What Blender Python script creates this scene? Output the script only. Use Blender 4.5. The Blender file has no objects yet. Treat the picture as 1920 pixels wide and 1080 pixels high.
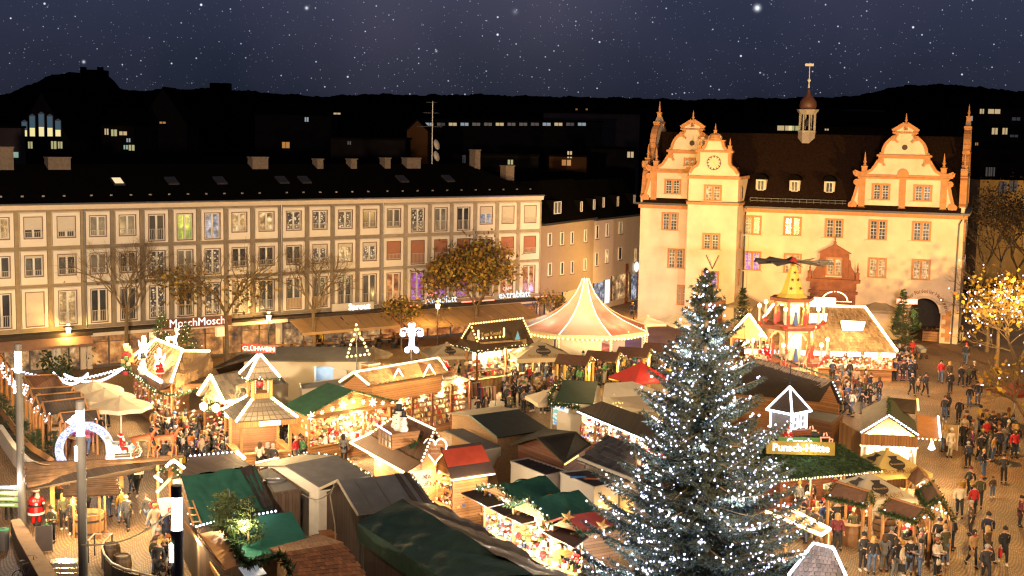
import bpy,math,random
import numpy as np
from mathutils import Matrix,Vector,Euler
random.seed(7)
S=bpy.context.scene
COL=S.collection
PI=math.pi
# ------ camera, sky, exposure
FOC=2570.0;EYE=19.5
TH=math.atan(300/FOC);RL=math.radians(1.0)
_F=np.array([0,math.cos(TH),-math.sin(TH)]);_R0=np.array([1.,0,0]);_U0=np.array([0,math.sin(TH),math.cos(TH)])
_R=math.cos(RL)*_R0+math.sin(RL)*_U0;_U=-math.sin(RL)*_R0+math.cos(RL)*_U0
cam_d=bpy.data.cameras.new('camera');cam=bpy.data.objects.new('camera',cam_d);COL.objects.link(cam)
cam_d.sensor_width=36;cam_d.lens=36*FOC/1920;cam_d.clip_end=9000;cam_d.clip_start=.5
cam.matrix_world=Matrix(((_R[0],_U[0],-_F[0],0),(_R[1],_U[1],-_F[1],0),(_R[2],_U[2],-_F[2],EYE),(0,0,0,1)))
S.camera=cam
S.view_settings.view_transform='Standard';S.view_settings.look='None'
S.view_settings.exposure=0.0;S.view_settings.gamma=1.0;S.view_settings.use_curve_mapping=False
S.render.engine='CYCLES'
cy=S.cycles
cy.use_denoising=True
try:cy.denoiser='OPENIMAGEDENOISE'
except Exception:pass
cy.max_bounces=4;cy.diffuse_bounces=2;cy.glossy_bounces=2;cy.transmission_bounces=3;cy.transparent_max_bounces=8
cy.sample_clamp_indirect=2.0;cy.sample_clamp_direct=0;cy.use_light_tree=True;cy.caustics_reflective=False;cy.caustics_refractive=False
cy.filter_width=1.3
def build_world():
 w=bpy.data.worlds.new('World');S.world=w;w.use_nodes=True
 nt=w.node_tree;N=nt.nodes;Lk=nt.links;N.clear()
 out=N.new('ShaderNodeOutputWorld');bg=N.new('ShaderNodeBackground')
 tc=N.new('ShaderNodeTexCoord');sep=N.new('ShaderNodeSeparateXYZ')
 Lk.new(tc.outputs['Generated'],sep.inputs[0])
 ramp=N.new('ShaderNodeValToRGB');Lk.new(sep.outputs['Z'],ramp.inputs[0])
 cr=ramp.color_ramp;cr.elements[0].position=0.0;cr.elements[0].color=(.0095,.0125,.023,1)
 cr.elements[1].position=.10;cr.elements[1].color=(.029,.035,.068,1)
 e=cr.elements.new(.05);e.color=(.0165,.022,.042,1)
 e=cr.elements.new(.4);e.color=(.04,.042,.075,1)
 nz=N.new('ShaderNodeTexNoise');nz.inputs['Scale'].default_value=7;nz.inputs['Detail'].default_value=4
 Lk.new(tc.outputs['Generated'],nz.inputs['Vector'])
 nr=N.new('ShaderNodeMapRange');nr.inputs['From Min'].default_value=.42;nr.inputs['From Max'].default_value=.72
 Lk.new(nz.outputs[0],nr.inputs[0])
 mx=N.new('ShaderNodeMix');mx.data_type='RGBA';mx.blend_type='ADD';Lk.new(nr.outputs[0],mx.inputs[0])
 mx.inputs[7].default_value=(.012,.009,.015,1);Lk.new(ramp.outputs[0],mx.inputs[6])
 prev=mx.outputs[2]
 sky=N.new('ShaderNodeTexSky');sky.sky_type='NISHITA';sky.sun_disc=False
 sky.sun_elevation=math.radians(-4);sky.sun_rotation=math.radians(200)
 sk=N.new('ShaderNodeMix');sk.data_type='RGBA';sk.blend_type='ADD';sk.inputs[0].default_value=.002
 Lk.new(prev,sk.inputs[6]);Lk.new(sky.outputs[0],sk.inputs[7]);prev=sk.outputs[2]
 def stars(scale,rad,amp,dens,colr):
  nonlocal prev
  v=N.new('ShaderNodeTexVoronoi');v.inputs['Scale'].default_value=scale;v.inputs['Randomness'].default_value=1
  Lk.new(tc.outputs['Generated'],v.inputs['Vector'])
  sp=N.new('ShaderNodeSeparateColor');Lk.new(v.outputs['Color'],sp.inputs[0])
  big=N.new('ShaderNodeMath');big.operation='POWER';Lk.new(sp.outputs[0],big.inputs[0]);big.inputs[1].default_value=5
  rr=N.new('ShaderNodeMath');rr.operation='MULTIPLY_ADD';Lk.new(big.outputs[0],rr.inputs[0]);rr.inputs[1].default_value=rad;rr.inputs[2].default_value=rad*.45
  q=N.new('ShaderNodeMath');q.operation='DIVIDE';Lk.new(v.outputs['Distance'],q.inputs[0]);Lk.new(rr.outputs[0],q.inputs[1])
  s1=N.new('ShaderNodeMath');s1.operation='SUBTRACT';s1.inputs[0].default_value=1;s1.use_clamp=True;Lk.new(q.outputs[0],s1.inputs[1])
  gate=N.new('ShaderNodeMath');gate.operation='GREATER_THAN';Lk.new(sp.outputs[1],gate.inputs[0]);gate.inputs[1].default_value=1-dens
  br=N.new('ShaderNodeMath');br.operation='MULTIPLY';Lk.new(s1.outputs[0],br.inputs[0]);Lk.new(gate.outputs[0],br.inputs[1])
  b2=N.new('ShaderNodeMath');b2.operation='MULTIPLY';Lk.new(br.outputs[0],b2.inputs[0])
  b3=N.new('ShaderNodeMath');b3.operation='MULTIPLY_ADD';Lk.new(big.outputs[0],b3.inputs[0]);b3.inputs[1].default_value=amp;b3.inputs[2].default_value=amp*.25
  Lk.new(b3.outputs[0],b2.inputs[1])
  m=N.new('ShaderNodeMix');m.data_type='RGBA';m.blend_type='ADD';Lk.new(b2.outputs[0],m.inputs[0]);m.clamp_factor=False
  m.inputs[7].default_value=colr;Lk.new(prev,m.inputs[6]);prev=m.outputs[2]
 stars(620,.17,.55,.85,(.75,.8,1,1))
 stars(330,.17,.8,.8,(.75,.8,1,1))
 stars(150,.115,1.8,.65,(.85,.9,1,1))
 stars(60,.06,3.0,.5,(.9,.93,1,1))
 for(px,py,rad,amp)in((900,-30,.16,.022),(1040,10,.09,.02),(700,-20,.10,.018),(1420,15,.006,2.5),(575,15,.0035,1.5),(157,116,.003,1.3),(818,96,.0025,.8),(966,22,.006,.25),(1432,140,.002,.4)):
  d=_F*FOC+(px-960)*_R-(py-540)*_U;d=d/np.linalg.norm(d)
  ds=N.new('ShaderNodeVectorMath');ds.operation='DISTANCE';Lk.new(tc.outputs['Generated'],ds.inputs[0]);ds.inputs[1].default_value=tuple(d)
  q=N.new('ShaderNodeMath');q.operation='DIVIDE';Lk.new(ds.outputs['Value'],q.inputs[0]);q.inputs[1].default_value=rad
  s1=N.new('ShaderNodeMath');s1.operation='SUBTRACT';s1.inputs[0].default_value=1;s1.use_clamp=True;Lk.new(q.outputs[0],s1.inputs[1])
  pw=N.new('ShaderNodeMath');pw.operation='POWER';Lk.new(s1.outputs[0],pw.inputs[0]);pw.inputs[1].default_value=5.0 if rad<.05 else 1.6
  a=N.new('ShaderNodeMath');a.operation='MULTIPLY';Lk.new(pw.outputs[0],a.inputs[0]);a.inputs[1].default_value=amp
  m=N.new('ShaderNodeMix');m.data_type='RGBA';m.blend_type='ADD';m.clamp_factor=False;Lk.new(a.outputs[0],m.inputs[0])
  m.inputs[7].default_value=(.85,.9,1,1)if rad<.05 else(1,.82,1,1);Lk.new(prev,m.inputs[6]);prev=m.outputs[2]
 Lk.new(prev,bg.inputs[0]);bg.inputs[1].default_value=1.0
 Lk.new(bg.outputs[0],out.inputs[0])
build_world()
# ------ pixel -> place helpers (used once, to survey the place)
CP=np.array([0,0,EYE])
def ray(x,y):return _F*FOC+(x-960)*_R-(y-540)*_U
def G(x,y,z=0.0):
 d=ray(x,y);return CP+d*((z-EYE)/d[2])
def at_depth(x,y,Y):
 d=ray(x,y);return CP+d*(Y/d[1])
class Frame:
 def __init__(s,p0,p1,off=0.0):
  s.o=np.array([p0[0],p0[1],0.]);u=np.array([p1[0]-p0[0],p1[1]-p0[1],0.]);s.len=np.linalg.norm(u);s.u=u/s.len
  s.n=np.array([s.u[1],-s.u[0],0.]);s.rot=math.atan2(s.u[1],s.u[0]);s.off=off
 def uz(s,x,y,off=0.0):
  d=ray(x,y);o=s.o+s.n*off;t=((o-CP)@s.n)/(d@s.n);p=CP+d*t
  return(p-o)@s.u,p[2]
 def w(s,u,out,z):return s.o+s.u*u+s.n*out+np.array([0,0,z])
# ------ lamps
KL=3.0
def lamp(kind,loc,power,color,size=.15,name='lamp',aim=None,spot=None,blend=.6,parent=None):
 L=bpy.data.lights.new(name,kind);o=bpy.data.objects.new(name,L);COL.objects.link(o)
 L.energy=power*KL if kind=='POINT' else power;L.color=color
 if kind=='AREA':L.size=size
 else:L.shadow_soft_size=size
 o.location=tuple(loc)
 if aim is not None:
  o.rotation_euler=(Vector(aim)-Vector(loc)).to_track_quat('-Z','Y').to_euler()
 if spot:L.spot_size=math.radians(spot);L.spot_blend=blend
 if parent:o.parent=parent
 return o
WARM=(1,.68,.28);AMBER=(1,.58,.15);COOL=(.72,.82,1);SOFT=(1,.72,.36)
# ------ mesh building
class MB:
 def __init__(s):s.v=[];s.f=[];s.m=[]
 def add(s,vs,fs,mi=0):
  b=len(s.v);s.v+=[tuple(map(float,v))for v in vs];s.f+=[tuple(i+b for i in f)for f in fs];s.m+=[mi]*len(fs);return s
 def box(s,x0,x1,y0,y1,z0,z1,mi=0):
  return s.add([(x0,y0,z0),(x1,y0,z0),(x1,y1,z0),(x0,y1,z0),(x0,y0,z1),(x1,y0,z1),(x1,y1,z1),(x0,y1,z1)],[(0,3,2,1),(4,5,6,7),(0,1,5,4),(1,2,6,5),(2,3,7,6),(3,0,4,7)],mi)
 def hexa(s,c,mi=0):
  return s.add(c,[(0,3,2,1),(4,5,6,7),(0,1,5,4),(1,2,6,5),(2,3,7,6),(3,0,4,7)],mi)
 def slab(s,c,t=.08,mi=0):
  c=[np.array(p,float)for p in c];n=np.cross(c[1]-c[0],c[-1]-c[0]);n/=np.linalg.norm(n)+1e-9
  if n[2]<0:n=-n
  k=len(c);vs=c+[p-n*t for p in c]
  fs=[tuple(range(k)),tuple(range(2*k-1,k-1,-1))]+[(i,i+k,(i+1)%k+k,(i+1)%k)for i in range(k)]
  return s.add(vs,fs,mi)
 def bar(s,p,q,w=.1,h=None,mi=0,up=(0,0,1)):
  h=h or w;p=np.array(p,float);q=np.array(q,float);d=q-p;L=np.linalg.norm(d)
  if L<1e-6:return s
  d/=L;up=np.array(up,float)
  if abs(d@up)>.98:up=np.array([0,1.,0])
  a=np.cross(d,up);a/=np.linalg.norm(a);b=np.cross(a,d)
  c=[p+a*i*w/2+b*j*h/2 for i,j in((-1,-1),(1,-1),(1,1),(-1,1))]
  return s.add(c+[x+d*L for x in c],[(0,1,2,3),(7,6,5,4),(0,4,5,1),(1,5,6,2),(2,6,7,3),(3,7,4,0)],mi)
 def tube(s,pts,r=.05,n=6,mi=0,closed=False):
  pts=[np.array(p,float)for p in pts];R=r if isinstance(r,(list,tuple))else[r]*len(pts);k=len(pts);vs=[]
  pa=None
  for i,p in enumerate(pts):
   d=(pts[(i+1)%k]-pts[i-1])if closed else pts[min(i+1,k-1)]-pts[max(i-1,0)]
   d=d/(np.linalg.norm(d)+1e-9)
   if pa is None:pa=np.cross(d,(0,0,1.))if abs(d[2])<.95 else np.cross(d,(1.,0,0))
   a=pa-d*(pa@d);a/=np.linalg.norm(a)+1e-9;pa=a;b=np.cross(d,a)
   vs+=[p+(a*math.cos(2*PI*j/n)+b*math.sin(2*PI*j/n))*R[i]for j in range(n)]
  fs=[]
  for i in range(k if closed else k-1):
   A=i*n;B=((i+1)%k)*n
   fs+=[(A+j,A+(j+1)%n,B+(j+1)%n,B+j)for j in range(n)]
  if not closed:fs+=[tuple(range(n-1,-1,-1)),tuple(range((k-1)*n,k*n))]
  return s.add(vs,fs,mi)
 def lathe(s,prof,n=12,c=(0,0,0),mi=0,cap=True):
  vs=[];k=len(prof)
  for r,z in prof:vs+=[(c[0]+r*math.cos(2*PI*j/n),c[1]+r*math.sin(2*PI*j/n),c[2]+z)for j in range(n)]
  fs=[(i*n+j,i*n+(j+1)%n,(i+1)*n+(j+1)%n,(i+1)*n+j)for i in range(k-1)for j in range(n)]
  if cap:fs+=[tuple(range(n-1,-1,-1)),tuple(range((k-1)*n,k*n))]
  return s.add(vs,fs,mi)
 def prism(s,poly,y0,y1,mi=0):
  k=len(poly);vs=[(x,y0,z)for x,z in poly]+[(x,y1,z)for x,z in poly]
  return s.add(vs,[tuple(range(k)),tuple(range(2*k-1,k-1,-1))]+[(i,i+k,(i+1)%k+k,(i+1)%k)for i in range(k)],mi)
 def prismx(s,poly,x0,x1,mi=0):
  k=len(poly);vs=[(x0,y,z)for y,z in poly]+[(x1,y,z)for y,z in poly]
  return s.add(vs,[tuple(range(k)),tuple(range(2*k-1,k-1,-1))]+[(i,i+k,(i+1)%k+k,(i+1)%k)for i in range(k)],mi)
 def prismz(s,poly,z0,z1,mi=0):
  k=len(poly);vs=[(x,y,z0)for x,y in poly]+[(x,y,z1)for x,y in poly]
  return s.add(vs,[tuple(range(k-1,-1,-1)),tuple(range(k,2*k))]+[(i,(i+1)%k,(i+1)%k+k,i+k)for i in range(k)],mi)
 def ball(s,c,r,mi=0,sz=1.0):
  x,y,z=c;t=r
  vs=[(x,y,z+t*sz)]+[(x+t*.894*math.cos(a),y+t*.894*math.sin(a),z+t*.447*sz)for a in(2*PI*k/5 for k in range(5))]+[(x+t*.894*math.cos(a),y+t*.894*math.sin(a),z-t*.447*sz)for a in(2*PI*(k+.5)/5 for k in range(5))]+[(x,y,z-t*sz)]
  fs=[]
  for k in range(5):
   a,b,c2,d=1+k,1+(k+1)%5,6+k,6+(k+1)%5
   fs+=[(0,a,b),(a,c2,b),(b,c2,d),(11,d,c2)]
  return s.add(vs,fs,mi)
 def mesh(s,name,mats,smooth=False):
  me=bpy.data.meshes.new(name);me.from_pydata(s.v,[],s.f)
  for m in(mats if isinstance(mats,(list,tuple))else[mats]):me.materials.append(m)
  if any(s.m):me.polygons.foreach_set('material_index',s.m)
  if smooth:me.polygons.foreach_set('use_smooth',[True]*len(s.f))
  me.validate();me.update();return me
 def build(s,name,mats,parent=None,smooth=False,**k):
  return link(name,s.mesh(name,mats,smooth),parent,**k)
def link(name,data,parent=None,loc=None,rotz=None,label=None,cat=None,group=None,kind=None):
 o=bpy.data.objects.new(name,data);COL.objects.link(o)
 if parent is not None:o.parent=parent
 if loc is not None:o.location=tuple(loc)
 if rotz is not None:o.rotation_euler=(0,0,rotz)
 return tag(o,label,cat,group,kind)
def tag(o,label=None,cat=None,group=None,kind=None):
 if label:o['label']=label
 if cat:o['category']=cat
 if group:o['group']=group
 if kind:o['kind']=kind
 return o
def empty(name,loc=(0,0,0),rotz=0.0,label=None,cat=None,group=None):
 return link(name,None,None,(loc[0],loc[1],loc[2]if len(loc)>2 else 0),rotz,label,cat,group)
def copy_tree(o,parent=None):
 c=o.copy();COL.objects.link(c)
 if parent is not None:c.parent=parent
 for ch in o.children:copy_tree(ch,c)
 return c
def local(o,p):
 x,y,z=p[0]-o.location[0],p[1]-o.location[1],p[2]-o.location[2];a=-o.rotation_euler[2]
 return(x*math.cos(a)-y*math.sin(a),x*math.sin(a)+y*math.cos(a),z)
def txt(s,name,size,mat,loc,rot,parent=None,ext=.01,align='CENTER',**k):
 c=bpy.data.curves.new(name,'FONT');c.body=s;c.size=size;c.extrude=ext;c.align_x=align;c.align_y='CENTER';c.resolution_u=2
 t=bpy.data.objects.new(name,c);me=bpy.data.meshes.new_from_object(t);me.name=name;bpy.data.objects.remove(t);bpy.data.curves.remove(c)
 me.materials.clear();me.materials.append(mat);o=link(name,me,parent,**k);o.location=tuple(loc);o.rotation_euler=rot;return o
# ------ materials
_M={}
def mat(name,col,rough=.7,var=.25,scale=3.0,bump=0.0,bscale=20.0,emit=None,es=0.0,metal=0.0,kind='noise',alpha=1.0,col2=None,trans=0.0):
 if name in _M:return _M[name]
 m=bpy.data.materials.new(name);m.use_nodes=True;nt=m.node_tree;N=nt.nodes;Lk=nt.links
 b=N['Principled BSDF'];b.inputs['Roughness'].default_value=rough;b.inputs['Metallic'].default_value=metal
 if rough>=.95:b.inputs['Specular IOR Level'].default_value=0
 tc=N.new('ShaderNodeTexCoord')
 c1=tuple(col)+(1,);c2=(tuple(col2)+(1,))if col2 else tuple(min(1,x*(1-var))for x in col)+(1,)
 rp=N.new('ShaderNodeMix');rp.data_type='RGBA';rp.inputs[6].default_value=c1;rp.inputs[7].default_value=c2
 if kind=='noise':
  t=N.new('ShaderNodeTexNoise');t.inputs['Scale'].default_value=scale;t.inputs['Detail'].default_value=5
  Lk.new(tc.outputs['Object'],t.inputs['Vector']);fac=t.outputs[0]
  mr=N.new('ShaderNodeMapRange');mr.inputs['From Min'].default_value=.3;mr.inputs['From Max'].default_value=.7;Lk.new(fac,mr.inputs[0]);fac=mr.outputs[0]
 else:
  mp=N.new('ShaderNodeMapping');Lk.new(tc.outputs['Object'],mp.inputs[0])
  mp.inputs['Scale'].default_value={'woodx':(.25,1,1),'woody':(1,.25,1),'woodz':(1,1,.2)}[kind]
  t=N.new('ShaderNodeTexNoise');t.inputs['Scale'].default_value=scale;t.inputs['Detail'].default_value=6;Lk.new(mp.outputs[0],t.inputs['Vector'])
  mr=N.new('ShaderNodeMapRange');mr.inputs['From Min'].default_value=.35;mr.inputs['From Max'].default_value=.65;Lk.new(t.outputs[0],mr.inputs[0]);fac=mr.outputs[0]
 Lk.new(fac,rp.inputs[0]);Lk.new(rp.outputs[2],b.inputs['Base Color'])
 if bump:
  t2=N.new('ShaderNodeTexNoise');t2.inputs['Scale'].default_value=bscale;t2.inputs['Detail'].default_value=3;Lk.new(tc.outputs['Object'],t2.inputs['Vector'])
  bp=N.new('ShaderNodeBump');bp.inputs['Strength'].default_value=bump;bp.inputs['Distance'].default_value=.05;Lk.new(t2.outputs[0],bp.inputs['Height']);Lk.new(bp.outputs[0],b.inputs['Normal'])
 if emit is not None:
  b.inputs['Emission Color'].default_value=tuple(emit)+(1,);b.inputs['Emission Strength'].default_value=es
 if alpha<1:b.inputs['Alpha'].default_value=alpha
 if trans:b.inputs['Transmission Weight'].default_value=trans
 m.cycles.emission_sampling='NONE'
 _M[name]=m;return m
def glow(name,col,s):
 return mat(name,(.5,.5,.5),emit=col,es=s,var=0)
def obj_mat(name,rough=.8,var=.3,scale=6):
 m=bpy.data.materials.new(name);m.use_nodes=True;nt=m.node_tree;N=nt.nodes;Lk=nt.links;b=N['Principled BSDF']
 oi=N.new('ShaderNodeObjectInfo');tc=N.new('ShaderNodeTexCoord');t=N.new('ShaderNodeTexNoise');t.inputs['Scale'].default_value=scale;t.inputs['Detail'].default_value=4
 Lk.new(tc.outputs['Object'],t.inputs['Vector'])
 mr=N.new('ShaderNodeMapRange');mr.inputs['To Min'].default_value=1-var;mr.inputs['To Max'].default_value=1+var*.4;mr.inputs['From Min'].default_value=.3;mr.inputs['From Max'].default_value=.7
 Lk.new(t.outputs[0],mr.inputs[0])
 vm=N.new('ShaderNodeVectorMath');vm.operation='SCALE';Lk.new(oi.outputs['Color'],vm.inputs[0]);Lk.new(mr.outputs[0],vm.inputs['Scale'])
 Lk.new(vm.outputs[0],b.inputs['Base Color']);b.inputs['Roughness'].default_value=rough;return m
def pane_mat(name,cols,scale=1.2,s=.6,rough=.15,vor=0):
 if name in _M:return _M[name]
 m=bpy.data.materials.new(name);m.use_nodes=True;nt=m.node_tree;N=nt.nodes;Lk=nt.links;b=N['Principled BSDF']
 oi=N.new('ShaderNodeObjectInfo');tc=N.new('ShaderNodeTexCoord')
 ad=N.new('ShaderNodeVectorMath');ad.operation='ADD';mu=N.new('ShaderNodeVectorMath');mu.operation='SCALE';mu.inputs[0].default_value=(37,19,53)
 Lk.new(oi.outputs['Random'],mu.inputs['Scale']);Lk.new(tc.outputs['Object'],ad.inputs[0]);Lk.new(mu.outputs[0],ad.inputs[1])
 if vor:
  t=N.new('ShaderNodeTexVoronoi');t.inputs['Scale'].default_value=scale;Lk.new(ad.outputs[0],t.inputs['Vector'])
  sp=N.new('ShaderNodeSeparateColor');Lk.new(t.outputs['Color'],sp.inputs[0]);fac=sp.outputs[0]
 else:
  t=N.new('ShaderNodeTexNoise');t.inputs['Scale'].default_value=scale;t.inputs['Detail'].default_value=4;t.inputs['Roughness'].default_value=.65;Lk.new(ad.outputs[0],t.inputs['Vector']);fac=t.outputs[0]
 r=N.new('ShaderNodeValToRGB');Lk.new(fac,r.inputs[0]);cr=r.color_ramp
 n=len(cols)
 while len(cr.elements)<n:cr.elements.new(.5)
 for i,c in enumerate(cols):
  cr.elements[i].position=(.32+.36*i/(n-1))if not vor else i/(n-.5);cr.elements[i].color=tuple(c)+(1,)
 b.inputs['Base Color'].default_value=(.03,.03,.035,1);b.inputs['Roughness'].default_value=rough
 Lk.new(r.outputs[0],b.inputs['Emission Color']);b.inputs['Emission Strength'].default_value=s
 m.cycles.emission_sampling='NONE';_M[name]=m;return m
# ------ shared materials
M_plaster=mat('plaster_cream',(.66,.55,.42),.85,.12,1.2,.15,30)
M_panel=mat('panel_white',(.72,.64,.54),.8,.10,1.0,.1,30)
M_concrete=mat('concrete_grid',(.26,.205,.15),.9,.3,1.6,.3,25)
M_concrete_y=mat('concrete_grid_ochre',(.32,.24,.14),.9,.25,1.6,.3,25)
M_brown=mat('brown_trim',(.20,.10,.06),.7)
M_wframe=mat('window_white',(.72,.68,.62),.5,.08)
M_rooft=mat('roof_slate_dark',(.006,.005,.0045),.96,.5,9,.5,40)
M_roofb=mat('roof_tile_brown',(.028,.015,.010),.95,.6,7,.5,30)
M_metal=mat('metal_dark',(.05,.05,.055),.45,.2,metal=.4)
M_steel=mat('steel_grey',(.22,.22,.23),.4,.2,metal=.6)
M_black=mat('black',(.012,.012,.014),.6)
M_white=mat('white_paint',(.75,.73,.69),.6,.08)
M_red=mat('red_paint',(.45,.03,.025),.45,.15)
M_sand=mat('sandstone_orange',(.52,.24,.095),.85,.25,3,.2,30)
M_sandd=mat('sandstone_red',(.33,.115,.055),.85,.35,2.2,.3,18)
M_hall=mat('townhall_plaster',(.76,.59,.42),.88,.26,.55,.12,30)
M_brick=mat('chimney_brick',(.17,.125,.095),.9,.35,6,.3,20)
P_dark=pane_mat('pane_dark',[(.004,.004,.006),(.02,.016,.014),(.05,.035,.02)],1.4,.5)
P_curt=pane_mat('pane_curtain',[(.16,.10,.05),(.26,.17,.085),(.36,.25,.13)],2.2,.6)
P_lit=pane_mat('pane_lit',[(.08,.04,.015),(.5,.28,.09),(1.3,.9,.45)],1.8,1.0)
P_green=pane_mat('pane_green',[(.02,.12,.10),(.25,.40,.03),(1.0,1.0,.12)],1.6,.9)
P_cool=pane_mat('pane_cool',[(.03,.03,.05),(.20,.22,.28),(.8,.8,.9)],2.0,.9)
P_fairy=pane_mat('pane_fairy',[(.02,.014,.012),(.03,.02,.015),(.06,.04,.025),(.02,.015,.015),(.09,.06,.04),(.03,.02,.02),(.12,.08,.05),(.9,.65,.35)],9,1.0,vor=1)
P_orange=pane_mat('pane_orange',[(.10,.025,.008),(.45,.13,.03),(1.0,.42,.12)],1.5,.9)
P_purple=pane_mat('pane_purple',[(.10,.02,.06),(.45,.10,.10),(.35,.12,.75),(1.0,.5,.6)],2.2,.9)
P_shop=pane_mat('pane_shop',[(.025,.018,.014),(.16,.085,.04),(.42,.22,.08),(1.0,.65,.30)],1.1,1.3)
P_rest=pane_mat('pane_restaurant',[(.05,.03,.02),(.22,.09,.03),(.55,.20,.05),(.8,.4,.12)],.9,1.1)
# ------ ground: one sheet to the horizon, arc-laid setts
def ground_mat():
 m=bpy.data.materials.new('setts_arc_paving');m.use_nodes=True;nt=m.node_tree;N=nt.nodes;Lk=nt.links;b=N['Principled BSDF']
 tc=N.new('ShaderNodeTexCoord');sep=N.new('ShaderNodeSeparateXYZ');Lk.new(tc.outputs['Object'],sep.inputs[0])
 def math_(op,a,c=None):
  n=N.new('ShaderNodeMath');n.operation=op
  for i,q in enumerate((a,c)):
   if q is None:continue
   if isinstance(q,(int,float)):n.inputs[i].default_value=q
   else:Lk.new(q,n.inputs[i])
  return n.outputs[0]
 W=1.35
 xs=math_('DIVIDE',sep.outputs['X'],W);fr=math_('SUBTRACT',math_('FRACT',xs),.5)
 bow=math_('MULTIPLY',math_('MULTIPLY',fr,fr),1.9)
 yy=math_('SUBTRACT',sep.outputs['Y'],bow)
 cx=N.new('ShaderNodeCombineXYZ');Lk.new(sep.outputs['X'],cx.inputs[0]);Lk.new(yy,cx.inputs[1])
 br=N.new('ShaderNodeTexBrick');Lk.new(cx.outputs[0],br.inputs['Vector']);br.inputs['Scale'].default_value=1
 br.inputs['Brick Width'].default_value=.135;br.inputs['Row Height'].default_value=.17;br.inputs['Mortar Size'].default_value=.022;br.inputs['Mortar Smooth'].default_value=.4
 br.inputs['Color1'].default_value=(.42,.25,.12,1);br.inputs['Color2'].default_value=(.27,.16,.075,1);br.inputs['Mortar'].default_value=(.06,.04,.025,1)
 nz=N.new('ShaderNodeTexNoise');nz.inputs['Scale'].default_value=.25;nz.inputs['Detail'].default_value=6;Lk.new(tc.outputs['Object'],nz.inputs['Vector'])
 mr=N.new('ShaderNodeMapRange');mr.inputs['From Min'].default_value=.35;mr.inputs['From Max'].default_value=.65;mr.inputs['To Min'].default_value=.7;mr.inputs['To Max'].default_value=1.12;Lk.new(nz.outputs[0],mr.inputs[0])
 vm=N.new('ShaderNodeVectorMath');vm.operation='SCALE';Lk.new(br.outputs['Color'],vm.inputs[0]);Lk.new(mr.outputs[0],vm.inputs['Scale'])
 Lk.new(vm.outputs[0],b.inputs['Base Color']);b.inputs['Roughness'].default_value=.62
 bp=N.new('ShaderNodeBump');bp.inputs['Strength'].default_value=.6;bp.inputs['Distance'].default_value=.02;bp.invert=True
 Lk.new(br.outputs['Fac'],bp.inputs['Height']);Lk.new(bp.outputs[0],b.inputs['Normal'])
 return m
M_setts=ground_mat()
M_earth=mat('far_ground',(.006,.005,.004),1.0)
g=MB().box(-75,75,30,165,-.3,0);g.build('square_paving',M_setts,kind='structure')
g=MB().box(-6000,6000,-300,8000,-1.2,-.304);g.build('ground',M_earth,kind='structure')
M_hill=mat('wooded_hill',(.003,.003,.0025),1.0)
def hills():
 sk=[(-900,190),(-300,184),(0,178),(30,170),(60,157),(95,140),(140,137),(195,137),(207,146),(224,166),(260,170),(365,166),(440,168),(500,174),(600,181),(700,176),(800,178),(900,177),(1000,180),(1100,182),(1200,184),(1280,187),(1480,183),(1600,181),(1640,172),(1700,160),(1770,158),(1820,162),(1880,168),(1960,174),(2300,178),(2900,190)]
 rnd=random.Random(3);Y=1700.;m=MB();n=900;xs=np.linspace(-900,2900,n);top=[]
 kx=[a for a,_ in sk];ky=[b for _,b in sk]
 w1=np.array([rnd.uniform(-1,1)for _ in range(n)])
 for i,x in enumerate(xs):
  y=np.interp(x,kx,ky)+1.2*w1[i]+1.6*math.sin(x*.11)*math.sin(x*.037)-(2.5 if w1[i]>.93 else 0)
  p=at_depth(x,y,Y);top.append(p)
 rows=[(-900,.0),(-500,.35),(-200,.8),(0,1.0),(500,.9),(1400,.3)]
 for dy,k in rows:
  for p in top:m.v.append((p[0]*(1+dy/Y),Y+dy,max(p[2]*k,-1.25 if k==0 else 0)if k else-1.3))
 for r in range(len(rows)-1):
  for i in range(n-1):m.f.append((r*n+i,r*n+i+1,(r+1)*n+i+1,(r+1)*n+i));m.m.append(0)
 m.build('hills',M_hill,kind='structure')
hills()
# ------ the long row of post-war houses on the left side of the square
FA=Frame(G(0,705),G(1010,616))
BAY=[-3.6,-1.05,1.47,3.93,6.53,8.9,11.3,13.71,16.09,18.49,20.9,23.45,25.99,28.48,30.98,33.43,35.93,38.5,40.9,43.52,46.03,48.53,51.3]
PAN=[(9.8,12.45),(6.86,9.5),(3.5,6.62)]
ROWS=[[('w','d'),('w','l'),('w','d','b',.6),('w','d','b',.72),('w','c'),('w','c'),('f','d'),('f','g'),('f','k'),('w','l'),('w','l'),('w','y'),('w','y'),('w','y','b',.1),('w','d','b',.12),('w','d'),('f','y'),('f','c'),('f','d'),('w','k','b',.42),('w','d','b',.97),('w','d','b',.97)],[('w','d'),('w','d'),('w','d','b',.12),('w','d','b',.12),('w','c'),('w','d'),('f','y'),('f','c'),('f','y'),('w','d'),('w','d'),('w','d'),('w','y','b',.2),('w','l','b',.2),('w','y','b',.2),('w','d','r',.97),('f','d','r',.98),('f','d','r',.98),('f','d','r',.98),('w','d'),('w','d','r',.97),('w','d','r',.97)],[('f','d'),('f','d'),('f','d','b',.98),('f','l'),('f','d'),('f','d'),('f','y'),('f','d'),('f','y'),('f','l'),('f','d'),('g','d'),('g','d'),('f','d'),('f','d'),('f','o'),('f','p'),('f','p'),('f','p'),('f','d'),('f','o'),('f','o')]]
PC=dict(d=P_dark,c=P_curt,l=P_lit,g=P_green,k=P_cool,y=P_fairy,o=P_orange,p=P_purple)
M_shb=mat('shutter_beige',(.56,.49,.40),.7,.1);M_shr=mat('shutter_red',(.38,.155,.09),.7,.15)
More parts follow.
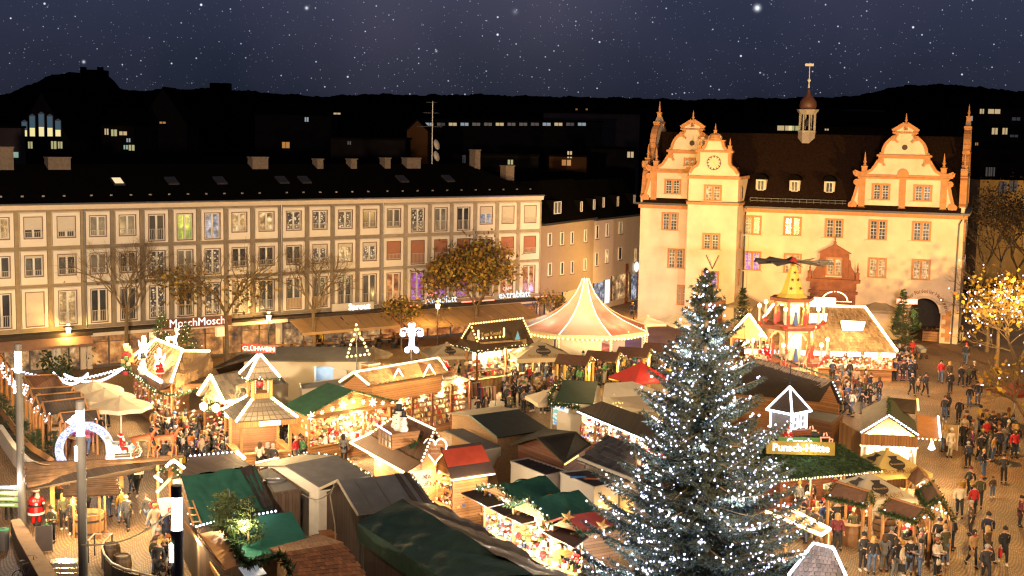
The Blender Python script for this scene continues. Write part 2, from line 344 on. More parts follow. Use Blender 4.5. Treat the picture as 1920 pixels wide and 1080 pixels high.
M_rail=mat('railing_pale',(.55,.48,.40),.5,.1);M_infill=mat('wood_infill',(.30,.2,.12),.8,.2)
_wm={}
def house_window(root,uc,z0,z1,w,spec):
 """a window part: brown surround and white frame, with panes, roller shutter and railing as sub-parts"""
 kind,pc=spec[0],spec[1];h=z1-z0;key=(round(w,2),round(h,2))
 if key not in _wm:
  m=MB();t=.07
  for a in(MB().box,):pass
  m.box(-w/2-t,-w/2,-.20,0,-t,h+t,0);m.box(w/2,w/2+t,-.20,0,-t,h+t,0);m.box(-w/2,w/2,-.20,0,h,h+t,0);m.box(-w/2,w/2,-.24,0,-t,0,0)
  f=.075
  m.box(-w/2,-w/2+f,-.1,0,0,h,1);m.box(w/2-f,w/2,-.1,0,0,h,1);m.box(-w/2+f,w/2-f,-.1,0,0,f,1);m.box(-w/2+f,w/2-f,-.1,0,h-f,h,1);m.box(-.075,.075,-.11,0,f,h-f,1)
  pw=w/2-f-.075
  p=MB().box(0,pw,-.03,-.004,0,h-2*f)
  r=MB();rh=.95 if h>2 else.5
  r.box(-w/2+.02,w/2-.02,-.30,-.27,rh-.03,rh);r.box(-w/2+.02,w/2-.02,-.30,-.27,.04,.07)
  n=max(6,int(w/.14))
  for i in range(n+1):
   x=-w/2+.03+(w-.06)*i/n;r.box(x-.011,x+.011,-.295,-.275,.07,rh-.03)
  for x in(-w/2+.02,w/2-.05):r.box(x,x+.03,-.27,-.2,rh-.03,rh)
  sh=MB().box(-w/2,w/2,-.16,-.12,0,h)
  k=max(3,int(h/.16))
  for i in range(k):sh.box(-w/2+.005,w/2-.005,-.17,-.161,h*i/k+.02,h*(i+1)/k)
  inf=MB().box(-w/2,w/2,-.26,-.22,.05,.95)
  _wm[key]=(m.mesh('window',[M_brown,M_wframe]),p.mesh('pane',[P_dark]),r.mesh('railing',M_rail),sh.mesh('shutter',M_shb),f,pw,inf.mesh('infill_board',M_infill))
 wm,pm,rm,sm,f,pw,im=_wm[key]
 wo=link('window',wm,root,(uc,-.004,z0))
 for x in(-w/2+f,.075):
  if len(spec)>3 and spec[3]>.95:break
  po=link('pane',pm,wo,(x,0,f));po.material_slots[0].link='OBJECT';po.material_slots[0].material=PC[pc]
 if len(spec)>2:
  so=link('shutter',sm,wo,(0,0,h*(1-spec[3])));so.scale=(1,1,spec[3])
  so.material_slots[0].link='OBJECT';so.material_slots[0].material=M_shr if spec[2]=='r' else M_shb
 link('railing',rm,wo)
 if kind=='g':link('infill_board',im,wo)
def row_house(i0,i1,label,mg,step=0.0,ridge_to=None):
 u0,u1=BAY[i0],BAY[i1];o=FA.w(u0,0,0);W=u1-u0
 root=empty('row_house',o,FA.rot,label,'house','row of plain houses along the square')
 MB().box(0,W,0,11,0,12.9).build('wall',M_panel,root)
 gm=MB()
 for z0,z1 in((12.46,12.66),(9.5,9.8),(6.62,6.86),(3.2,3.5)):gm.box(0,W,-.10,-.002,z0,z1)
 for i in range(i0,i1+1):
  u=BAY[i]-u0;a,b=max(0,u-.17),min(W,u+.17)
  for z0,z1 in PAN:gm.box(a,b,-.14,-.002,z0,z1)
 gm.build('concrete_grid',mg,root)
 MB().box(0,W,-.45,0,12.66,12.95).box(0,W,-.5,-.02,12.955,13.1).build('cornice',mat('cornice_paint',(.62,.5,.38),.8,.1),root)
 MB().tube([(0,-.56,13.08),(W,-.56,13.08)],.08,6).build('gutter',M_steel,root)
 for i in range(i0,i1):
  a,b=BAY[i]-u0+.24,BAY[i+1]-u0-.24;c=(a+b)/2
  for r,(z0,z1)in enumerate(PAN):
   spec=ROWS[r][i];z0+=.06;z1-=.06
   w=min(1.36,(b-a)*.68)
   wz0,wz1=(z0+.62,z1-.32)if spec[0]=='w' else(z0+.12,z1-.32 if r<2 else z1-.28)
   m=MB();y0,y1=-.20,-.002;q=.07
   m.box(a,c-w/2-q,y0,y1,z0,z1);m.box(c+w/2+q,b,y0,y1,z0,z1);m.box(c-w/2-q,c+w/2+q,y0,y1,z0,wz0-q);m.box(c-w/2-q,c+w/2+q,y0,y1,wz1+q,z1)
   m.build('wall_panel',M_panel,root)
   house_window(root,c,wz0,wz1,w,spec)
 MB().tube([(.12,-.22,12.9),(.12,-.22,3.3)],.05,6).build('downpipe',M_steel,root)
 rm=MB();e=-.55;rz=15.95
 if ridge_to:
  k=ridge_to-u0
  rm.slab([(0,e,13.12),(W+.3,e,13.12),(k,5.5,rz),(0,5.5,rz)],.12);rm.slab([(0,5.5,rz),(k,5.5,rz),(W+.3,11.5,13.12),(0,11.5,13.12)],.12);rm.slab([(W+.3,e,13.12),(W+.3,11.5,13.12),(k,5.5,rz)],.12)
 else:
  rm.slab([(0,e,13.12),(W,e,13.12),(W,5.5,rz),(0,5.5,rz)],.12);rm.slab([(0,5.5,rz),(W,5.5,rz),(W,11.5,13.12),(0,11.5,13.12)],.12)
 ro=rm.build('roof',M_rooft,root)
 sg=MB()
 for i in range(int(W/1.6)):sg.box(.8+i*1.6,1.0+i*1.6,.4,.46,13.60,13.72)
 sg.build('snow_guard',M_steel,ro)
 return root,W
GRP='row of plain houses along the square'
rhA,WA=row_house(0,4,'cream house with brown shop canopy at the left end of the row',M_concrete_y)
rhB,WB=row_house(4,11,'grey gridded house above the restaurant with red lettering',M_concrete)
rhC,WC=row_house(11,15,'narrow house of four bays above the white sign board and first tan awning',M_concrete)
rhD,WD=row_house(15,22,'house of seven bays with red shutters behind the big autumn tree',mat('concrete_grid_pale',(.36,.29,.215),.9,.25,1.6,.3,25),ridge_to=46)
def on_roof(root,u,y):return(u,y,13.12+(15.95-13.12)*(y+.55)/6.05)
M_sky_lit=glow('skylight_lit',(1,.72,.36),.9)
for root,u0,lst in((rhA,BAY[0],[]),(rhB,BAY[4],[(214,1),(318,0),(411,0)]),(rhC,BAY[11],[(530,0),(573,0)]),(rhD,BAY[15],[(760,0),(848,0)])):
 for px,lit in lst:
  u=FA.uz(px,345)[0]-u0+1.2
  m=MB();s=math.atan2(2.83,6.05);c=on_roof(root,u,2.6);d=(0,math.cos(s),math.sin(s));nn=(0,-math.sin(s),math.cos(s))
  cs=[]
  for a,b in((-.45,-.6),(.45,-.6),(.45,.6),(-.45,.6)):cs.append((c[0]+a,c[1]+d[1]*b+nn[1]*.14,c[2]+d[2]*b+nn[2]*.14))
  m.slab(cs,.16);o=m.build('skylight',M_metal,root)
  ps=[(x,y-.005,z+.012)for x,y,z in cs];cen=np.mean(ps,0);ps=[tuple(cen+(np.array(q)-cen)*.8)for q in ps]
  MB().slab(ps,.01).build('pane',M_sky_lit if lit else mat('skylight_dark',(.02,.02,.022),.6),o)
for root,u0,lst in((rhA,BAY[0],[(5,1.2,1.3),(105,1.8,.5)]),(rhB,BAY[4],[(480,1.5,.55)]),(rhC,BAY[11],[(592,.6,.4),(655,.6,.4)]),(rhD,BAY[15],[(718,.6,.5),(767,1.5,.5),(886,.6,1.3),(947,1.0,1.0)])):
 for px,w,h in lst:
  u=FA.uz(px,305,-5.5)[0]-u0
  m=MB().box(u-w/2,u+w/2,4.6,5.6,15.2 if px<900 else 13.9,15.95+h if px<900 else 15.7);m.box(u-w/2-.06,u+w/2+.06,4.54,5.66,(15.95+h if px<900 else 15.7)+.003,(15.95+h if px<900 else 15.7)+.1)
  m.build('chimney',M_brick,root)
aer=empty('roof_aerial',FA.w(FA.uz(810,300,-5.5)[0],-5.5,15.9),FA.rot,'tall television aerial with two dishes on the dark roof ridge','aerial')
MB().tube([(0,0,-.1),(0,0,6.0)],.06,6).build('mast',M_steel,aer)
m=MB()
for z,w in((5.9,.8),(4.9,1.3),(3.6,2.2)):
 m.tube([(-w*.75,0,z),(w*.5,0,z)],.03,5)
 for i in range(6):x=-w*.7+i*w*.23;m.tube([(x,-.3,z),(x,.3,z)],.015,4)
m.build('antenna',M_steel,aer)
for z in(.8,1.9):
 d=MB().lathe([(.02,.12),(.3,.06),(.5,-.06),(.52,-.02),(.3,.1),(.02,.16)],12,cap=False).build('dish',mat('dish_grey',(.45,.42,.38),.5),aer);d.location=(.45,-.15,z);d.rotation_euler=(1.3,0,.5)
M_can=mat('canopy_bitumen',(.055,.035,.02),.9,.4,2.5,.3,12);M_tan=mat('awning_tan',(.43,.255,.11),.85,.18,1.3,.1,15);M_canb=mat('canopy_brown',(.24,.13,.085),.8,.2)
def shopfront(root,x0,x1,n,pm,ztop=2.55,y=-.02):
 m=MB();w=(x1-x0)/n
 for i in range(n+1):m.box(x0+i*w-.06,x0+i*w+.06,y-.10,y-.001,0,ztop)
 m.box(x0+.06,x1-.06,y-.08,y-.001,ztop-.15,ztop-.001);m.box(x0+.06,x1-.06,y-.08,y-.001,0,.25);m.box(x0+.06,x1-.06,y-.06,y-.001,ztop-.62,ztop-.56)
 f=m.build('shop_front',mat('shop_frame',(.12,.10,.09),.5),root)
 pmesh=MB().box(.06,w-.06,y-.03,y-.002,.25,ztop-.15).mesh('pane',pm)
 for i in range(n):link('pane',pmesh,f,(x0+i*w,0,0))
M_flr=mat('interior_floor',(.3,.2,.12));
shopfront(rhA,0,WA-.4,5,P_shop);MB().box(WA-.4,WA,-.3,-.003,0,2.69).build('pier',M_plaster,rhA)
m=MB().box(0,WA+.1,-1.7,-.21,2.95,3.19).box(0,WA+.1,-1.75,-1.701,2.9,3.12);m.build('canopy',M_can,rhA)
MB().slab([(0,-1.76,2.88),(WA-.1,-1.76,2.88),(WA-.1,-2.5,2.35),(0,-2.5,2.35)],.04).box(0,WA-.1,-2.55,-2.5,2.2,2.38).build('awning',M_canb,rhA)
shopfront(rhB,.3,WB-.3,10,P_rest,2.65)
MB().box(0,WB,-1.5,-.21,2.98,3.19).build('canopy',M_can,rhB);MB().box(0,WB,-1.56,-1.502,2.75,3.02).build('canopy_edge',M_plaster,rhB)
MB().box(6.2,6.6,-.35,-.22,0,2.97).box(.1,.5,-.35,-.22,0,2.97).box(WB-.5,WB-.1,-.35,-.22,0,2.97).build('pier',M_plaster,rhB)
uM=FA.uz(356,601)[0]-BAY[4]
txt('MoschMosch','sign_lettering',.92,glow('sign_red_white',(1,.72,.62),1.6),(uM,-1.62,3.30),(PI/2,0,0),rhB,.03)
MB().box(uM-3.0,uM+3.0,-1.60,-1.57,2.88,3.64).build('sign_board',mat('sign_red_glow_board',(.10,.03,.02),.5,emit=(1,.08,.04),es=.10),rhB)  # dark board emits faint red, standing in for glow round the letters
for px in(275,398,404):
 u=FA.uz(px,625)[0]-BAY[4];MB().box(u-.22,u+.22,-1.5,-1.1,1.95,2.7).build('paper_lantern',glow('lantern_orange',(1,.5,.18),1.3),rhB)
shopfront(rhC,.3,WC,5,P_shop);MB().box(0,WC,-1.3,-.21,2.95,3.19).build('canopy',M_can,rhC)
shopfront(rhD,0,WD-.3,7,P_orange);MB().box(0,WD,-1.3,-.21,2.95,3.19).build('canopy',M_can,rhD)
def awning(root,x0,x1,out=3.4,z0=2.93,z1=2.05):
 m=MB().slab([(x0,-1.32,z0),(x1,-1.32,z0),(x1,-out,z1),(x0,-out,z1)],.03);m.box(x0,x1,-out-.05,-out-.002,z1-.22,z1+.02)
 a=m.build('awning',M_tan,root)
 mm=MB()
 for i in range(1,int((x1-x0)/1.3)+1):
  x=x0+i*1.3;mm.bar((x,-1.4,z0+.005),(x,-out+.02,z1+.03),.03,.02)
 mm.build('seam',mat('awning_seam',(.28,.16,.07),.8),a)
awning(rhC,.2,5.0,3.9,2.9,2.1);awning(rhC,5.2,WC-.1,3.6)
awning(rhD,.2,4.6,4.6,2.9,1.95);awning(rhD,4.7,9.4,4.9,2.9,1.9);awning(rhD,9.5,14.6,5.0,2.9,1.9)
uS=FA.uz(660,578)[0]-BAY[11]
MB().box(uS-2.2,uS+2.0,-.42,-.3,3.05,3.85).build('sign_board',mat('sign_white',(.62,.55,.46),.6,.05),rhC)
txt('Sprout','sign_lettering',.8,glow('sign_white_glow',(1,.95,.88),3),(uS+.5,-.45,3.47),(PI/2,0,0),rhC,.02)
MB().box(uS-.3,uS+1.3,-.46,-.43,3.1,3.17).build('sign_underline',glow('sign_red_glow',(1,.12,.06),2),rhC)
M_blue_sign=glow('sign_blue_white',(.66,.86,1),1.15);M_red_glow=glow('neon_red',(1,.14,.10),3)
for px,py,part in((818,567,0),(958,556,1)):
 u=FA.uz(px,py)[0]-BAY[15]
 txt('extrablatt','sign_lettering',.95,M_blue_sign,(u,-.62,3.62),(PI/2,0,0),rhD,.03);txt('CAFE','sign_lettering',.45,glow('sign_red',(1,.25,.2),2),(u-.9,-.62,4.22),(PI/2,0,0),rhD,.02)
 MB().box(u-3.9,u-2.4,-.66,-.6,3.2,3.3).box(u+2.4,u+3.9,-.66,-.6,3.2,3.3).build('neon_strip',M_red_glow,rhD)
# ------ two small houses where the street leaves the square
M_greywall=mat('render_grey_brown',(.36,.27,.185),.9,.1,1.5,.1,30);M_pinkwall=mat('render_pale_pink',(.56,.44,.36),.9,.1,1.5,.1,30)
FB=Frame(G(1013,611),G(1110,584));FCc=Frame(G(1110,584),G(1197,562))
def small_window(root,u,z,w,h,pm,mf=M_wframe):
 m=MB();t=.1
 m.box(-w/2,-w/2+t,-.1,0,0,h,0).box(w/2-t,w/2,-.1,0,0,h,0).box(-w/2+t,w/2-t,-.1,0,0,t,0).box(-w/2+t,w/2-t,-.1,0,h-t,h,0)
 m.box(-w/2-.08,w/2+.08,-.16,0,-.08,-.002,1).box(w/2+.002,w/2+.1,-.06,0,0,h,1)
 o=m.build('window',[mf,M_brown],root);o.location=(u,-.003,z)
 MB().box(-w/2+t,w/2-t,-.05,-.002,t,h-t).build('pane',pm,o)
def mansard_house(fr,label,wm,eaves,wins,dorms,depth=9,rz=4.2,mats=(P_curt,P_dark,P_curt)):
 root=empty('corner_house',fr.o,fr.rot,label,'house','houses on the side street corner');L=fr.len
 z=eaves
 MB().box(0,L,0,depth,0,z).build('wall',wm,root)
 MB().box(-.1,L+.1,-.35,0,z-.05,z+.16).build('gutter',M_metal,root)
 rf=MB().slab([(-.1,-.3,z+.16),(L+.1,-.3,z+.16),(L+.1,2.6,z+rz),(-.1,2.6,z+rz)],.1).slab([(-.1,2.6,z+rz),(L+.1,2.6,z+rz),(L+.1,depth,z+rz+.6),(-.1,depth,z+rz+.6)],.1).build('roof',M_rooft,root)
 for px,py,wd,hd in dorms:
  u,zz=fr.uz(px,py,-.8);m=MB().box(u-wd/2-.1,u+wd/2+.1,.3,2.4,zz-hd/2-.1,zz+hd/2+.15);d=m.build('dormer',M_rooft,root)
  q=MB().box(-wd/2,wd/2,-.06,0,-hd/2,hd/2).box(-wd/2,-wd/2+.08,-.1,-.06,-hd/2,hd/2).box(wd/2-.08,wd/2,-.1,-.06,-hd/2,hd/2).box(-wd/2,wd/2,-.1,-.061,-hd/2,-hd/2+.08).box(-wd/2,wd/2,-.1,-.061,hd/2-.08,hd/2)
  q.m=[0]*6+[1]*24
  if wd>.9:q.box(-.04,.04,-.1,-.061,-hd/2+.08,hd/2-.08,1)
  w=q.build('window',[P_curt,M_wframe],d);w.location=(u,.295,zz)
 for i,(px,py,wd,hd,k)in enumerate(wins):
  u,zz=fr.uz(px,py);small_window(root,u,zz-hd/2,wd,hd,mats[k])
 return root
zB=FB.uz(1060,417)[1];zC=FCc.uz(1150,409)[1]
wB=[(1030,449,.8,1.35,0),(1053,447,.75,1.35,0),(1072,446,.65,1.35,1),(1097,442,.6,1.35,2),(1030,505,.8,1.35,0),(1053,503,.75,1.35,1),(1072,501,.65,1.35,1),(1096,496,.6,1.3,2)]
houseB=mansard_house(FB,'grey brown corner house with dark mansard roof and one wide dormer beside the row',M_greywall,zB,wB,[(1036,389,1.7,1.25),(1081,387,.5,1.1),(1105,383,.5,1.1)])
wC=[(1119,435,.7,1.5,1),(1138,431,.7,1.5,0),(1163,427,.9,1.4,0),(1118,486,.7,1.5,1),(1137,480,.7,1.5,2),(1162,475,.95,1.45,1),(1191,478,.5,1.6,2)]
houseC=mansard_house(FCc,'pale pink house further down the side street with shop windows below',M_pinkwall,zC,wC,[(1123,379,.45,1.1),(1150,377,.45,1.1),(1181,373,.45,1.0)],mats=(P_curt,P_dark,P_lit))
for fr,root,px0,px1,py0,py1,pm in((FB,houseB,1054,1083,545,563,mat('sign_yellow',(.5,.36,.16),.6,emit=(1,.7,.3),es=.35)),(FB,houseB,1020,1048,560,600,P_shop),(FB,houseB,1085,1107,545,578,P_shop),(FCc,houseC,1112,1131,530,566,P_cool),(FCc,houseC,1132,1142,525,568,glow('shop_door_white',(.85,.95,1),1.0)),(FCc,houseC,1146,1178,515,560,P_shop),(FCc,houseC,1182,1192,515,560,P_cool)):
 a=fr.uz(px0,(py0+py1)/2);b=fr.uz(px1,(py0+py1)/2);zt=fr.uz((px0+px1)/2,py0)[1];zb=max(.1,fr.uz((px0+px1)/2,py1)[1])
 MB().box(a[0],b[0],-.08,-.004,zb,zt).build('shop_window',pm,root)
 MB().box(a[0]-.06,a[0]-.002,-.12,-.004,zb,zt+.06).box(b[0]+.002,b[0]+.06,-.12,-.004,zb,zt+.06).build('shop_frame',M_metal,root)
u,z=FCc.uz(1173,552)
sg=MB().box(-.32,.32,-.12,-.02,-3.0,2.0).build('banner_sign',mat('banner_red_brown',(.28,.07,.04),.6),houseC);sg.location=(u,0,z+1.5)
txt('\n'.join('ANTIQUE'),'sign_lettering',.5,mat('gold_paint',(.7,.5,.2),.5),(0,-.13,-.5),(PI/2,0,0),sg,.005)
rs=MB().lathe([(.55,-.06),(.6,0),(.55,.06)],20).build('round_sign',glow('round_sign_cool',(.75,.95,.92),1.2),houseC);u,z=FCc.uz(1190,500);rs.location=(u,-.25,z);rs.rotation_euler=(PI/2,0,0)
# ------ renaissance town hall
FT=Frame(G(1195,606),G(1805,646))
hall=empty('town_hall',FT.o,FT.rot,'cream renaissance town hall with scrolled gables, clock tower bay and dark roof','town hall')
HW,HD,EV,RZ=31.0,12.0,12.3,19.4
P_hall=pane_mat('pane_hall',[(.008,.008,.01),(.03,.024,.018),(.16,.12,.07)],2.5,.7);P_hallw=pane_mat('pane_hall_warm',[(.08,.03,.012),(.5,.22,.06),(1.3,.8,.35)],2.4,1.0)
P_violet=pane_mat('pane_violet',[(.15,.05,.25),(.6,.2,.8),(1,.6,.5)],2.4,.9)
M_bars=mat('glazing_bars',(.55,.5,.42),.5,.1);M_trim=M_sand
ga,gb=FT.uz(1703,600)[0],FT.uz(1763,600)[0];gc=(ga+gb)/2;gr=(gb-ga)/2;gz=4.3-gr
m=MB();m.box(0,ga,0,HD,0,EV).box(gb,HW,0,HD,0,EV).box(ga,gb,0,HD,4.35,EV)
arc=[(gc+gr*math.cos(a),gz+gr*math.sin(a))for a in np.linspace(0,PI,17)]
for(xa,za),(xb,zb)in zip(arc[:-1],arc[1:]):m.prism([(xa,za),(xa,4.349),(xb,4.349),(xb,zb)],.003,HD-.003)
m.build('wall',M_hall,hall)
MB().box(ga,gb,HD-.3,HD-.1,0,4.3).build('passage_end',mat('passage_dark',(.06,.05,.045),.9),hall)
mm=MB()
for(xa,za),(xb,zb)in zip(arc[:-1],arc[1:]):mm.bar((xa,-.05,za),(xb,-.05,zb),.22,.12,up=(0,1,0))
mm.box(ga-.12,ga,-.10,-.003,0,gz).box(gb,gb+.12,-.10,-.003,0,gz).build('arch_surround',mat('arch_pale',(.66,.5,.36),.8,.1),hall)
MB().box(-.15,5.5,-.3,0,EV-.55,EV-.18).box(10.45,HW+.15,-.3,0,EV-.55,EV-.18).box(HW,HW+.3,0,HD,EV-.55,EV-.18).build('cornice',M_trim,hall)
MB().box(-.4,5.5,-.55,.02,EV-.17,EV+.02).box(10.5,HW+.5,-.55,.02,EV-.17,EV+.02).box(HW+.02,HW+.5,.03,HD,EV-.17,EV+.02).build('gutter',M_metal,hall)
MB().tube([(10.75,-.3,EV),(10.62,-.14,EV-.8),(10.62,-.14,0)],.07,6).tube([(HW+.1,-.3,EV),(HW-.4,-.12,EV-1),(HW-.55,-.12,0)],.07,6).build('downpipe',M_metal,hall)
m=MB().slab([(.3,-.5,EV+.03),(HW-.3,-.5,EV+.03),(HW-.3,HD/2,RZ),(.3,HD/2,RZ)],.15).slab([(.3,HD/2,RZ),(HW-.3,HD/2,RZ),(HW-.3,HD+.5,EV+.03),(.3,HD+.5,EV+.03)],.15)
roofH=m.build('roof',M_roofb,hall)
m=MB()
for i in range(14):u=11+i*.68;m.box(u,u+.04,-.12,-.08,EV+.38,EV+.85)
m.box(11,20.2,-.13,-.07,EV+.8,EV+.86).box(11,20.2,-.13,-.07,EV+.55,EV+.6).build('snow_fence',M_metal,roofH)
def hall_window(u,zt,zb,hw,pm,y=0.0,parent=hall):
 h=zt-zb;t=.17;m=MB()
 m.box(-hw,-hw+t,-.12,0,0,h).box(hw-t,hw,-.12,0,0,h).box(-hw+t,hw-t,-.12,0,h-t,h).box(-hw+t,hw-t,-.15,0,0,.12).box(-.1,.1,-.13,0,.12,h-t)
 o=m.build('window',M_trim,parent,kind=None);o.location=(u,y-.003,zb)
 pw=hw-t-.1
 pm_=MB().box(0,pw,-.03,-.004,.12,h-t).mesh('pane',pm);b=MB()
 for x in(-hw+t,.1):
  link('pane',pm_,o,(x,0,0))
  b.box(x+pw/2-.02,x+pw/2+.02,-.055,-.031,.12,h-t);b.box(x,x+.045,-.06,-.031,.12,h-t);b.box(x+pw-.045,x+pw,-.06,-.031,.12,h-t)
  for k in range(1,5):z=.12+(h-t-.12)*k/5;b.box(x,x+pw,-.052 if k!=3 else-.07,-.032,z-(.018 if k!=3 else.04),z+(.018 if k!=3 else.04))
 b.build('glazing_bars',M_bars,o)
 MB().box(-hw-.25,hw+.1,-.2,-.002,-.12,-.002).build('sill',M_hall,o)
for px,y0,y1,pm in((1412,404,440,P_hall),(1487,406,442,P_hall),(1565,410,446,P_hall),(1647,412,450,P_hall),(1729,415,452,P_hall),(1411,471,507,P_violet),(1487,475,512,P_hallw),(1646,483,521,P_hallw),(1728,486,525,P_hallw),(1257,398,432,P_hall)):
 u,zt=FT.uz(px,y0);zb=FT.uz(px,y1)[1];hall_window(u,zt,zb,.86,pm)
u,zt=FT.uz(1268,466);hall_window(u,zt,FT.uz(1268,503)[1],.86,P_hall)
u,zt=FT.uz(1279,534);hall_window(u,zt,FT.uz(1279,572)[1],.5,P_hall)
for zt,zb in((11.4,9.6),(7.9,6.0)):
 for y in(2.2,5.2,8.4):
  o=MB().box(0,.12,-.8,.8,0,zt-zb).build('window',M_trim,hall);o.location=(HW+.003,y,zb);MB().box(.121,.15,-.6,.6,.15,zt-zb-.15).build('pane',P_hall,o)
def gable_profile(s=1.0):
 h=[(5.0,0),(5.0,.5),(4.7,.75),(4.45,1.6),(4.3,2.3),(4.25,2.75),(4.0,2.95),(4.0,3.2),(4.55,3.35),(4.62,3.7),(4.1,3.5),(3.5,3.55),(3.0,3.85),(2.7,4.3),(2.45,4.75),(2.2,4.95),(2.2,5.1),(2.35,5.15),(2.35,5.35),(2.12,5.4),(2.05,5.85),(1.85,6.3),(1.5,6.7),(1.05,7.0),(.85,7.05),(.85,7.35),(1.05,7.4),(.0,8.05)]
 return[(a*s,b*s)for a,b in h]
def obelisk(m,x,y,z,h=1.5,w=.28,mi=0):
 m.box(x-w,x+w,y-w,y+w,z,z+h*.35,mi)
 m.box(x-w*1.2,x+w*1.2,y-w*1.2,y+w*1.2,z+h*.35+.001,z+h*.40,mi)
 m.lathe([(w*.75,h*.401),(w*.35,h*.52),(w*.75,h*.58),(w*.5,h*.62),(w*.08,h),(.01,h)],8,(x,y,z),mi)
def front_gable(uc,zb,wins,name='gable'):
 P=gable_profile();poly=[(-a,b)for a,b in P]+[(a,b)for a,b in reversed(P[:-1])]
 g=MB().prism(poly,0,.5).build(name,M_hall,hall);g.location=(uc,-.06,zb)
 t=MB()
 pts=P[1:-1]
 for sg in(-1,1):
  for(a,b),(c,d)in zip(pts[:-1],pts[1:]):t.bar((sg*a,.2,b),(sg*c,.2,d),.62,.26,up=(0,1,0))if False else t.bar((sg*(a-.10),.22,b),(sg*(c-.10),.22,d),.26,.66,up=(0,1,0))
  t.box(sg*3.72-.28,sg*3.72+.28,-.14,-.003,.3,3.0);t.box(sg*3.72-.36,sg*3.72+.36,-.2,-.003,0,.3)
  t.lathe([(.36,-.42),(.36,.1)],10,(0,0,0))if False else None
  for(cx,cz,r)in((4.55,.45,.42),(4.25,2.65,.30),(2.1,4.75,.28),(1.05,6.85,.26)):
   k=[(sg*cx+r*math.cos(a),cz+r*math.sin(a))for a in np.linspace(0,2*PI,11)[:-1]];t.prism(k,-.20,-.004)
   k=[(sg*cx+r*.5*math.cos(a),cz+r*.5*math.sin(a))for a in np.linspace(0,2*PI,9)[:-1]];t.prism(k,-.28,-.201)
  t.bar((sg*2.05,-.1,4.72),(sg*1.75,-.1,4.25),.18,.3,up=(0,1,0));t.bar((sg*.95,-.1,6.75),(sg*.62,-.1,6.45),.16,.26,up=(0,1,0))
  t.bar((sg*1.12,.1,7.42),(sg*.02,.1,8.12),.6,.16,up=(0,1,0))
  obelisk(t,sg*3.6,.25,3.3,2.2,.25)
 t.box(-.28,.28,-.14,-.003,.3,3.0).box(-.36,.36,-.2,-.003,0,.3)
 t.box(-4.15,4.15,-.26,.55,3.0,3.2).box(-4.0,4.0,-.16,.5,3.201,3.4).box(-2.5,2.5,-.24,.55,5.12,5.3).box(-2.35,2.35,-.14,.5,4.95,5.119).box(-1.15,1.15,-.22,.55,7.28,7.42)
 k=[(.5*math.cos(a),3.4+.5*math.sin(a)*1.2)for a in np.linspace(0,PI,9)];t.prism(k,-.18,-.004)
 obelisk(t,0,.2,7.6,1.6,.2)
 t.build('gable_trim',M_trim,g)
 k=[(.26*math.cos(a),6.0+.26*math.sin(a))for a in np.linspace(0,2*PI,13)[:-1]];MB().prism(k,-.05,-.003).build('round_opening',mat('opening_dark',(.06,.03,.02)),g)
 rb=MB();pr=[(-3.9,0),(3.9,0),(3.9,3.0),(2.3,4.9),(0,6.9),(-2.3,4.9),(-3.9,3.0)];rb.prism(pr,.5,6.0);rb.build('gable_roof',M_roofb,g)
 for x,zb_,hw,h,pm in wins:hall_window(uc+x,zb+zb_+h,zb+zb_,hw,pm,-.062)
 return g
front_gable(25.35,EV+.02,[(-1.95,1.0,.84,1.55,P_hall),(1.85,1.0,.84,1.55,P_hall)])
front_gable(5.05,EV+.02,[(-1.8,.9,.84,1.5,P_hall),(-.15,3.75,.6,.8,P_hall)])
for x0 in(0.0,HW-.45):
 P=gable_profile(1.08);poly=[(HD/2-a*1.12,b)for a,b in P]+[(HD/2+a*1.12,b)for a,b in reversed(P[:-1])]
 g=MB().prismx([(a,b)for a,b in poly],0,.45).build('end_gable',M_hall,hall);g.location=(x0,0,EV+.021)
 t=MB();pts=P[1:-1]
 for sg in(-1,1):
  for(a,b),(c,d)in zip(pts[:-1],pts[1:]):t.bar((.22,HD/2+sg*(a*1.12-.08),b),(.22,HD/2+sg*(c*1.12-.08),d),.26,.62,up=(1,0,0))
  obelisk(t,.22,HD/2+sg*4.3,3.5,2.3,.24);obelisk(t,.22,HD/2+sg*5.2,.6,1.8,.2)
 for z,w in((3.2,4.8),(5.5,2.8),(7.9,1.3)):t.box(-.12,.57,HD/2-w,HD/2+w,z,z+.2)
 obelisk(t,.22,HD/2,8.3,1.9,.2);t.build('gable_trim',M_trim,g)
TW=2.42;tc=8.0
tw=MB().box(tc-TW,tc+TW,-3.5,-.003,0,12.72).box(tc-TW+.02,tc+TW-.02,-3.48,4,12.721,15.1).build('stair_tower',M_hall,hall)
MB().box(tc-TW-.12,tc+TW+.12,-3.62,-.01,12.45,12.72).box(tc-TW-.2,tc+TW+.2,-3.7,1.5,14.95,15.25).build('tower_cornice',M_trim,tw)
MB().box(tc-TW-.2,tc+TW+.25,-3.72,-.01,12.725,12.8).build('tower_gutter',M_metal,tw)
hp=[(2.42,0),(2.42,.25),(2.1,.75),(1.7,1.0),(1.6,1.3),(1.6,2.2),(1.75,2.25),(1.75,2.45),(1.25,2.5),(1.0,2.8),(.85,3.3),(.85,3.45),(.62,3.5),(.6,3.75),(.4,4.0),(0,4.1)]
poly=[(-a,b)for a,b in hp]+[(a,b)for a,b in reversed(hp[:-1])]
cg=MB().prism(poly,0,.5).build('clock_gable',M_hall,hall);cg.location=(tc,-3.5,15.26)
t=MB()
for sg in(-1,1):
 for(a,b),(c,d)in zip(hp[1:12][:-1],hp[1:12][1:]):t.bar((sg*(a-.1),.2,b),(sg*(c-.1),.2,d),.26,.6,up=(0,1,0))
 obelisk(t,sg*1.45,.2,2.45,1.2,.17)
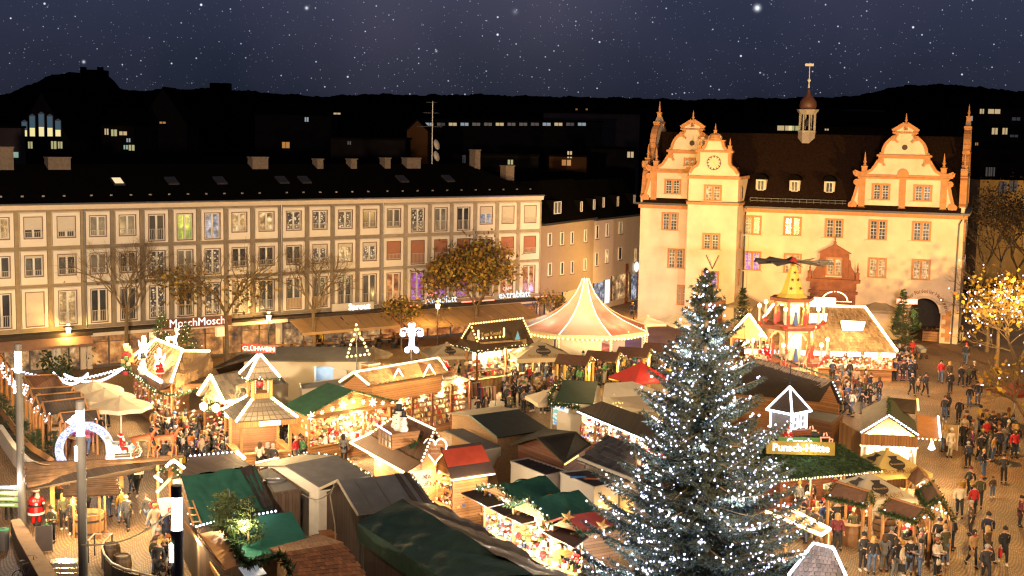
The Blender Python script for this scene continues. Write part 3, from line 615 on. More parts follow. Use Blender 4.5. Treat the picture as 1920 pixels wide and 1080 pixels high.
t.box(-1.8,1.8,-.15,.55,2.24,2.44).box(-1.0,1.0,-.12,.5,3.32,3.45);t.lathe([(.62,3.46),(.66,3.6),(.5,3.95),(.12,4.12),(.05,4.14)],12,(0,.2,0));obelisk(t,0,.2,4.0,1.0,.13)
t.build('gable_trim',M_trim,cg)
MB().prism([(-2.3,0),(2.3,0),(0,2.7)],.5,5).build('gable_roof',M_roofb,cg)
M_dark_num=mat('clock_numeral',(.05,.03,.02));ck=MB()
for k in range(12):a=k*PI/6;ck.bar((.5*math.cos(a),-.03,1.25+.5*math.sin(a)),(.64*math.cos(a),-.03,1.25+.64*math.sin(a)),.1,.04,up=(0,1,0))
ck.tube([(.67*math.cos(a),-.03,1.25+.67*math.sin(a))for a in np.linspace(0,2*PI,25)[:-1]],.03,5,closed=True)
cf=ck.build('clock_ring',M_dark_num,cg);MB().bar((0,-.06,1.4),(.32,-.06,.8),.07,.03,up=(0,1,0)).bar((.05,-.08,1.2),(-.12,-.08,1.55),.07,.03,up=(0,1,0)).build('clock_hand',mat('gold',(.8,.55,.15),.3,metal=.5),cg)
for(zt,zb,pm)in((14.4,12.85,P_hallw),(9.75,8.15,P_hall),(6.1,4.4,P_violet)):hall_window(tc,zt,zb,.86,pm,-3.5)
MB().box(tc-1.6,tc+1.6,-3.85,-3.503,2.9,3.3).box(tc-1.3,tc-.85,-3.75,-3.503,0,2.9).box(tc+.85,tc+1.3,-3.75,-3.503,0,2.9).box(tc-.85,tc+.85,-3.7,-3.503,2.4,2.9).build('doorway',M_sandd,hall)
MB().box(tc-.85,tc+.85,-3.56,-3.504,0,2.4).build('door',mat('door_dark',(.06,.035,.02)),hall)
for zt,zb in((10,8.2),(6.2,4.6),(14.3,13)):
 o=MB().box(0,.1,-.35,.35,0,zt-zb).build('window',M_trim,hall);o.location=(tc+TW+.003,-1.8,zb);MB().box(.101,.13,-.22,.22,.12,zt-zb-.12).build('pane',P_hall,o)
hang=MB().bar((tc+.2,-3.6,6.3),(tc-.3,-4.3,7.7),.05).bar((tc+.2,-3.6,6.3),(tc+.9,-4.3,7.7),.05).ball((tc-.35,-4.0,6.1),.25,sz=1.5).ball((tc+.35,-4.0,5.9),.22);hang.build('hanging_emblem',M_black,hall)
pu=FT.uz(1562,560)[0];pt=MB()
pt.box(pu-2.1,pu-1.25,-.55,-.003,0,4.6).box(pu+1.25,pu+2.1,-.55,-.003,0,4.6).box(pu-1.25,pu+1.25,-.45,-.003,2.9,4.6).box(pu-2.3,pu+2.3,-.7,-.003,4.2,4.45).box(pu-2.15,pu+2.15,-.6,-.003,4.6,5.3).box(pu-2.5,pu+2.5,-.85,-.003,5.301,5.6)
pt.box(pu-1.35,pu-.8,-.45,-.003,5.6,8.1).box(pu+.8,pu+1.35,-.45,-.003,5.6,8.1).box(pu-.8,pu+.8,-.45,-.003,7.7,8.1).box(pu-.8,pu+.8,-.4,-.003,5.6,5.9).prism([(pu-1.55,8.1),(pu+1.55,8.1),(pu,8.95)],-.6,-.003)
for sg in(-1,1):
 pt.prism([(pu+sg*1.36,5.6),(pu+sg*2.05,5.6),(pu+sg*1.95,6.2),(pu+sg*1.6,6.8),(pu+sg*1.5,7.4),(pu+sg*1.36,7.5)][::sg],-.4,-.003)
 obelisk(pt,pu+sg*2.25,-.45,5.6,1.7,.16)
obelisk(pt,pu,-.35,8.8,1.0,.12)
por=pt.build('portal',M_sandd,hall)
hall_window(pu,7.7,5.9,.8,P_hallw,-.2)
MB().box(pu-1.25,pu+1.25,-.12,-.004,0,2.9).build('door',mat('door_dark2',(.08,.045,.025)),por)
q=MB()
for i in range(7):q.box(HW-(1.6 if i%2 else 1.15),HW-.7,-.06,-.003,.15+i*.42,.15+i*.42+.40)
q.build('quoins',M_sand,hall)
M_let=mat('fresco_lettering',(.26,.09,.04));s='Darmstädter Ratskeller Hausbrauerei';R=gr+.55
for i,chr_ in enumerate(s):
 if chr_==' ':continue
 a=math.radians(178-176*i/(len(s)-1));txt(chr_,'arch_letter',.55,M_let,(gc+R*math.cos(a),-.02,gz+R*math.sin(a)),(PI/2,0,0),hall,.004).rotation_euler=Euler((PI/2,-(a-PI/2),0),'XYZ')
for px in(1428,1491,1556):
 u=FT.uz(px,352,-1.4)[0];d=MB().box(-.5,.5,0,2.2,0,1.15);d.prism([(-.62,1.15),(-.55,1.4),(-.3,1.62),(0,1.7),(.3,1.62),(.55,1.4),(.62,1.15)],-.12,2.6,1);do=d.build('dormer',[mat('dormer_stone',(.55,.45,.34),.8,.15),M_rooft],hall);do.location=(u,.95,EV+1.45)
 MB().box(-.33,.33,-.06,-.003,.08,1.1).build('window',mat('dormer_white',(.7,.66,.58),.5),do)
 MB().box(-.27,-.03,-.09,-.061,.14,1.0).box(.03,.27,-.09,-.061,.14,1.0).build('pane',P_hall,do)
tu=FT.uz(1513,250,-6)[0];z0=18.6
M_slate=mat('turret_slate',(.30,.25,.22),.7,.3,6);M_cop=mat('dome_copper_brown',(.11,.045,.025),.5,.35,4)
b=MB().prismz([(tu+0.9*math.cos(a),6+0.9*math.sin(a))for a in np.arange(8)*PI/4+PI/8],z0-1,19.6).build('ridge_turret',M_slate,hall)
c=MB()
for a in np.arange(8)*PI/4+PI/8:c.tube([(tu+.78*math.cos(a),6+.78*math.sin(a),19.6),(tu+.78*math.cos(a),6+.78*math.sin(a),21.7)],.085,6)
c.prismz([(tu+.92*math.cos(a),6+.92*math.sin(a))for a in np.arange(8)*PI/4+PI/8],19.6,19.75).build('lantern_posts',mat('lantern_post_grey',(.36,.32,.26)),b)
MB().lathe([(.8,21.35),(1.05,21.72),(1.12,21.85),(.8,21.93)],8,(tu,6,0)).build('lantern_cornice',mat('lantern_post_grey',(0,0,0)),b)
MB().lathe([(.78,21.93),(.86,22.2),(.8,22.65),(.52,23.05),(.24,23.35),(.14,23.7),(.09,24.0)],14,(tu,6,0)).build('onion_dome',M_cop,b,True)
MB().lathe([(.09,24.0),(.05,24.55),(.16,24.7),(.16,24.8),(.04,24.95),(.03,26.5)],8,(tu,6,0)).box(tu-.45,tu+.4,5.97,6.03,26.15,26.4).build('spire',M_wframe,b)
MB().lathe([(.05,20.9),(.3,20.7),(.42,20.2),(.5,20.15)],10,(tu,6,0)).build('bell',M_metal,b)
# ------ town hall floodlights, and added fill lamps standing in for street lighting
lamp('SPOT',(6,96,8),70000,(1,.60,.16),.4,'town_hall_floodlight',aim=(14,138,10),spot=60,blend=.9)
lamp('SPOT',(44,92,8),76000,(1,.60,.16),.4,'town_hall_floodlight',aim=(36,130,11),spot=65,blend=.9)
lamp('SPOT',(22,70,12),84000,(1,.66,.47),.5,'town_hall_floodlight',aim=(24,132,6),spot=60,blend=.9)
lamp('SPOT',(-14,28,17),188000,(1,.73,.47),.6,'castle_side_fill',aim=(-22,120,6),spot=50,blend=.7)  # added spots near the camera, a warm frontal fill without any fixture
lamp('SPOT',(14,28,17),80000,(1,.66,.34),.6,'castle_side_fill',aim=(16,100,2),spot=60,blend=.7)
for x,y,z,w,c in((28,78,9,1250,(1,.55,.15)),(36,100,9,1300,(1,.55,.15)),(6,92,9,400,(1,.62,.22)),(-12,95,9,400,(1,.62,.22)),(-22,72,9,220,(1,.62,.22)),(-33,97,8,170,(1,.6,.17)),(2,108,8,300,(1,.64,.3)),(27,62,9,600,(1,.55,.15)),(-8,44,13,700,(1,.74,.46)),(3,52,11,350,(1,.74,.46)),(-16,56,10,250,(1,.7,.4))):
 lamp('POINT',(x,y,z),w,c,.4,'square_fill')  # added overhead fill for paving and roofs, no lamp stands here
# ------ market building kit
def board_mat(name,col,step=.14,axis='z',rough=.75,var=.35,gap=.12):
 if name in _M:return _M[name]
 m=bpy.data.materials.new(name);m.use_nodes=True;nt=m.node_tree;N=nt.nodes;Lk=nt.links;b=N['Principled BSDF'];b.inputs['Roughness'].default_value=rough
 tc=N.new('ShaderNodeTexCoord');sp=N.new('ShaderNodeSeparateXYZ');Lk.new(tc.outputs['Object'],sp.inputs[0])
 def mth(op,a,c=None):
  n=N.new('ShaderNodeMath');n.operation=op
  for i,q in enumerate((a,c)):
   if q is None:continue
   if isinstance(q,(int,float)):n.inputs[i].default_value=q
   else:Lk.new(q,n.inputs[i])
  return n.outputs[0]
 co=sp.outputs['Z']if axis=='z' else mth('ADD',sp.outputs['X'],sp.outputs['Y'])
 q=mth('DIVIDE',co,step);fl=mth('FLOOR',q);fr=mth('FRACT',q);gp=mth('LESS_THAN',fr,gap)
 wn=N.new('ShaderNodeTexWhiteNoise');wn.noise_dimensions='1D';Lk.new(fl,wn.inputs['W'])
 nz=N.new('ShaderNodeTexNoise');nz.inputs['Scale'].default_value=4;nz.inputs['Detail'].default_value=5
 mp=N.new('ShaderNodeMapping');mp.inputs['Scale'].default_value=(1,1,4)if axis=='z' else(4,4,.5);Lk.new(tc.outputs['Object'],mp.inputs[0]);Lk.new(mp.outputs[0],nz.inputs[0])
 v=mth('ADD',mth('MULTIPLY',wn.outputs['Value'],var),mth('MULTIPLY',nz.outputs[0],.5));v=mth('SUBTRACT',1.18,v)
 v=mth('MULTIPLY',v,mth('SUBTRACT',1,mth('MULTIPLY',gp,.65)))
 vm=N.new('ShaderNodeVectorMath');vm.operation='SCALE';vm.inputs[0].default_value=col;Lk.new(v,vm.inputs['Scale']);Lk.new(vm.outputs[0],b.inputs['Base Color'])
 bp=N.new('ShaderNodeBump');bp.inputs['Strength'].default_value=.5;bp.inputs['Distance'].default_value=.02;bp.invert=True;Lk.new(gp,bp.inputs['Height']);Lk.new(bp.outputs[0],b.inputs['Normal'])
 _M[name]=m;return m
def rand_mat(name,col,var=.45,rough=.8):
 if name in _M:return _M[name]
 m=bpy.data.materials.new(name);m.use_nodes=True;nt=m.node_tree;N=nt.nodes;Lk=nt.links;b=N['Principled BSDF'];b.inputs['Roughness'].default_value=rough
 oi=N.new('ShaderNodeObjectInfo');mr=N.new('ShaderNodeMapRange');mr.inputs['To Min'].default_value=1-var;mr.inputs['To Max'].default_value=1+var*.5;Lk.new(oi.outputs['Random'],mr.inputs[0])
 tc=N.new('ShaderNodeTexCoord');nz=N.new('ShaderNodeTexNoise');nz.inputs['Scale'].default_value=14;Lk.new(tc.outputs['Object'],nz.inputs[0])
 ml=N.new('ShaderNodeMath');ml.operation='MULTIPLY_ADD';Lk.new(nz.outputs[0],ml.inputs[0]);ml.inputs[1].default_value=.6;ml.inputs[2].default_value=.7
 m2=N.new('ShaderNodeMath');m2.operation='MULTIPLY';Lk.new(ml.outputs[0],m2.inputs[0]);Lk.new(mr.outputs[0],m2.inputs[1])
 vm=N.new('ShaderNodeVectorMath');vm.operation='SCALE';vm.inputs[0].default_value=col;Lk.new(m2.outputs[0],vm.inputs['Scale']);Lk.new(vm.outputs[0],b.inputs['Base Color']);m['shingle_col']=col;_M[name]=m;return m
W_or=board_mat('boards_orange',(.44,.20,.065));W_orv=board_mat('boards_orange_upright',(.46,.22,.075),.13,'xy');W_dk=board_mat('boards_dark_upright',(.10,.062,.04),.12,'xy')
W_br=board_mat('boards_brown',(.22,.10,.045));W_pale=board_mat('boards_pale',(.45,.28,.13),.15,'xy');W_post=mat('timber_post',(.40,.19,.065),.7,.3,4);W_red=board_mat('boards_redbrown',(.26,.085,.035))
T_green=mat('tarp_green',(.012,.075,.045),.55,.35,2.2,.35,7);T_dkgreen=mat('tarp_dark_green',(.018,.045,.027),.5,.45,1.8,.5,5);T_teal=mat('felt_teal',(.008,.12,.08),.8,.25,3,.1,30)
T_grey=mat('roof_felt_grey',(.15,.14,.125),.8,.25,2,.2,30);T_dark=board_mat('roof_boards_dark',(.055,.036,.024),.2,'xy');T_brown=board_mat('roof_boards_brown',(.17,.075,.035),.22,'xy',.55);T_felt=mat('roof_felt_brown',(.14,.066,.036),.75,.35,5,.35,22)
T_cream=mat('canvas_cream',(.62,.50,.34),.8,.1,1.5,.15,6);T_white=mat('canvas_white',(.66,.60,.50),.75,.12,1.5,.15,6);T_red=mat('canvas_red',(.42,.02,.018),.7,.2,2,.2,8);T_redfelt=mat('felt_red',(.30,.035,.018),.8,.2,3)
T_olive=mat('roof_felt_olive',(.055,.045,.018),.8,.4,4,.3,25);T_beige=mat('canvas_beige',(.40,.31,.19),.8,.12,2,.1,10)
M_fir=mat('fir_green',(.028,.065,.022),.8,.5,8);M_fir2=mat('fir_yellow_green',(.085,.11,.022),.8,.5,8);M_cont=mat('container_cream',(.56,.47,.34),.6,.1,1,.05,20)
L_warm=glow('led_warm',(1,.70,.30),16);L_bulb=glow('bulb_yellow',(1,.60,.15),2.8);L_cool=glow('led_cool',(.80,.86,1),5.0);L_pale=glow('bulb_pale',(1,.74,.40),2.6)
L_warm.cycles.emission_sampling='AUTO'
L_sign=glow('sign_warm_panel',(1,.78,.42),10);L_sign.cycles.emission_sampling='AUTO';L_blue=glow('sign_blue_panel',(.62,.78,1),3.0);L_red=glow('sign_red_panel',(1,.12,.08),3.0)
GOODS=[glow('goods_bright',(1,.62,.25),.8),mat('goods_red',(.5,.03,.03),.5),mat('goods_gold',(.62,.40,.12),.4),mat('goods_white',(.6,.45,.28),.5),mat('goods_green',(.10,.17,.05),.5),mat('goods_blue',(.12,.12,.22),.5),mat('goods_brown',(.22,.10,.05),.6),mat('goods_pink',(.6,.2,.25),.5),mat('goods_tan',(.5,.35,.2),.6),mat('goods_dark',(.05,.04,.05),.6)]
GOODS_WOOL=[GOODS[i]for i in(8,3,2,6,9,3,8,1,2,0)]
def A3(p):return np.array(p,float)
def lerp(a,b,t):return A3(a)*(1-t)+A3(b)*t
def bulbs(parent,segs,m,step=.3,r=.055,name='bulb_string',wire=True,off=(0,0,.06)):
 mb=MB()
 for a,b in segs:
  a=A3(a)+off;b=A3(b)+off;n=max(1,int(np.linalg.norm(b-a)/step))
  for i in range(n+1):mb.ball(lerp(a,b,i/n),r)
 return mb.build(name,m,parent,kind='stuff')
def strip(parent,segs,m,r=.05,name='light_strip',off=(0,0,.07)):
 for a,b in segs:MB().tube([A3(a)+off,A3(b)+off],r,6).build(name,m,parent)
def garland(parent,pts,r=.16,dens=85,m=None,name='garland',lights=None):
 """a fir garland along a line: many short sprigs"""
 rnd=random.Random(len(pts)+int(pts[0][0]*10));mb=MB()
 for a,b in zip(pts[:-1],pts[1:]):
  a=A3(a);b=A3(b);L=np.linalg.norm(b-a);n=int(L*dens*1.5)
  for i in range(n):
   c=lerp(a,b,rnd.random());d=np.array([rnd.gauss(0,1),rnd.gauss(0,1),rnd.gauss(0,1)-.25]);d/=np.linalg.norm(d);q=np.cross(d,(rnd.random(),rnd.random(),1));q/=np.linalg.norm(q)+1e-6
   e=r*rnd.uniform(.7,1.5);w=r*.28
   mb.add([c-q*w,c+q*w,c+d*e],[(0,1,2)],rnd.choice((0,0,1)))
 o=mb.build(name,[m or M_fir,M_fir2],parent)
 if lights:
  lb=MB()
  for a,b in zip(pts[:-1],pts[1:]):
   a=A3(a);b=A3(b)
   for i in range(int(np.linalg.norm(b-a)/.22)):lb.ball(lerp(a,b,rnd.random())+np.array([rnd.uniform(-.1,.1),rnd.uniform(-.12,.12),rnd.uniform(-.1,.15)]),.04)
  lb.build('bulb_string',lights,parent,kind='stuff')
 return o
def pieces(parent,q,nr,nc,m,name='shingle',t=.05,lap=1.35,jit=.02,join=False):
 """overlapping shingles laid on a roof slope q = (ridgeA, ridgeB, eaveB, eaveA): each an object, one shared mesh"""
 ra,rb,eb,ea=[A3(p)for p in q];me=None;rnd=random.Random(nr*nc);jm=MB()
 for r in range(nr):
  for c in range(nc):
   sh=.5 if r%2 else 0
   u0=(c+sh)/(nc+.5);u1=(c+1+sh)/(nc+.5);v0=r/nr;v1=(r+1)/nr
   def P(u,v):return lerp(lerp(ra,rb,u),lerp(ea,eb,u),v)
   o=P(u0,v0);ux=P(u1,v0)-o;vy=(P(u0,v1)-o)*lap;n=np.cross(vy,ux);n/=np.linalg.norm(n)
   if n[2]<0:n=-n
   k=rnd.uniform(-jit,jit)
   if join:
    nn=n*(t+k);b_=o+n*.012;sh_=ux*.04;jm.hexa([b_+sh_,b_+ux-sh_,b_+ux-sh_+vy,b_+sh_+vy,b_+sh_+n*t*.5,b_+ux-sh_+n*t*.5,b_+ux-sh_+vy+nn,b_+sh_+vy+nn],rnd.randrange(4));continue
   if me is None:me=MB().box(.03,.97,0,1,.0,1).mesh(name,m)
   vy2=vy+n*(t*.9+k)
   ob=bpy.data.objects.new(name,me);COL.objects.link(ob);ob.parent=parent
   ob.matrix_local=Matrix(((ux[0],vy2[0],n[0]*t,o[0]+n[0]*.01),(ux[1],vy2[1],n[1]*t,o[1]+n[1]*.01),(ux[2],vy2[2],n[2]*t,o[2]+n[2]*.01),(0,0,0,1)))
 if join:jm.build('shingles',join_mats(m),parent,kind='stuff')
def wrinkle_slab(q,n=22,amp=.035,seed=1,t=.05):
 """a sagging tarpaulin over a slope: finely divided sheet with folds"""
 ra,rb,eb,ea=[A3(p)for p in q];rnd=random.Random(seed);m=MB();N=np.cross(rb-ra,ea-ra);N/=np.linalg.norm(N)
 if N[2]<0:N=-N
 f=[(rnd.uniform(2,9),rnd.uniform(-7,7),rnd.uniform(0,6))for _ in range(6)]
 P=[]
 for j in range(n+1):
  for i in range(n+1):
   u,v=i/n,j/n;h=sum(math.sin(a*u*2+b*v+c)for a,b,c in f)/6
   h2=abs(math.sin(9*u+3.5*v+f[0][2]))**6+.5*abs(math.sin(26*u-6*v*v+f[1][2]))**5*(.3+.7*v)
   e=min(1,6*min(u,1-u,v+.2,1.2-v))
   P.append(lerp(lerp(ra,rb,u),lerp(ea,eb,u),v)+N*(amp*(h-.6*h2)*e-.05*math.sin(PI*u)*math.sin(PI*v)))
 fs=[(j*(n+1)+i,j*(n+1)+i+1,(j+1)*(n+1)+i+1,(j+1)*(n+1)+i)for j in range(n)for i in range(n)]
 m.add(P,fs);m.add([p-N*t for p in P],[f_[::-1]for f_ in fs]);return m
def join_mats(m):
 c=m['shingle_col']if 'shingle_col' in m else(.3,.18,.08);return[mat(m.name+str(i),tuple(x*k for x in c),.8,.4,9)for i,k in enumerate((.65,.85,1,1.2))]
class Hut:
 """a gable-roofed stall: roof slopes, walls with open sides, counter, posts"""
 def __init__(s,name,label,A,B,eA,eB,zr,ze,roof,wall=W_or,oA=None,oB=None,cat='market stall',group='market stalls',cover=None,nr=6,nc=12,cm=None,open_=(),inset=.28,mono=False,wallbot=0,counter=1.0,roof2=None,post=W_post,nowalls=False,fold=.035,t=.07,goods=None,dens=1.0):
  RA,RB,EA,EB=G(*A,zr),G(*B,zr),G(*eA,ze),G(*eB,ze)
  OA=G(*oA,ze)if oA else RA+(RA-EA)*[1,1,-1]
  OB=G(*oB,ze)if oB else(OA+(EB-EA)if oA else RB+(RB-EB)*[1,1,-1])
  if mono:OA,OB=RA,RB
  c=(EA+EB+OA+OB)/4;d=RB-RA
  s.root=empty(name,(c[0],c[1],0),math.atan2(d[1],d[0]),label,cat,group)
  L=lambda p:A3(local(s.root,p))
  s.RA,s.RB,s.EA,s.EB,s.OA,s.OB=map(L,(RA,RB,EA,EB,OA,OB));s.zr,s.ze=zr,ze
  for k,q in enumerate(((s.RA,s.RB,s.EB,s.EA),(s.RB,s.RA,s.OA,s.OB))):
   if mono and k:break
   rm=roof if k==0 or roof2 is None else roof2
   if cover=='tarp':wrinkle_slab(q,44,fold*1.6,k+int(abs(c[0])*7)).build('roof_tarp',rm,s.root,True)
   else:
    o=MB().slab(q,t).build('roof_slope',rm,s.root)
    if cover=='shingle':pieces(o,q,nr,nc,cm,join=nr*nc>150)
  if nowalls:return
  cc=(s.EA+s.EB+s.OA+s.OB)/4
  def ins(p):p=A3(p);d=p-cc;d[2]=0;n=np.linalg.norm(d);return p-d/(n+1e-9)*inset*1.4
  ea,eb,oa,ob=map(ins,(s.EA,s.EB,s.OA,s.OB));s.fl=(ea,eb,ob,oa)
  s.ra=lerp(s.RA,s.RB,inset/max(.5,np.linalg.norm(d[:2])));s.rb=lerp(s.RB,s.RA,inset/max(.5,np.linalg.norm(d[:2])))
  zt=ze-.08
  for nm,p,q,rg in(('front',ea,eb,None),('back',oa,ob,None),('endA',ea,oa,s.ra),('endB',eb,ob,s.rb)):
   p=A3(p);q=A3(q);op=nm in open_
   b0=np.array([p[0],p[1],wallbot]);b1=np.array([q[0],q[1],wallbot]);n=np.cross(q-p,(0,0,1.));n/=np.linalg.norm(n)+1e-9
   def wl(z0,z1,name='wall',mt=wall,th=.07,o=0.0):
    vs=[]
    for zz in(z0,z1):
     for off in(-th/2,th/2):vs+=[np.array([p[0],p[1],zz])+n*(off+o),np.array([q[0],q[1],zz])+n*(off+o)]
    return MB().hexa([vs[0],vs[1],vs[3],vs[2],vs[4],vs[5],vs[7],vs[6]]).build(name,mt,s.root)
   if op:
    wl(0,counter,'counter')
    sg=1 if(n@(lerp(p,q,.5)-cc))>0 else-1
    MB().bar(np.array([p[0],p[1],counter+.03])+n*sg*.12,np.array([q[0],q[1],counter+.03])+n*sg*.12,.42,.05).build('counter_top',post,s.root)
    k=max(1,int(np.linalg.norm(q-p)/1.6))
    for i in range(k+1):
     x=lerp(p,q,i/k);MB().bar((x[0],x[1],counter+.06),(x[0],x[1],zt),.09,.09).build('post',post,s.root)
    if goods:
     g=MB();rnd=random.Random(int(abs(c[0])*100)+len(nm));Lh=np.linalg.norm(q-p)
     for i in range(int(Lh*52*dens)):
      u=rnd.random();x=lerp(p,q,u)-n*sg*rnd.uniform(-.12,.9);lvl=rnd.random()
      z=counter+.07 if lvl<.55 else rnd.uniform(counter+.3,zt-.15);r_=rnd.uniform(.035,.095)
      mi=rnd.randrange(len(goods))
      if rnd.random()<.5:g.ball((x[0],x[1],z+r_),r_,mi)
      else:g.box(x[0]-r_,x[0]+r_,x[1]-r_,x[1]+r_,z,z+r_*rnd.uniform(1,3),mi)
     go=g.build('goods',goods,None,kind='stuff');go.location=s.root.location;go.rotation_euler=s.root.rotation_euler;tag(go,'small wares laid out in the '+(label[:6].strip()+' ' if name=='green_tarp_stall' else '')+name.replace('_',' '),'goods')
   else:wl(wallbot,zt)
   if rg is not None and not mono:
    th=.035;vs=[p+n*th,q+n*th,A3(rg)+n*th,p-n*th,q-n*th,A3(rg)-n*th];vs=[np.array([v[0],v[1],v[2]-.09])for v in vs]
    MB().add(vs,[(0,1,2),(5,4,3),(0,3,4,1),(1,4,5,2),(2,5,3,0)]).build('gable_board',wall,s.root)
 def lit(s,power,color=SOFT,frac=(.5,.5),z=None,size=.12,out=0.0):
  ea,eb,ob,oa=s.EA,s.EB,s.OB,s.OA
  p=lerp(lerp(ea,eb,frac[0]),lerp(oa,ob,frac[0]),frac[1]);d=lerp(ea,eb,.5)-lerp(oa,ob,.5);d[2]=0;d/=np.linalg.norm(d)+1e-9
  p=p+d*out;o=lamp('POINT',(p[0],p[1],z or s.ze-.35),power,color,size,'stall_lamp',parent=s.root);return o
 def edge(s,*names):
  return[(getattr(s,a),getattr(s,b))for a,b in(n.split('-')for n in names)]
def near_local(h,x,y,z,d):return A3(local(h.root if hasattr(h,'root')else h,at_depth(x,y,G(x,y,z)[1]-d)))
def px_local(h,x,y,z):return A3(local(h.root if hasattr(h,'root')else h,G(x,y,z)))
def quad_part(root,name,pts,m,t=.06,**k):
 return MB().slab([local(root,G(x,y,z))for x,y,z in pts],t).build(name,m,root,**k)
def umbrella(apex,za,rad,label,m,n=4,rot=.6,drop=.75,valance=.22,group='sun umbrellas',logo=None,hole=True,pole_m=M_wframe,zbase=0):
 p=G(*apex,za);root=empty('market_umbrella',(p[0],p[1],zbase),rot,label,'umbrella',group);h=za-zbase
 ring=[(rad*math.cos(2*PI*i/n+PI/n),rad*math.sin(2*PI*i/n+PI/n),h-drop)for i in range(n)]
 mb=MB()
 for i in range(n):
  a,b=A3(ring[i]),A3(ring[(i+1)%n]);top=np.array([0,0,h]);mid=lerp(lerp(a,b,.5),top,.5)-np.array([0,0,.04])
  ma,mbb=lerp(a,top,.5),lerp(b,top,.5);e=lerp(a,b,.5)+[0,0,.04]
  mb.add([top,ma,mid,mbb,a,e,b,a-[0,0,valance],e-[0,0,valance],b-[0,0,valance]],[(0,1,2),(0,2,3),(1,4,5,2),(2,5,6,3),(4,7,8,5),(5,8,9,6)])
 cn=mb.build('canopy',m,root)
 MB().lathe([(.10,h-.02),(.13,h+.06),(.02,h+.10)],8).build('cap',m,root)
 MB().tube([(0,0,.05),(0,0,h)],.04,8).build('pole',pole_m,root)
 for i in range(n):MB().bar((0,0,h-.06),(ring[i][0],ring[i][1],ring[i][2]-.04),.03).build('rib',pole_m,root)
 MB().lathe([(.4,0),(.4,.06),(.12,.1),(.06,.3)],10).build('base',M_metal,root)
 if logo:
  for i in logo:
   a,b=A3(ring[i]),A3(ring[(i+1)%n]);top=np.array([0,0,h]);ex=(b-a)/np.linalg.norm(b-a);ey=top-(a+b)/2;ly=np.linalg.norm(ey);ey/=ly;ez=np.cross(ex,ey)
   if ez[2]<0:ez=-ez
   o=(a+b)/2;W=np.linalg.norm(b-a)
   M4=Matrix(((ex[0],ey[0],ez[0],o[0]),(ex[1],ey[1],ez[1],o[1]),(ex[2],ey[2],ez[2],o[2]),(0,0,0,1)))
   lm=mat('print_dark',(.04,.03,.025),.8);lo=mat('print_ochre',(.36,.20,.06),.8)
   e=MB();R_=W*.13;cy_=ly*.40
   e.prism([(R_*1.0*math.cos(t),cy_+R_*.85*math.sin(t))for t in np.linspace(0,2*PI,17)[:-1]],0,.006)
   e.prism([(-R_*.4,cy_+R_*.8),(R_*.4,cy_+R_*.8),(R_*.4,cy_+R_*1.0),(R_*.62,cy_+R_*1.4),(-R_*.62,cy_+R_*1.4),(-R_*.4,cy_+R_*1.0)],0,.007)
   e.prism([(-R_*.55,cy_-R_*1.25),(R_*.55,cy_-R_*1.25),(R_*.35,cy_-R_*.8),(-R_*.35,cy_-R_*.8)],0,.007)
   e.v=[(x,z,-y+.012+.02)for x,y,z in e.v];lg=e.build('emblem',lm,root);lg.matrix_local=M4
   tb=txt('Braustübl','emblem_lettering',R_*.45,mat('print_pale',(.5,.36,.16)),(0,0,0),(0,0,0),lg,.003);tb.location=(0,cy_,.045)
   tw=txt("Braustüb'l",'canopy_lettering',W*.15,lo,(0,0,0),(0,0,0),root,.003);tw.matrix_local=M4@Matrix.Translation((0,ly*.14,.035))
 return root
def stand(label,A,B,eA,eB,zr,ze,roof=T_felt,light=L_cool,gar=True,power=60,group='roofed standing tables',sides=('A',),plain=False,cover=None):
 """small open roof on four posts over a standing table, fir garland along its edges"""
 RA,RB,EA,EB=G(*A,zr),G(*B,zr),G(*eA,ze),G(*eB,ze);OA=RA+(RA-EA)*[1,1,-1];OB=RB+(RB-EB)*[1,1,-1];c=(EA+EB+OA+OB)/4;d=RB-RA
 r=empty('standing_table_shelter',(c[0],c[1],0),math.atan2(d[1],d[0]),label,'shelter',group)
 ra,rb,ea,eb,oa,ob=[A3(local(r,p))for p in(RA,RB,EA,EB,OA,OB)]
 MB().slab((ra,rb,eb,ea),.06).build('roof_slope',roof,r);MB().slab((rb,ra,oa,ob),.06).build('roof_slope',roof,r)
 MB().bar(ra+[0,0,.04],rb+[0,0,.04],.14,.05).build('ridge_board',W_post,r)
 cc=(ea+eb+oa+ob)/4
 for p in(ea,eb,oa,ob):
  q=lerp(p,cc,.14);MB().bar((q[0],q[1],0),(q[0],q[1],p[2]+.05),.11).build('post',W_post,r)
  MB().bar((q[0],q[1],p[2]-.6),lerp((q[0],q[1],p[2]),(cc[0],cc[1],p[2]),.3),.08).build('brace',W_post,r)
 for a,b,t in((ea,oa,ra),(eb,ob,rb)):
  MB().bar(lerp(a,t,.06),lerp(t,a,.03),.1,.08).bar(lerp(b,t,.06),lerp(t,b,.03),.1,.08).build('gable_truss',W_post,r)
 if gar:
  garland(r,[ra,ea,eb,rb],.19,150);garland(r,[ra,oa],.19,130);garland(r,[rb,ob],.19,130)
 if light:
  bulbs(r,[(lerp(ea,cc,.2),lerp(oa,cc,.2)),(lerp(eb,cc,.2),lerp(ob,cc,.2))],light,.3,.06)
 if power:lamp('POINT',(0,0,ze-.25),power,SOFT,.1,'shelter_lamp',parent=r)
 MB().lathe([(.38,0),(.45,.3),(.45,.65),(.38,1.0)],12,cap=True).lathe([(.55,1.0),(.55,1.05)],14).build('table',mat('cask_wood',(.20,.10,.045),.6,.3,5),r)
 return r
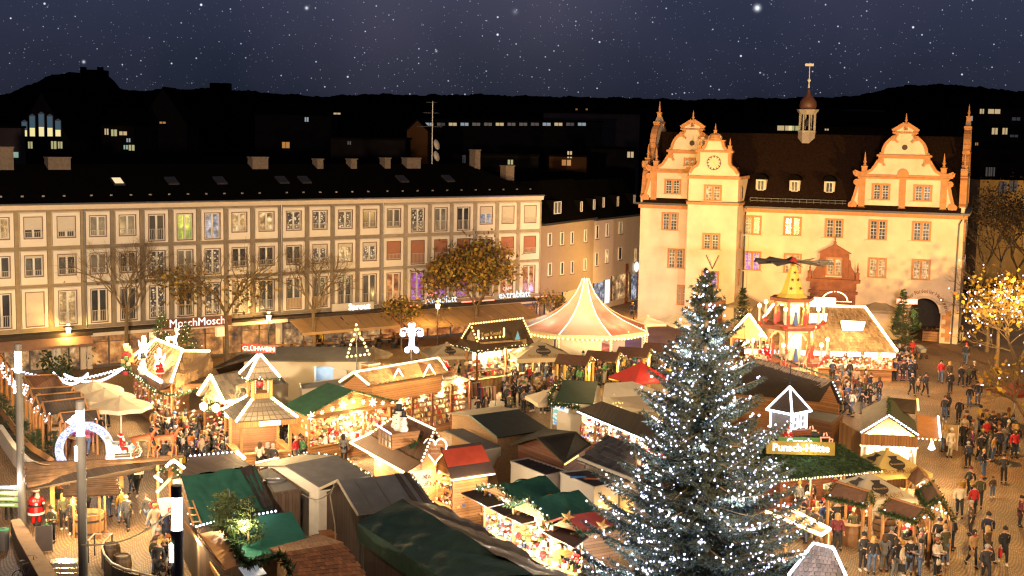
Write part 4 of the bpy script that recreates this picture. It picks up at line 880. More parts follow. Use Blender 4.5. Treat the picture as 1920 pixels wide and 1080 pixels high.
# ------ the stalls
GR_=GOODS
SH_y=rand_mat('shingle_golden',(.34,.20,.085));SH_g=rand_mat('shingle_grey',(.17,.135,.10));SH_d=rand_mat('shingle_dark',(.085,.06,.045));SH_o=rand_mat('tile_orange_brown',(.22,.085,.028),.4,.6)
def pts(root,*a):return[A3(local(root,G(x,y,z)))for x,y,z in a]
h=alm=Hut('shingled_lodge_stall','tall shingled lodge stall with white glowing figures on its roof beside two small firs',(293,638),(343,658),(247,671),(321,718),5.15,3.55,mat('underlay',(.2,.12,.06)),W_or,cover='shingle',nr=6,nc=14,cm=SH_y,open_=('front',),goods=GR_,counter=1.1)
strip(h.root,h.edge('RA-EA','RA-RB','RB-EB'),L_warm,.085)
q=pts(h.root,(343,660,5.2),(393,660,5.05),(404,698,3.5),(322,720,3.5));w=MB().slab(q,.08).build('wing_roof',mat('underlay',(0,0,0)),h.root);pieces(w,q,6,11,SH_y);strip(h.root,[(q[0],q[1])],L_warm,.08)
q2=pts(h.root,(345,735,3.0),(404,706,3.0));q3=pts(h.root,(322,735,3.0),(345,737,3.0))
sk=pts(h.root,(243,678,3.5),(318,722,3.5),(300,733,2.9),(232,690,2.9));MB().slab(sk,.06).build('porch_roof',T_brown,h.root)
sb=pts(h.root,(262,687,3.6),(305,713,3.6),(303,724,3.1),(258,697,3.1));MB().slab(sb,.06).build('sign_board',L_sign,h.root)
g1=pts(h.root,(232,690,2.95),(268,715,2.95),(290,733,2.95),(312,740,2.9),(345,738,2.9),(380,728,2.9),(404,712,2.9));garland(h.root,g1,.17,50,lights=L_pale)
bd=pts(h.root,(300,729,3.0),(385,726,3.0));MB().bar(bd[0],bd[1],.08,.5).build('fascia_board',W_or,h.root)
h.lit(380,SOFT,(.5,.25),2.6);h.lit(260,SOFT,(.7,-.25),5.4);h.lit(260,SOFT,(.3,-.2),5.2);h.lit(240,SOFT,(1.25,.2),2.6)
cw=pts(h.root,(318,775,1.0),(385,768,1.0));MB().bar(cw[0]-[0,0,.5],cw[1]-[0,0,.5],.08,.9).build('counter',W_or,h.root);MB().bar(cw[0],cw[1],.5,.06).build('counter_top',W_post,h.root)
for px,py in((318,772),(341,772),(385,766)):p=A3(local(h.root,G(px,py,1.0)));MB().bar((p[0],p[1],0),(p[0],p[1],3.2),.16).build('post',W_post,h.root)
h=star=Hut('dark_roof_stall','dark shingled stall with a blazing pointed gable outline, a deer on its roof',(395,706),(470,697),(420,757),(500,745),4.54,3.15,mat('underlay2',(.08,.06,.045)),W_br,cover='shingle',nr=6,nc=10,cm=SH_g,goods=GR_,open_=('endA',))
strip(h.root,h.edge('RA-EA','RA-OA','EA-EB'),L_warm,.10);h.lit(380,SOFT,(-.2,.5),3.0);h.lit(100,SOFT,(.4,-.3),3.6)
for px,py in((382,762),(405,765),(428,776)):p=A3(local(h.root,G(px,py,2.7)));MB().ball(p,.26,sz=1.1).build('lamp_globe',L_warm,h.root)
c=G(487,775,3.0);tw_=empty('tower_stall',(c[0],c[1],0),.42,'square stall with a lantern turret and lit pyramid roof, lettered sign on top','market stall','market stalls')
def pyr_roof(root,w,z0,w1,z1,m,name,cm,nr,nc):
 ca=[(-w,-w,z0),(w,-w,z0),(w,w,z0),(-w,w,z0)];cb=[(-w1,-w1,z1),(w1,-w1,z1),(w1,w1,z1),(-w1,w1,z1)]
 for i in range(4):
  j=(i+1)%4;q=[A3(cb[i]),A3(cb[j]),A3(ca[j]),A3(ca[i])];o=MB().slab(q,.05).build(name,m,root)
  for r in range(nr):
   v0,v1=r/nr,(r+.94)/nr;a,b,c_,d=lerp(q[0],q[3],v0),lerp(q[1],q[2],v0),lerp(q[1],q[2],v1),lerp(q[0],q[3],v1)
   n=np.cross(b-a,d-a);n/=np.linalg.norm(n);n=n if n[2]>0 else-n
   mb=MB();k=nc
   for t in range(k):mb.slab([lerp(a,b,t/k+.01)+n*.015,lerp(a,b,(t+1)/k-.01)+n*.015,lerp(d,c_,(t+1)/k-.01)+n*.05,lerp(d,c_,t/k+.01)+n*.05],.02)
   mb.build('shingle_course',cm,o)
 return ca,cb
ca,cb=pyr_roof(tw_,1.75,2.95,.5,3.95,mat('underlay2',(0,0,0)),'lower_roof',SH_g,5,9)
strip(tw_,[(cb[0],ca[0]),(cb[1],ca[1]),(cb[3],ca[3])],L_warm,.075)
for x in(-.52,.52):
 for y in(-.52,.52):MB().box(x-.08,x+.08,y-.08,y+.08,3.6,5.2).build('turret_post',mat('timber_yellow',(.55,.32,.08),.6),tw_)
MB().box(-.5,.5,-.5,.5,3.7,4.25).build('turret_panel',W_orv,tw_);MB().ball((0,0,4.75),.28).build('bauble',M_red,tw_)
bulbs(tw_,[((x,y,4.25),(x,y,5.1))for x in(-.36,.36)for y in(-.5,.5)],L_pale,.1,.035)
ca2,cb2=pyr_roof(tw_,.95,5.15,.06,6.35,mat('underlay2',(0,0,0)),'turret_roof',SH_g,4,5);strip(tw_,[(cb2[i],ca2[i])for i in range(4)],L_warm,.07)
garland(tw_,[ca2[0],ca2[1],ca2[2],ca2[3],ca2[0]],.13,55,lights=L_pale)
sg=MB().slab([(-.95,-.1,6.55),(.95,-.1,6.55),(1.0,-.1,7.0),(-1.0,-.1,7.0)],.06).build('sign_board',M_red,tw_);sg.rotation_euler=(0,0,-.5);txt('GLÜHWEIN','sign_lettering',.36,L_pale,(0,-.2,6.77),(PI/2,0,0),sg,.02);garland(tw_,[(-.9,.1,6.5),(.9,-.5,6.5)],.1,40)
for x,y,nx,ny in((-1.4,-1.4,0,0),(1.4,-1.4,0,0),(1.4,1.4,0,0),(-1.4,1.4,0,0)):MB().box(x-.08,x+.08,y-.08,y+.08,0,2.95).build('post',W_post,tw_)
for a,b in(((-1.4,-1.45),(1.4,-1.45)),((1.45,-1.4),(1.45,1.4)),((-1.45,-1.4),(-1.45,1.4))):MB().bar((a[0],a[1],.5),(b[0],b[1],.5),.07,1.0).build('counter',W_or,tw_);MB().bar((a[0],a[1],1.04),(b[0],b[1],1.04),.45,.06).build('counter_top',W_post,tw_)
MB().box(-1.4,1.4,1.35,1.42,0,2.9).build('wall',W_br,tw_)
MB().box(-1.75,1.75,-1.75,-1.68,2.62,2.92).build('fascia_board',W_orv,tw_);MB().box(-.45,.75,-1.80,-1.756,2.66,2.9).build('lit_sign',L_sign,tw_)
lamp('POINT',(0,-.3,2.4),320,SOFT,.12,'stall_lamp',parent=tw_);lamp('POINT',(0,0,4.8),30,SOFT,.08,'turret_lamp',parent=tw_);lamp('POINT',(-.6,-2.6,3.9),110,SOFT,.12,'roof_lamp',parent=tw_);lamp('POINT',(-.3,-1.6,6.2),50,SOFT,.12,'roof_lamp',parent=tw_)
h=Hut('green_roof_stall','stall with one broad green felt roof slope and glowing paper stars under its gable',(614,717),(662,732),(532,759),(572,779),4.0,2.96,mat('felt_mid_green',(.022,.10,.05),.8,.3,3,.25,16),W_or,oB=(743,752),open_=('endB',),goods=[GOODS[i]for i in(0,0,1,2,3,7,0,4,1)],dens=2.2)
h.lit(800,SOFT,(.75,.5),2.3);h.lit(250,SOFT,(1.25,.5),2.9)
def star_mesh(r=.3,n=7):
 m=MB();v=[(r*(1 if i%2==0 else.42)*math.cos(i*PI/n),0,r*(1 if i%2==0 else.42)*math.sin(i*PI/n))for i in range(2*n)]
 m.add(v+[(0,-.1,0),(0,.1,0)],[f for i in range(2*n)for f in((i,(i+1)%(2*n),2*n),((i+1)%(2*n),i,2*n+1))]);return m
ms=star_mesh().mesh('star_lamp',L_pale)
a_,b_,r_=h.EB,h.OB,h.RB
for i in range(9):
 t=(i+.5)/9;p=lerp(a_,b_,t);zz=h.ze+(1-abs(2*t-1))*(h.zr-h.ze)*.55-.15;o=link('star_lamp',ms,h.root,(p[0]+.12,p[1],zz));o.rotation_euler=(0,0,PI/2);o.scale=[.6+.5*(i%3==0)]*3
bw=lerp(a_,b_,.5);MB().bar(a_+[.3,.2,-.1],b_+[.3,-.2,-.1],.8,.05).build('awning_board',W_orv,h.root)
garland(h.root,[a_,r_],.1,50);garland(h.root,[r_,b_],.1,50)
h=tex=Hut('textile_lodge_stall','long lodge stall hung with knitted caps and bags, two dormers and a chimney',(663,700),(822,673),(690,722),(838,697),4.79,4.14,mat('underlay3',(.2,.13,.07)),W_or,cover='shingle',nr=4,nc=16,cm=SH_y,wallbot=2.9,open_=())
ql=[h.EA,h.EB]+pts(h.root,(887,712,2.95),(739,740,2.95));lo=MB().slab(ql,.06).build('lower_roof',mat('underlay3',(0,0,0)),h.root);pieces(lo,ql,6,20,SH_y)
strip(h.root,h.edge('RA-RB','RA-EA','RA-OA','RB-EB')+[(ql[3],ql[2]),(h.EA,ql[3])],L_pale,.075)
fw=[lerp(ql[3],h.EA,.12),lerp(ql[2],h.EB,.12)];bk=lerp(fw[0],h.OA,.8),lerp(fw[1],h.OB,.8)
for i in range(5):
 p=lerp(fw[0],fw[1],i/4);MB().bar((p[0],p[1],0),(p[0],p[1],2.95),.14).build('post',W_red,h.root)
inn=lerp(fw[0],bk[0],.22),lerp(fw[1],bk[1],.22)
MB().bar((inn[0][0],inn[0][1],1.45),(inn[1][0],inn[1][1],1.45),.06,2.9).build('back_wall',W_or,h.root)
MB().bar((inn[0][0],inn[0][1],1.45),(bk[0][0],bk[0][1],1.45),.06,2.9).build('side_wall',W_or,h.root);MB().bar((inn[1][0],inn[1][1],1.45),(bk[1][0],bk[1][1],1.45),.06,2.9).build('side_wall',W_or,h.root)
gm=MB();rnd=random.Random(5)
for i in range(520):
 t=rnd.random();p=lerp(inn[0],inn[1],t)+(fw[0]-inn[0])/np.linalg.norm(fw[0]-inn[0])*rnd.uniform(.08,.3);row=rnd.randrange(7);z=.5+row*.34;rr=rnd.uniform(.08,.14)
 if rnd.random()<.88:gm.lathe([(rr*.9,0),(rr,.1),(rr*.5,.2),(.02,.24)],5,(p[0],p[1],z),rnd.randrange(10))
 else:gm.box(p[0]-rr*.8,p[0]+rr*.8,p[1]-rr*.5,p[1]+rr*.5,z-.05,z+.22,rnd.randrange(10))
go=gm.build('goods',GOODS_WOOL,None,kind='stuff');go.location=h.root.location;go.rotation_euler=h.root.rotation_euler;tag(go,'rows of knitted caps, gloves and bags on the textile lodge wall','goods')
for t in(.12,.38,.62,.88):p=lerp(fw[0],fw[1],t);lamp('POINT',(p[0],p[1],2.65),170,SOFT,.1,'stall_lamp',parent=h.root)
for t in(.25,.7):p=lerp(h.EA,h.EB,t);lamp('POINT',(p[0],p[1]-.9,5.1),120,SOFT,.12,'roof_lamp',parent=h.root)
for px,py in((735,703),(793,695)):
 p=px_local(h,px,py,4.35);dm=MB();dm.add([(-.55,-.5,-.25),(.55,-.5,-.25),(0,-.5,.45),(-.55,.9,.1),(.55,.9,.1),(0,.9,.5)],[(0,1,2),(3,5,4),(0,2,5,3),(1,4,5,2),(0,3,4,1)]);d=dm.build('dormer',T_brown,h.root);d.location=tuple(p);strip(d,[((-.55,-.54,-.25),(0,-.54,.45)),((.55,-.54,-.25),(0,-.54,.45))],L_pale,.055,off=(0,0,0))
p=px_local(h,694,706,4.3);MB().box(p[0]-.45,p[0]+.45,p[1]-.3,p[1]+.3,p[2]-.5,p[2]+.75).build('chimney',W_or,h.root);MB().box(p[0]-.52,p[0]+.52,p[1]-.37,p[1]+.37,p[2]+.752,p[2]+.83).build('chimney_cap',T_cream,h.root)
p=px_local(h,781,716,3.3);lt=MB().box(-.4,.4,-.4,.4,0,.75).build('lantern',glow('lantern_panes',(1,.75,.4),1.2),h.root);lt.location=tuple(p)
fm=MB()
for x in(-.4,.4):
 for y in(-.4,.4):fm.box(x-.05,x+.05,y-.05,y+.05,-.1,.76)
for z in(0,.38,.72):fm.box(-.44,.44,-.44,-.41,z-.04,z+.04).box(-.44,.44,.41,.44,z-.04,z+.04).box(-.44,-.41,-.41,.41,z-.04,z+.04).box(.41,.44,-.41,.41,z-.04,z+.04)
fm.build('lantern_frame',T_white,lt);MB().add([(-.6,-.6,.77),(.6,-.6,.77),(.6,.6,.77),(-.6,.6,.77),(0,0,1.5)],[(0,1,4),(1,2,4),(2,3,4),(3,0,4),(3,2,1,0)]).build('lantern_roof',T_dark,lt)
h=Hut('bulb_edged_hut','steep shingled snack hut edged with round yellow bulbs and an oval bulb-framed sign',(882,609),(980,598),(895,641),(996,633),5.0,3.76,mat('shingle_fine',(.10,.055,.02),.8,.5,26,.6,60),W_pale,oA=(866,635),wallbot=3.3)
bulbs(h.root,h.edge('RA-RB','RA-EA','RA-OA','RB-EB'),L_bulb,.26,.085)
sk=pts(h.root,(895,641,3.7),(996,633,3.7),(1003,646,3.15),(895,661,3.15));MB().slab(sk,.06).build('skirt_roof',mat('shingle_fine',(0,0,0)),h.root)
sk2=pts(h.root,(866,635,3.7),(895,641,3.7),(895,661,3.15),(852,648,3.15));MB().slab(sk2,.06).build('skirt_roof',mat('shingle_fine',(0,0,0)),h.root)
garland(h.root,[sk2[3],sk2[2],sk[2]],.13,55,lights=L_pale)
ov=[]
for a in np.linspace(0,2*PI,25):
 x=921+24*max(-1,min(1,1.35*math.cos(a)));y=626+8.5*max(-1,min(1,1.5*math.sin(a)))-(x-921)*.09;ov.append(near_local(h,x,y,4.42,.55))
bulbs(h.root,list(zip(ov[:-1],ov[1:])),L_bulb,.3,.075)
p=near_local(h,921,626,4.40,.5);txt('Zum Kessel','sign_lettering',.42,mat('gold_paint',(0,0,0)),p,(PI/2-.3,0,0),h.root,.01)
p=near_local(h,970,628,4.35,.35);dm=MB().add([(-.45,0,-.4),(.45,0,-.4),(0,0,.55),(0,.8,.5)],[(0,1,2),(0,2,3),(1,3,2)]).build('dormer',mat('shingle_fine',(0,0,0)),h.root);dm.location=tuple(p);MB().add([(-.28,-.03,-.35),(.28,-.03,-.35),(0,-.03,.3)],[(0,1,2)]).build('pane',mat('pane_teal',(.1,.3,.35),.2,emit=(.2,.5,.6),es=.5),dm)
f0,f1=lerp(sk[3],sk[0],.3),lerp(sk[2],sk[1],.3);b0=lerp(sk2[3],sk2[0],.3)
for a,b in((f0,f1),(b0,f0)):
 MB().bar((a[0],a[1],.5),(b[0],b[1],.5),.08,1.0).build('counter',W_pale,h.root);MB().bar((a[0],a[1],1.04),(b[0],b[1],1.04),.5,.06).build('counter_top',W_post,h.root)
 for t in(0,.5,1):p=lerp(a,b,t);MB().bar((p[0],p[1],1.0),(p[0],p[1],3.2),.12).build('post',W_post,h.root)
bb=lerp(f0,f1,.5)+(lerp(h.OA,h.OB,.5)-lerp(f0,f1,.5))*.6;dv=(f1-f0)/np.linalg.norm(f1-f0)
MB().bar(bb-dv*2.3-[0,0,bb[2]-1.6],bb+dv*2.3-[0,0,bb[2]-1.6],.06,3.2).build('back_wall',T_white,h.root)
gm=MB();rnd=random.Random(9)
for i in range(150):t=rnd.uniform(-2.2,2.2);p=bb+dv*t+(f0-bb)*rnd.uniform(.05,.5)*[1,1,0];z=rnd.choice((1.1,1.1,1.6,2.1));gm.box(p[0]-.1,p[0]+.1,p[1]-.1,p[1]+.1,z,z+rnd.uniform(.1,.35),rnd.randrange(10))
go=gm.build('goods',GOODS,None,kind='stuff');go.location=h.root.location;go.rotation_euler=h.root.rotation_euler;tag(go,'bottles and pans on shelves inside the bulb-edged snack hut','goods')
lamp('POINT',tuple(lerp(f0,f1,.3)+(bb-lerp(f0,f1,.5))*.35-[0,0,.6]),420,SOFT,.12,'stall_lamp',parent=h.root);lamp('POINT',tuple(lerp(f0,f1,.8)+(bb-lerp(f0,f1,.5))*.3-[0,0,.6]),420,SOFT,.12,'stall_lamp',parent=h.root)
br=MB()
for i in range(6):t0,t1=i/6,(i+1)/6;a,b=lerp(f0,f1,t0),lerp(f0,f1,t1);o_=(f0-bb)/np.linalg.norm((f0-bb)[:2])*.06;o_[2]=0;br.bar((a[0]+o_[0],a[1]+o_[1],.1),(b[0]+o_[0],b[1]+o_[1],.95),.07,.03)
br.build('counter_lattice',W_post,h.root)
h=Hut('snowman_stall','plank-roofed sweets stall with snowmen on its boxed dormer, white bulbs round the roof',(749,776),(815,807),(694,815),(791,866),4.75,3.45,T_brown,W_or,wallbot=0)
bulbs(h.root,h.edge('EA-RA','RA-RB','RB-EB'),L_pale,.2,.065);bulbs(h.root,[(h.RB,h.OB)],L_bulb,.3,.05)
ql=[h.EA,h.EB]+pts(h.root,(757,888,2.75),(656,832,2.75));MB().slab(ql,.05).build('lower_roof',mat('awning_sheet_brown',(.20,.11,.06),.35,.3,2),h.root);strip(h.root,[(ql[3],ql[2]),(ql[3],h.EA)],L_pale,.06)
garland(h.root,[h.EA,h.EB],.07,60,M_metal)
f0,f1=lerp(ql[3],ql[0],.15),lerp(ql[2],ql[1],.15)
MB().bar((f0[0],f0[1],.5),(f1[0],f1[1],.5),.08,1.0).build('counter',W_or,h.root);MB().bar((f0[0],f0[1],1.04),(f1[0],f1[1],1.04),.6,.06).build('counter_top',W_post,h.root)
gm=MB();rnd=random.Random(11);nv=(ql[0]-ql[3])*[1,1,0];nv/=np.linalg.norm(nv)
for i in range(200):p=lerp(f0,f1,rnd.random())+nv*rnd.uniform(-.2,.5);r_=rnd.uniform(.05,.1);gm.ball((p[0],p[1],1.1+r_),r_,rnd.randrange(10))if rnd.random()<.5 else gm.box(p[0]-r_,p[0]+r_,p[1]-r_,p[1]+r_,1.07,1.07+2.5*r_,rnd.randrange(10))
go=gm.build('goods',[GOODS[i]for i in(0,0,2,3,8,7,0,6,2)],None,kind='stuff');go.location=h.root.location;go.rotation_euler=h.root.rotation_euler;tag(go,'trays of roasted nuts and sweets on the snowman stall counter','goods')
for t in(.25,.75):p=lerp(f0,f1,t)+nv*.2;lamp('POINT',(p[0],p[1],2.3),190,SOFT,.1,'stall_lamp',parent=h.root)
p=px_local(h,747,822,4.25);o=MB().hexa([(-.85,-.7,-.35),(.85,-.7,-.35),(.85,.6,-.05),(-.85,.6,-.05),(-.85,-.7,.45),(.85,-.7,.45),(.85,.8,.5),(-.85,.8,.5)]).build('dormer',W_or,h.root);o.location=tuple(p)
MB().box(-.75,.75,-.74,-.701,-.25,.35).build('dormer_window',mat('dormer_glass',(.06,.04,.03),.3,emit=(1,.6,.3),es=.12),o);MB().bar((-.04,-.76,-.25),(-.04,-.76,.35),.05).bar((-.4,-.76,-.25),(-.4,-.76,.35),.05).bar((.4,-.76,-.25),(.4,-.76,.35),.05).bar((-.75,-.76,.05),(.75,-.76,.05),.05).build('window_bar',W_post,o);bulbs(o,[((-.85,-.78,.5),(.85,-.78,.42))],glow('led_blue',(.45,.55,1),5),.12,.045)
snowp=p
garland(h.root,pts(h.root,(771,838,4.15),(797,812,4.35)),.22,60);garland(h.root,pts(h.root,(722,812,4.2),(735,804,4.3)),.2,60)
h=Hut('heart_sign_hut','small wooden hut with red banded roof and a lit gingerbread heart',(826,838),(901,829),(846,896),(928,884),3.94,2.69,mat('roof_dark_brown',(.05,.025,.018),.7,.3),W_or,goods=GOODS,open_=('endA',))
ra_,rb_,ea_,eb_=h.RA,h.RB,h.EA,h.EB;n_=np.cross(rb_-ra_,ea_-ra_);n_/=np.linalg.norm(n_);n_=n_ if n_[2]>0 else-n_
MB().slab([lerp(ra_,ea_,.10)+n_*.02,lerp(rb_,eb_,.10)+n_*.02,lerp(rb_,eb_,.66)+n_*.02,lerp(ra_,ea_,.66)+n_*.02],.015).build('red_band',mat('roof_red',(.33,.035,.012),.7,.2),h.root)
strip(h.root,[(h.EA,h.EB)],L_pale,.045,off=(0,0,-.12));h.lit(150,SOFT,(.1,.5),2.3);h.lit(45,SOFT,(.5,-.25),2.5)
hp_=[(.5*(16*math.sin(t)**3)/16,.5*(13*math.cos(t)-5*math.cos(2*t)-2*math.cos(3*t)-math.cos(4*t))/14)for t in np.linspace(0,2*PI,33)[:-1]]
p=near_local(h,816,842,3.6,.9);ht=MB().prism([(x*1.1,z*1.25)for x,z in hp_],-.05,.05).build('heart_sign',mat('gingerbread',(.36,.15,.05),.7),h.root);ht.location=tuple(p);ht.rotation_euler=(0,0,-.5)
MB().tube([(x*1.1,-.06,z*1.25)for x,z in hp_],.045,6,closed=True).build('heart_outline',L_pale,ht)
for i,w_ in enumerate(('Gebrannte','Mandeln','Lebkuchen')):txt(w_,'sign_lettering',.17,T_cream,(0,-.07,.25-.22*i),(PI/2,0,0),ht,.004)
sgn=quad_part(h.root,'cloth_sign',[(775,884,3.3),(808,879,3.3),(803,912,2.4),(781,917,2.4)],mat('cloth_sign',(.62,.50,.33),.8,emit=(1,.75,.45),es=.06),.03)
for i,w_ in enumerate(('CHINA','NUDELN')):p=px_local(h,792,893+12*i,2.95-.35*i);t_=txt(w_,'sign_lettering',.32,mat('sign_purple',(.12,.02,.06)),(p[0]-.12,p[1]-.12,p[2]),(PI/2-.1,0,-.62),h.root,.01)
dr=px_local(h,838,905,1.6);MB().box(-.45,.45,-.05,.05,-.9,.75).build('lit_window',glow('window_orange',(1,.5,.15),1.3),h.root).location=tuple(dr)
h=Hut('white_tent_stall','white-walled tent stall with a flat grey roof, fir garland on its far edge',(535,872),(631,853),(600,913),(694,891),3.51,3.0,T_grey,T_white,oA=(475,871),roof2=mat('roof_pale',(.42,.34,.22),.7,.2,3),goods=GOODS)
garland(h.root,[h.OA,h.OB,h.RB,h.EB],.10,60,lights=L_pale);strip(h.root,[(lerp(h.OA,h.OB,.05),lerp(h.OA,h.OB,.5))],L_pale,.05);lamp('POINT',tuple(h.OB+[0,.8,-.4]),260,SOFT,.12,'stall_lamp',parent=h.root);lamp('POINT',tuple(lerp(h.OA,h.OB,.5)+[0,.4,.9]),60,SOFT,.1,'stall_lamp',parent=h.root)
h=Hut('plank_back_hut','grey-roofed hut with dark upright plank gable and a hose hanging down',(634,901),(770,886),(672,965),(812,945),3.92,2.99,T_grey,W_dk,oA=(600,917))
for t in(.22,.48,.8,.93):a,b=lerp(h.RA,h.RB,t),lerp(h.EA,h.EB,t);MB().bar(a+[0,0,.03],b+[0,0,.03],.06 if t<.7 else.22,.03).build('roof_batten',T_grey if t<.7 else T_dark,h.root)
MB().bar(h.RA+[-.03,0,0],h.EA+[-.03,0,0],.05,.12).bar(h.RA+[-.03,0,0],h.OA+[-.03,0,0],.05,.12).build('verge_board',T_cream,h.root);garland(h.root,[h.RB,h.EB],.10,60,lights=L_pale)
mid=lerp(h.EA,h.OA,.45);MB().tube([h.RA+[-.2,-.1,-.1],h.RA+[-.3,.2,-.7],mid+[-.25,0,-1.0],mid+[-.3,-.2,-2.0],mid+[-.3,-.1,-2.8]],.03,6).build('hose',mat('hose_pale',(.4,.33,.22)),h.root)
h=Hut('green_tarpaulin_tent','big tent covered in sagging dark green tarpaulin in front of the plank hut',(755,935),(1000,1077),(671,979),(830,1085),3.75,3.1,T_dkgreen,W_dk,oA=(838,950),oB=(1068,1080),cover='tarp',fold=.10,roof2=mat('tarp_brown',(.05,.034,.02),.55,.4,2,.4,6))
MB().slab([h.EA,h.EB,h.EB-[0,0,.8],h.EA-[0,0,.8]],.03).build('tarp_flap',mat('tarp_flap_green',(.03,.075,.045),.5,.4,2,.4,6),h.root);MB().slab([h.EA,h.OA,h.OA-[0,0,.7],h.EA-[0,0,.7]],.03).build('tarp_flap',mat('tarp_flap_green',(0,0,0)),h.root)
h=Hut('tiled_roof_hut','hut roofed with orange brown tiles just below the teal felt roof',(530,1039),(645,1020),(555,1094),(692,1084),3.42,2.95,mat('underlay4',(.06,.03,.015)),W_or,cover='shingle',nr=9,nc=15,cm=SH_o);garland(h.root,pts(h.root,(485,1052,3.3),(530,1042,3.4),(548,1075,3.1)),.28,60)
T_ora=mat('awning_board_orange',(.40,.17,.05),.7,.3,3)
cs=empty('crepe_stall',G(455,1010,0),.5,'crepe stall with brown awning board, teal felt roof and decorated firs standing on it','market stall','market stalls')
quad_part(cs,'roof_slope',[(480,966,3.4),(547,960,3.4),(584,1025,2.95),(492,1040,2.95)],T_teal);quad_part(cs,'roof_slope',[(425,985,3.35),(480,967,3.4),(491,1039,2.95),(452,1062,2.9)],T_teal)
quad_part(cs,'awning_board',[(374,1001,3.0),(421,991,3.0),(456,1056,2.75),(424,1068,2.5)],T_ora)
quad_part(cs,'fascia_board',[(345,975,2.4),(424,1069,2.5),(424,1075,2.2),(345,983,2.1)],W_or);quad_part(cs,'counter',[(352,990,1.05),(420,1090,1.05),(420,1105,.2),(352,1010,.2)],W_or)
garland(cs,pts(cs,(420,985,3.4),(450,1040,3.1),(462,1058,2.95),(500,1046,3.0)),.28,70);bulbs(cs,[tuple(pts(cs,(368,990,3.0),(402,981,3.0))),tuple(pts(cs,(478,968,3.5),(517,961,3.5)))],L_cool,.16,.05)
quad_part(cs,'wall',[(492,1040,2.9),(584,1026,2.9),(584,1060,.5),(492,1090,.5)],W_dk);quad_part(cs,'verge_board',[(492,1042,2.99),(585,1027,2.99),(585,1030,2.9),(492,1046,2.9)],mat('board_dark_red',(.12,.05,.03)))
sgb=quad_part(cs,'hanging_sign',[(294,934,3.4),(330,931,3.4),(330,962,2.5),(303,968,2.5)],mat('sign_cloth_pale',(.60,.52,.42),.8,emit=(1,.8,.6),es=.3),.03)
p=px_local(cs,313,946,3.0);txt('Crêpes','sign_lettering',.52,mat('sign_red_letter',(.5,.02,.015)),(p[0]-.06,p[1]-.1,p[2]),(PI/2-.15,0,-.45),cs,.01)
lamp('POINT',tuple(px_local(cs,370,1015,2.2)),330,SOFT,.12,'stall_lamp',parent=cs);lamp('POINT',tuple(px_local(cs,455,985,4.0)),110,(1,.9,.5),.06,'roof_spot',parent=cs);lamp('POINT',tuple(px_local(cs,425,968,3.6)),110,(1,.95,.75),.05,'roof_spot',parent=cs)
for px,py in((421,971),(425,963)):MB().ball(px_local(cs,px,py,3.6),.08).build('spot_lamp',L_cool,cs)
quad_part(cs,'lit_tray',[(447,1064,2.6),(485,1056,2.7),(500,1075,2.5),(462,1085,2.4)],mat('tray_white',(.7,.7,.7),.4,emit=(.9,.92,1),es=.25),.03)
m=MB()
for a,b in(((352,915),(378,984)),((340,912),(362,985))):m.bar(px_local(cs,*a,3.5),px_local(cs,*b,3.0),.06)
for i in range(6):t=i/5.5;m.bar(px_local(cs,340+22*t,912+73*t,3.5-.5*t),px_local(cs,352+26*t,915+69*t,3.5-.5*t),.05)
m.build('ladder',W_post,cs)
h=Hut('green_tarp_hut','hut under dark green tarpaulin and black plastic sheet behind the crepe sign',(340,893),(478,873),(368,985),(512,950),3.9,2.85,mat('tarp_bottle_green',(.012,.06,.04),.5,.35,2,.35,6),W_dk,cover='tarp',fold=.05)
ra_,rb_,ea_,eb_=h.RA,h.RB,h.EA,h.EB;up_=A3([0,0,.05]);wrinkle_slab([lerp(ra_,rb_,.78)+up_,rb_+up_,eb_+up_,lerp(ea_,eb_,.86)+up_],10,.09,3).build('plastic_sheet',mat('plastic_black',(.03,.024,.018),.3,.4,3,.5,6),h.root,True)
h2=Hut('long_board_roof_stall','low dark board-roofed stall with a bar of white light on its ridge end',(357,857),(443,849),(338,893),(472,874),3.95,3.45,T_dark,W_br);bulbs(h2.root,[(h2.RA,h2.RB)],L_cool,.2,.05);strip(h2.root,[(h2.RB,lerp(h2.RB,h2.EB,.55))],L_warm,.08);lamp('POINT',tuple(h2.RB+[.3,-.3,.5]),70,SOFT,.1,'bar_lamp',parent=h2.root)
gp=empty('gate_lights',G(320,905,0),0,'pointed frame of light bars over the passage beside the crepe sign','light frame')
for a,b,mm_ in(((312,877),(322,868),L_warm),((326,866),(345,880),L_warm),((291,896),(303,905),L_cool),((295,925),(318,902),L_bulb)):strip(gp,[(A3(local(gp,G(*a,3.6))),A3(local(gp,G(*b,3.6))))],mm_,.07)
garland(gp,pts(gp,(295,885,3.4),(318,872,3.7),(338,890,3.4)),.2,40,lights=L_pale);garland(gp,pts(gp,(338,890,3.4),(345,930,2.6),(362,985,2.4)),.14,40,lights=L_pale)
for px,py in((297,930),(340,935)):p=local(gp,G(px,py,1.5));MB().bar((p[0],p[1],0),(p[0],p[1],3.5),.12).build('post',W_post,gp)
lamp('POINT',tuple(px_local(gp,318,895,3.0)),180,SOFT,.1,'frame_lamp',parent=gp)
T_log=mat('log_brown',(.115,.062,.028),.85,.5,3,.4,12)
lr=empty('log_roof_bar',G(150,930,0),.2,'long open bar under a sloping roof of rough split logs at the left','market stall','market stalls')
tl,tr,bl,brp=pts(lr,(48,873,3.4),(338,857,3.4),(48,914,2.6),(243,885,2.6));brp2=pts(lr,(335,868,3.0))[0]
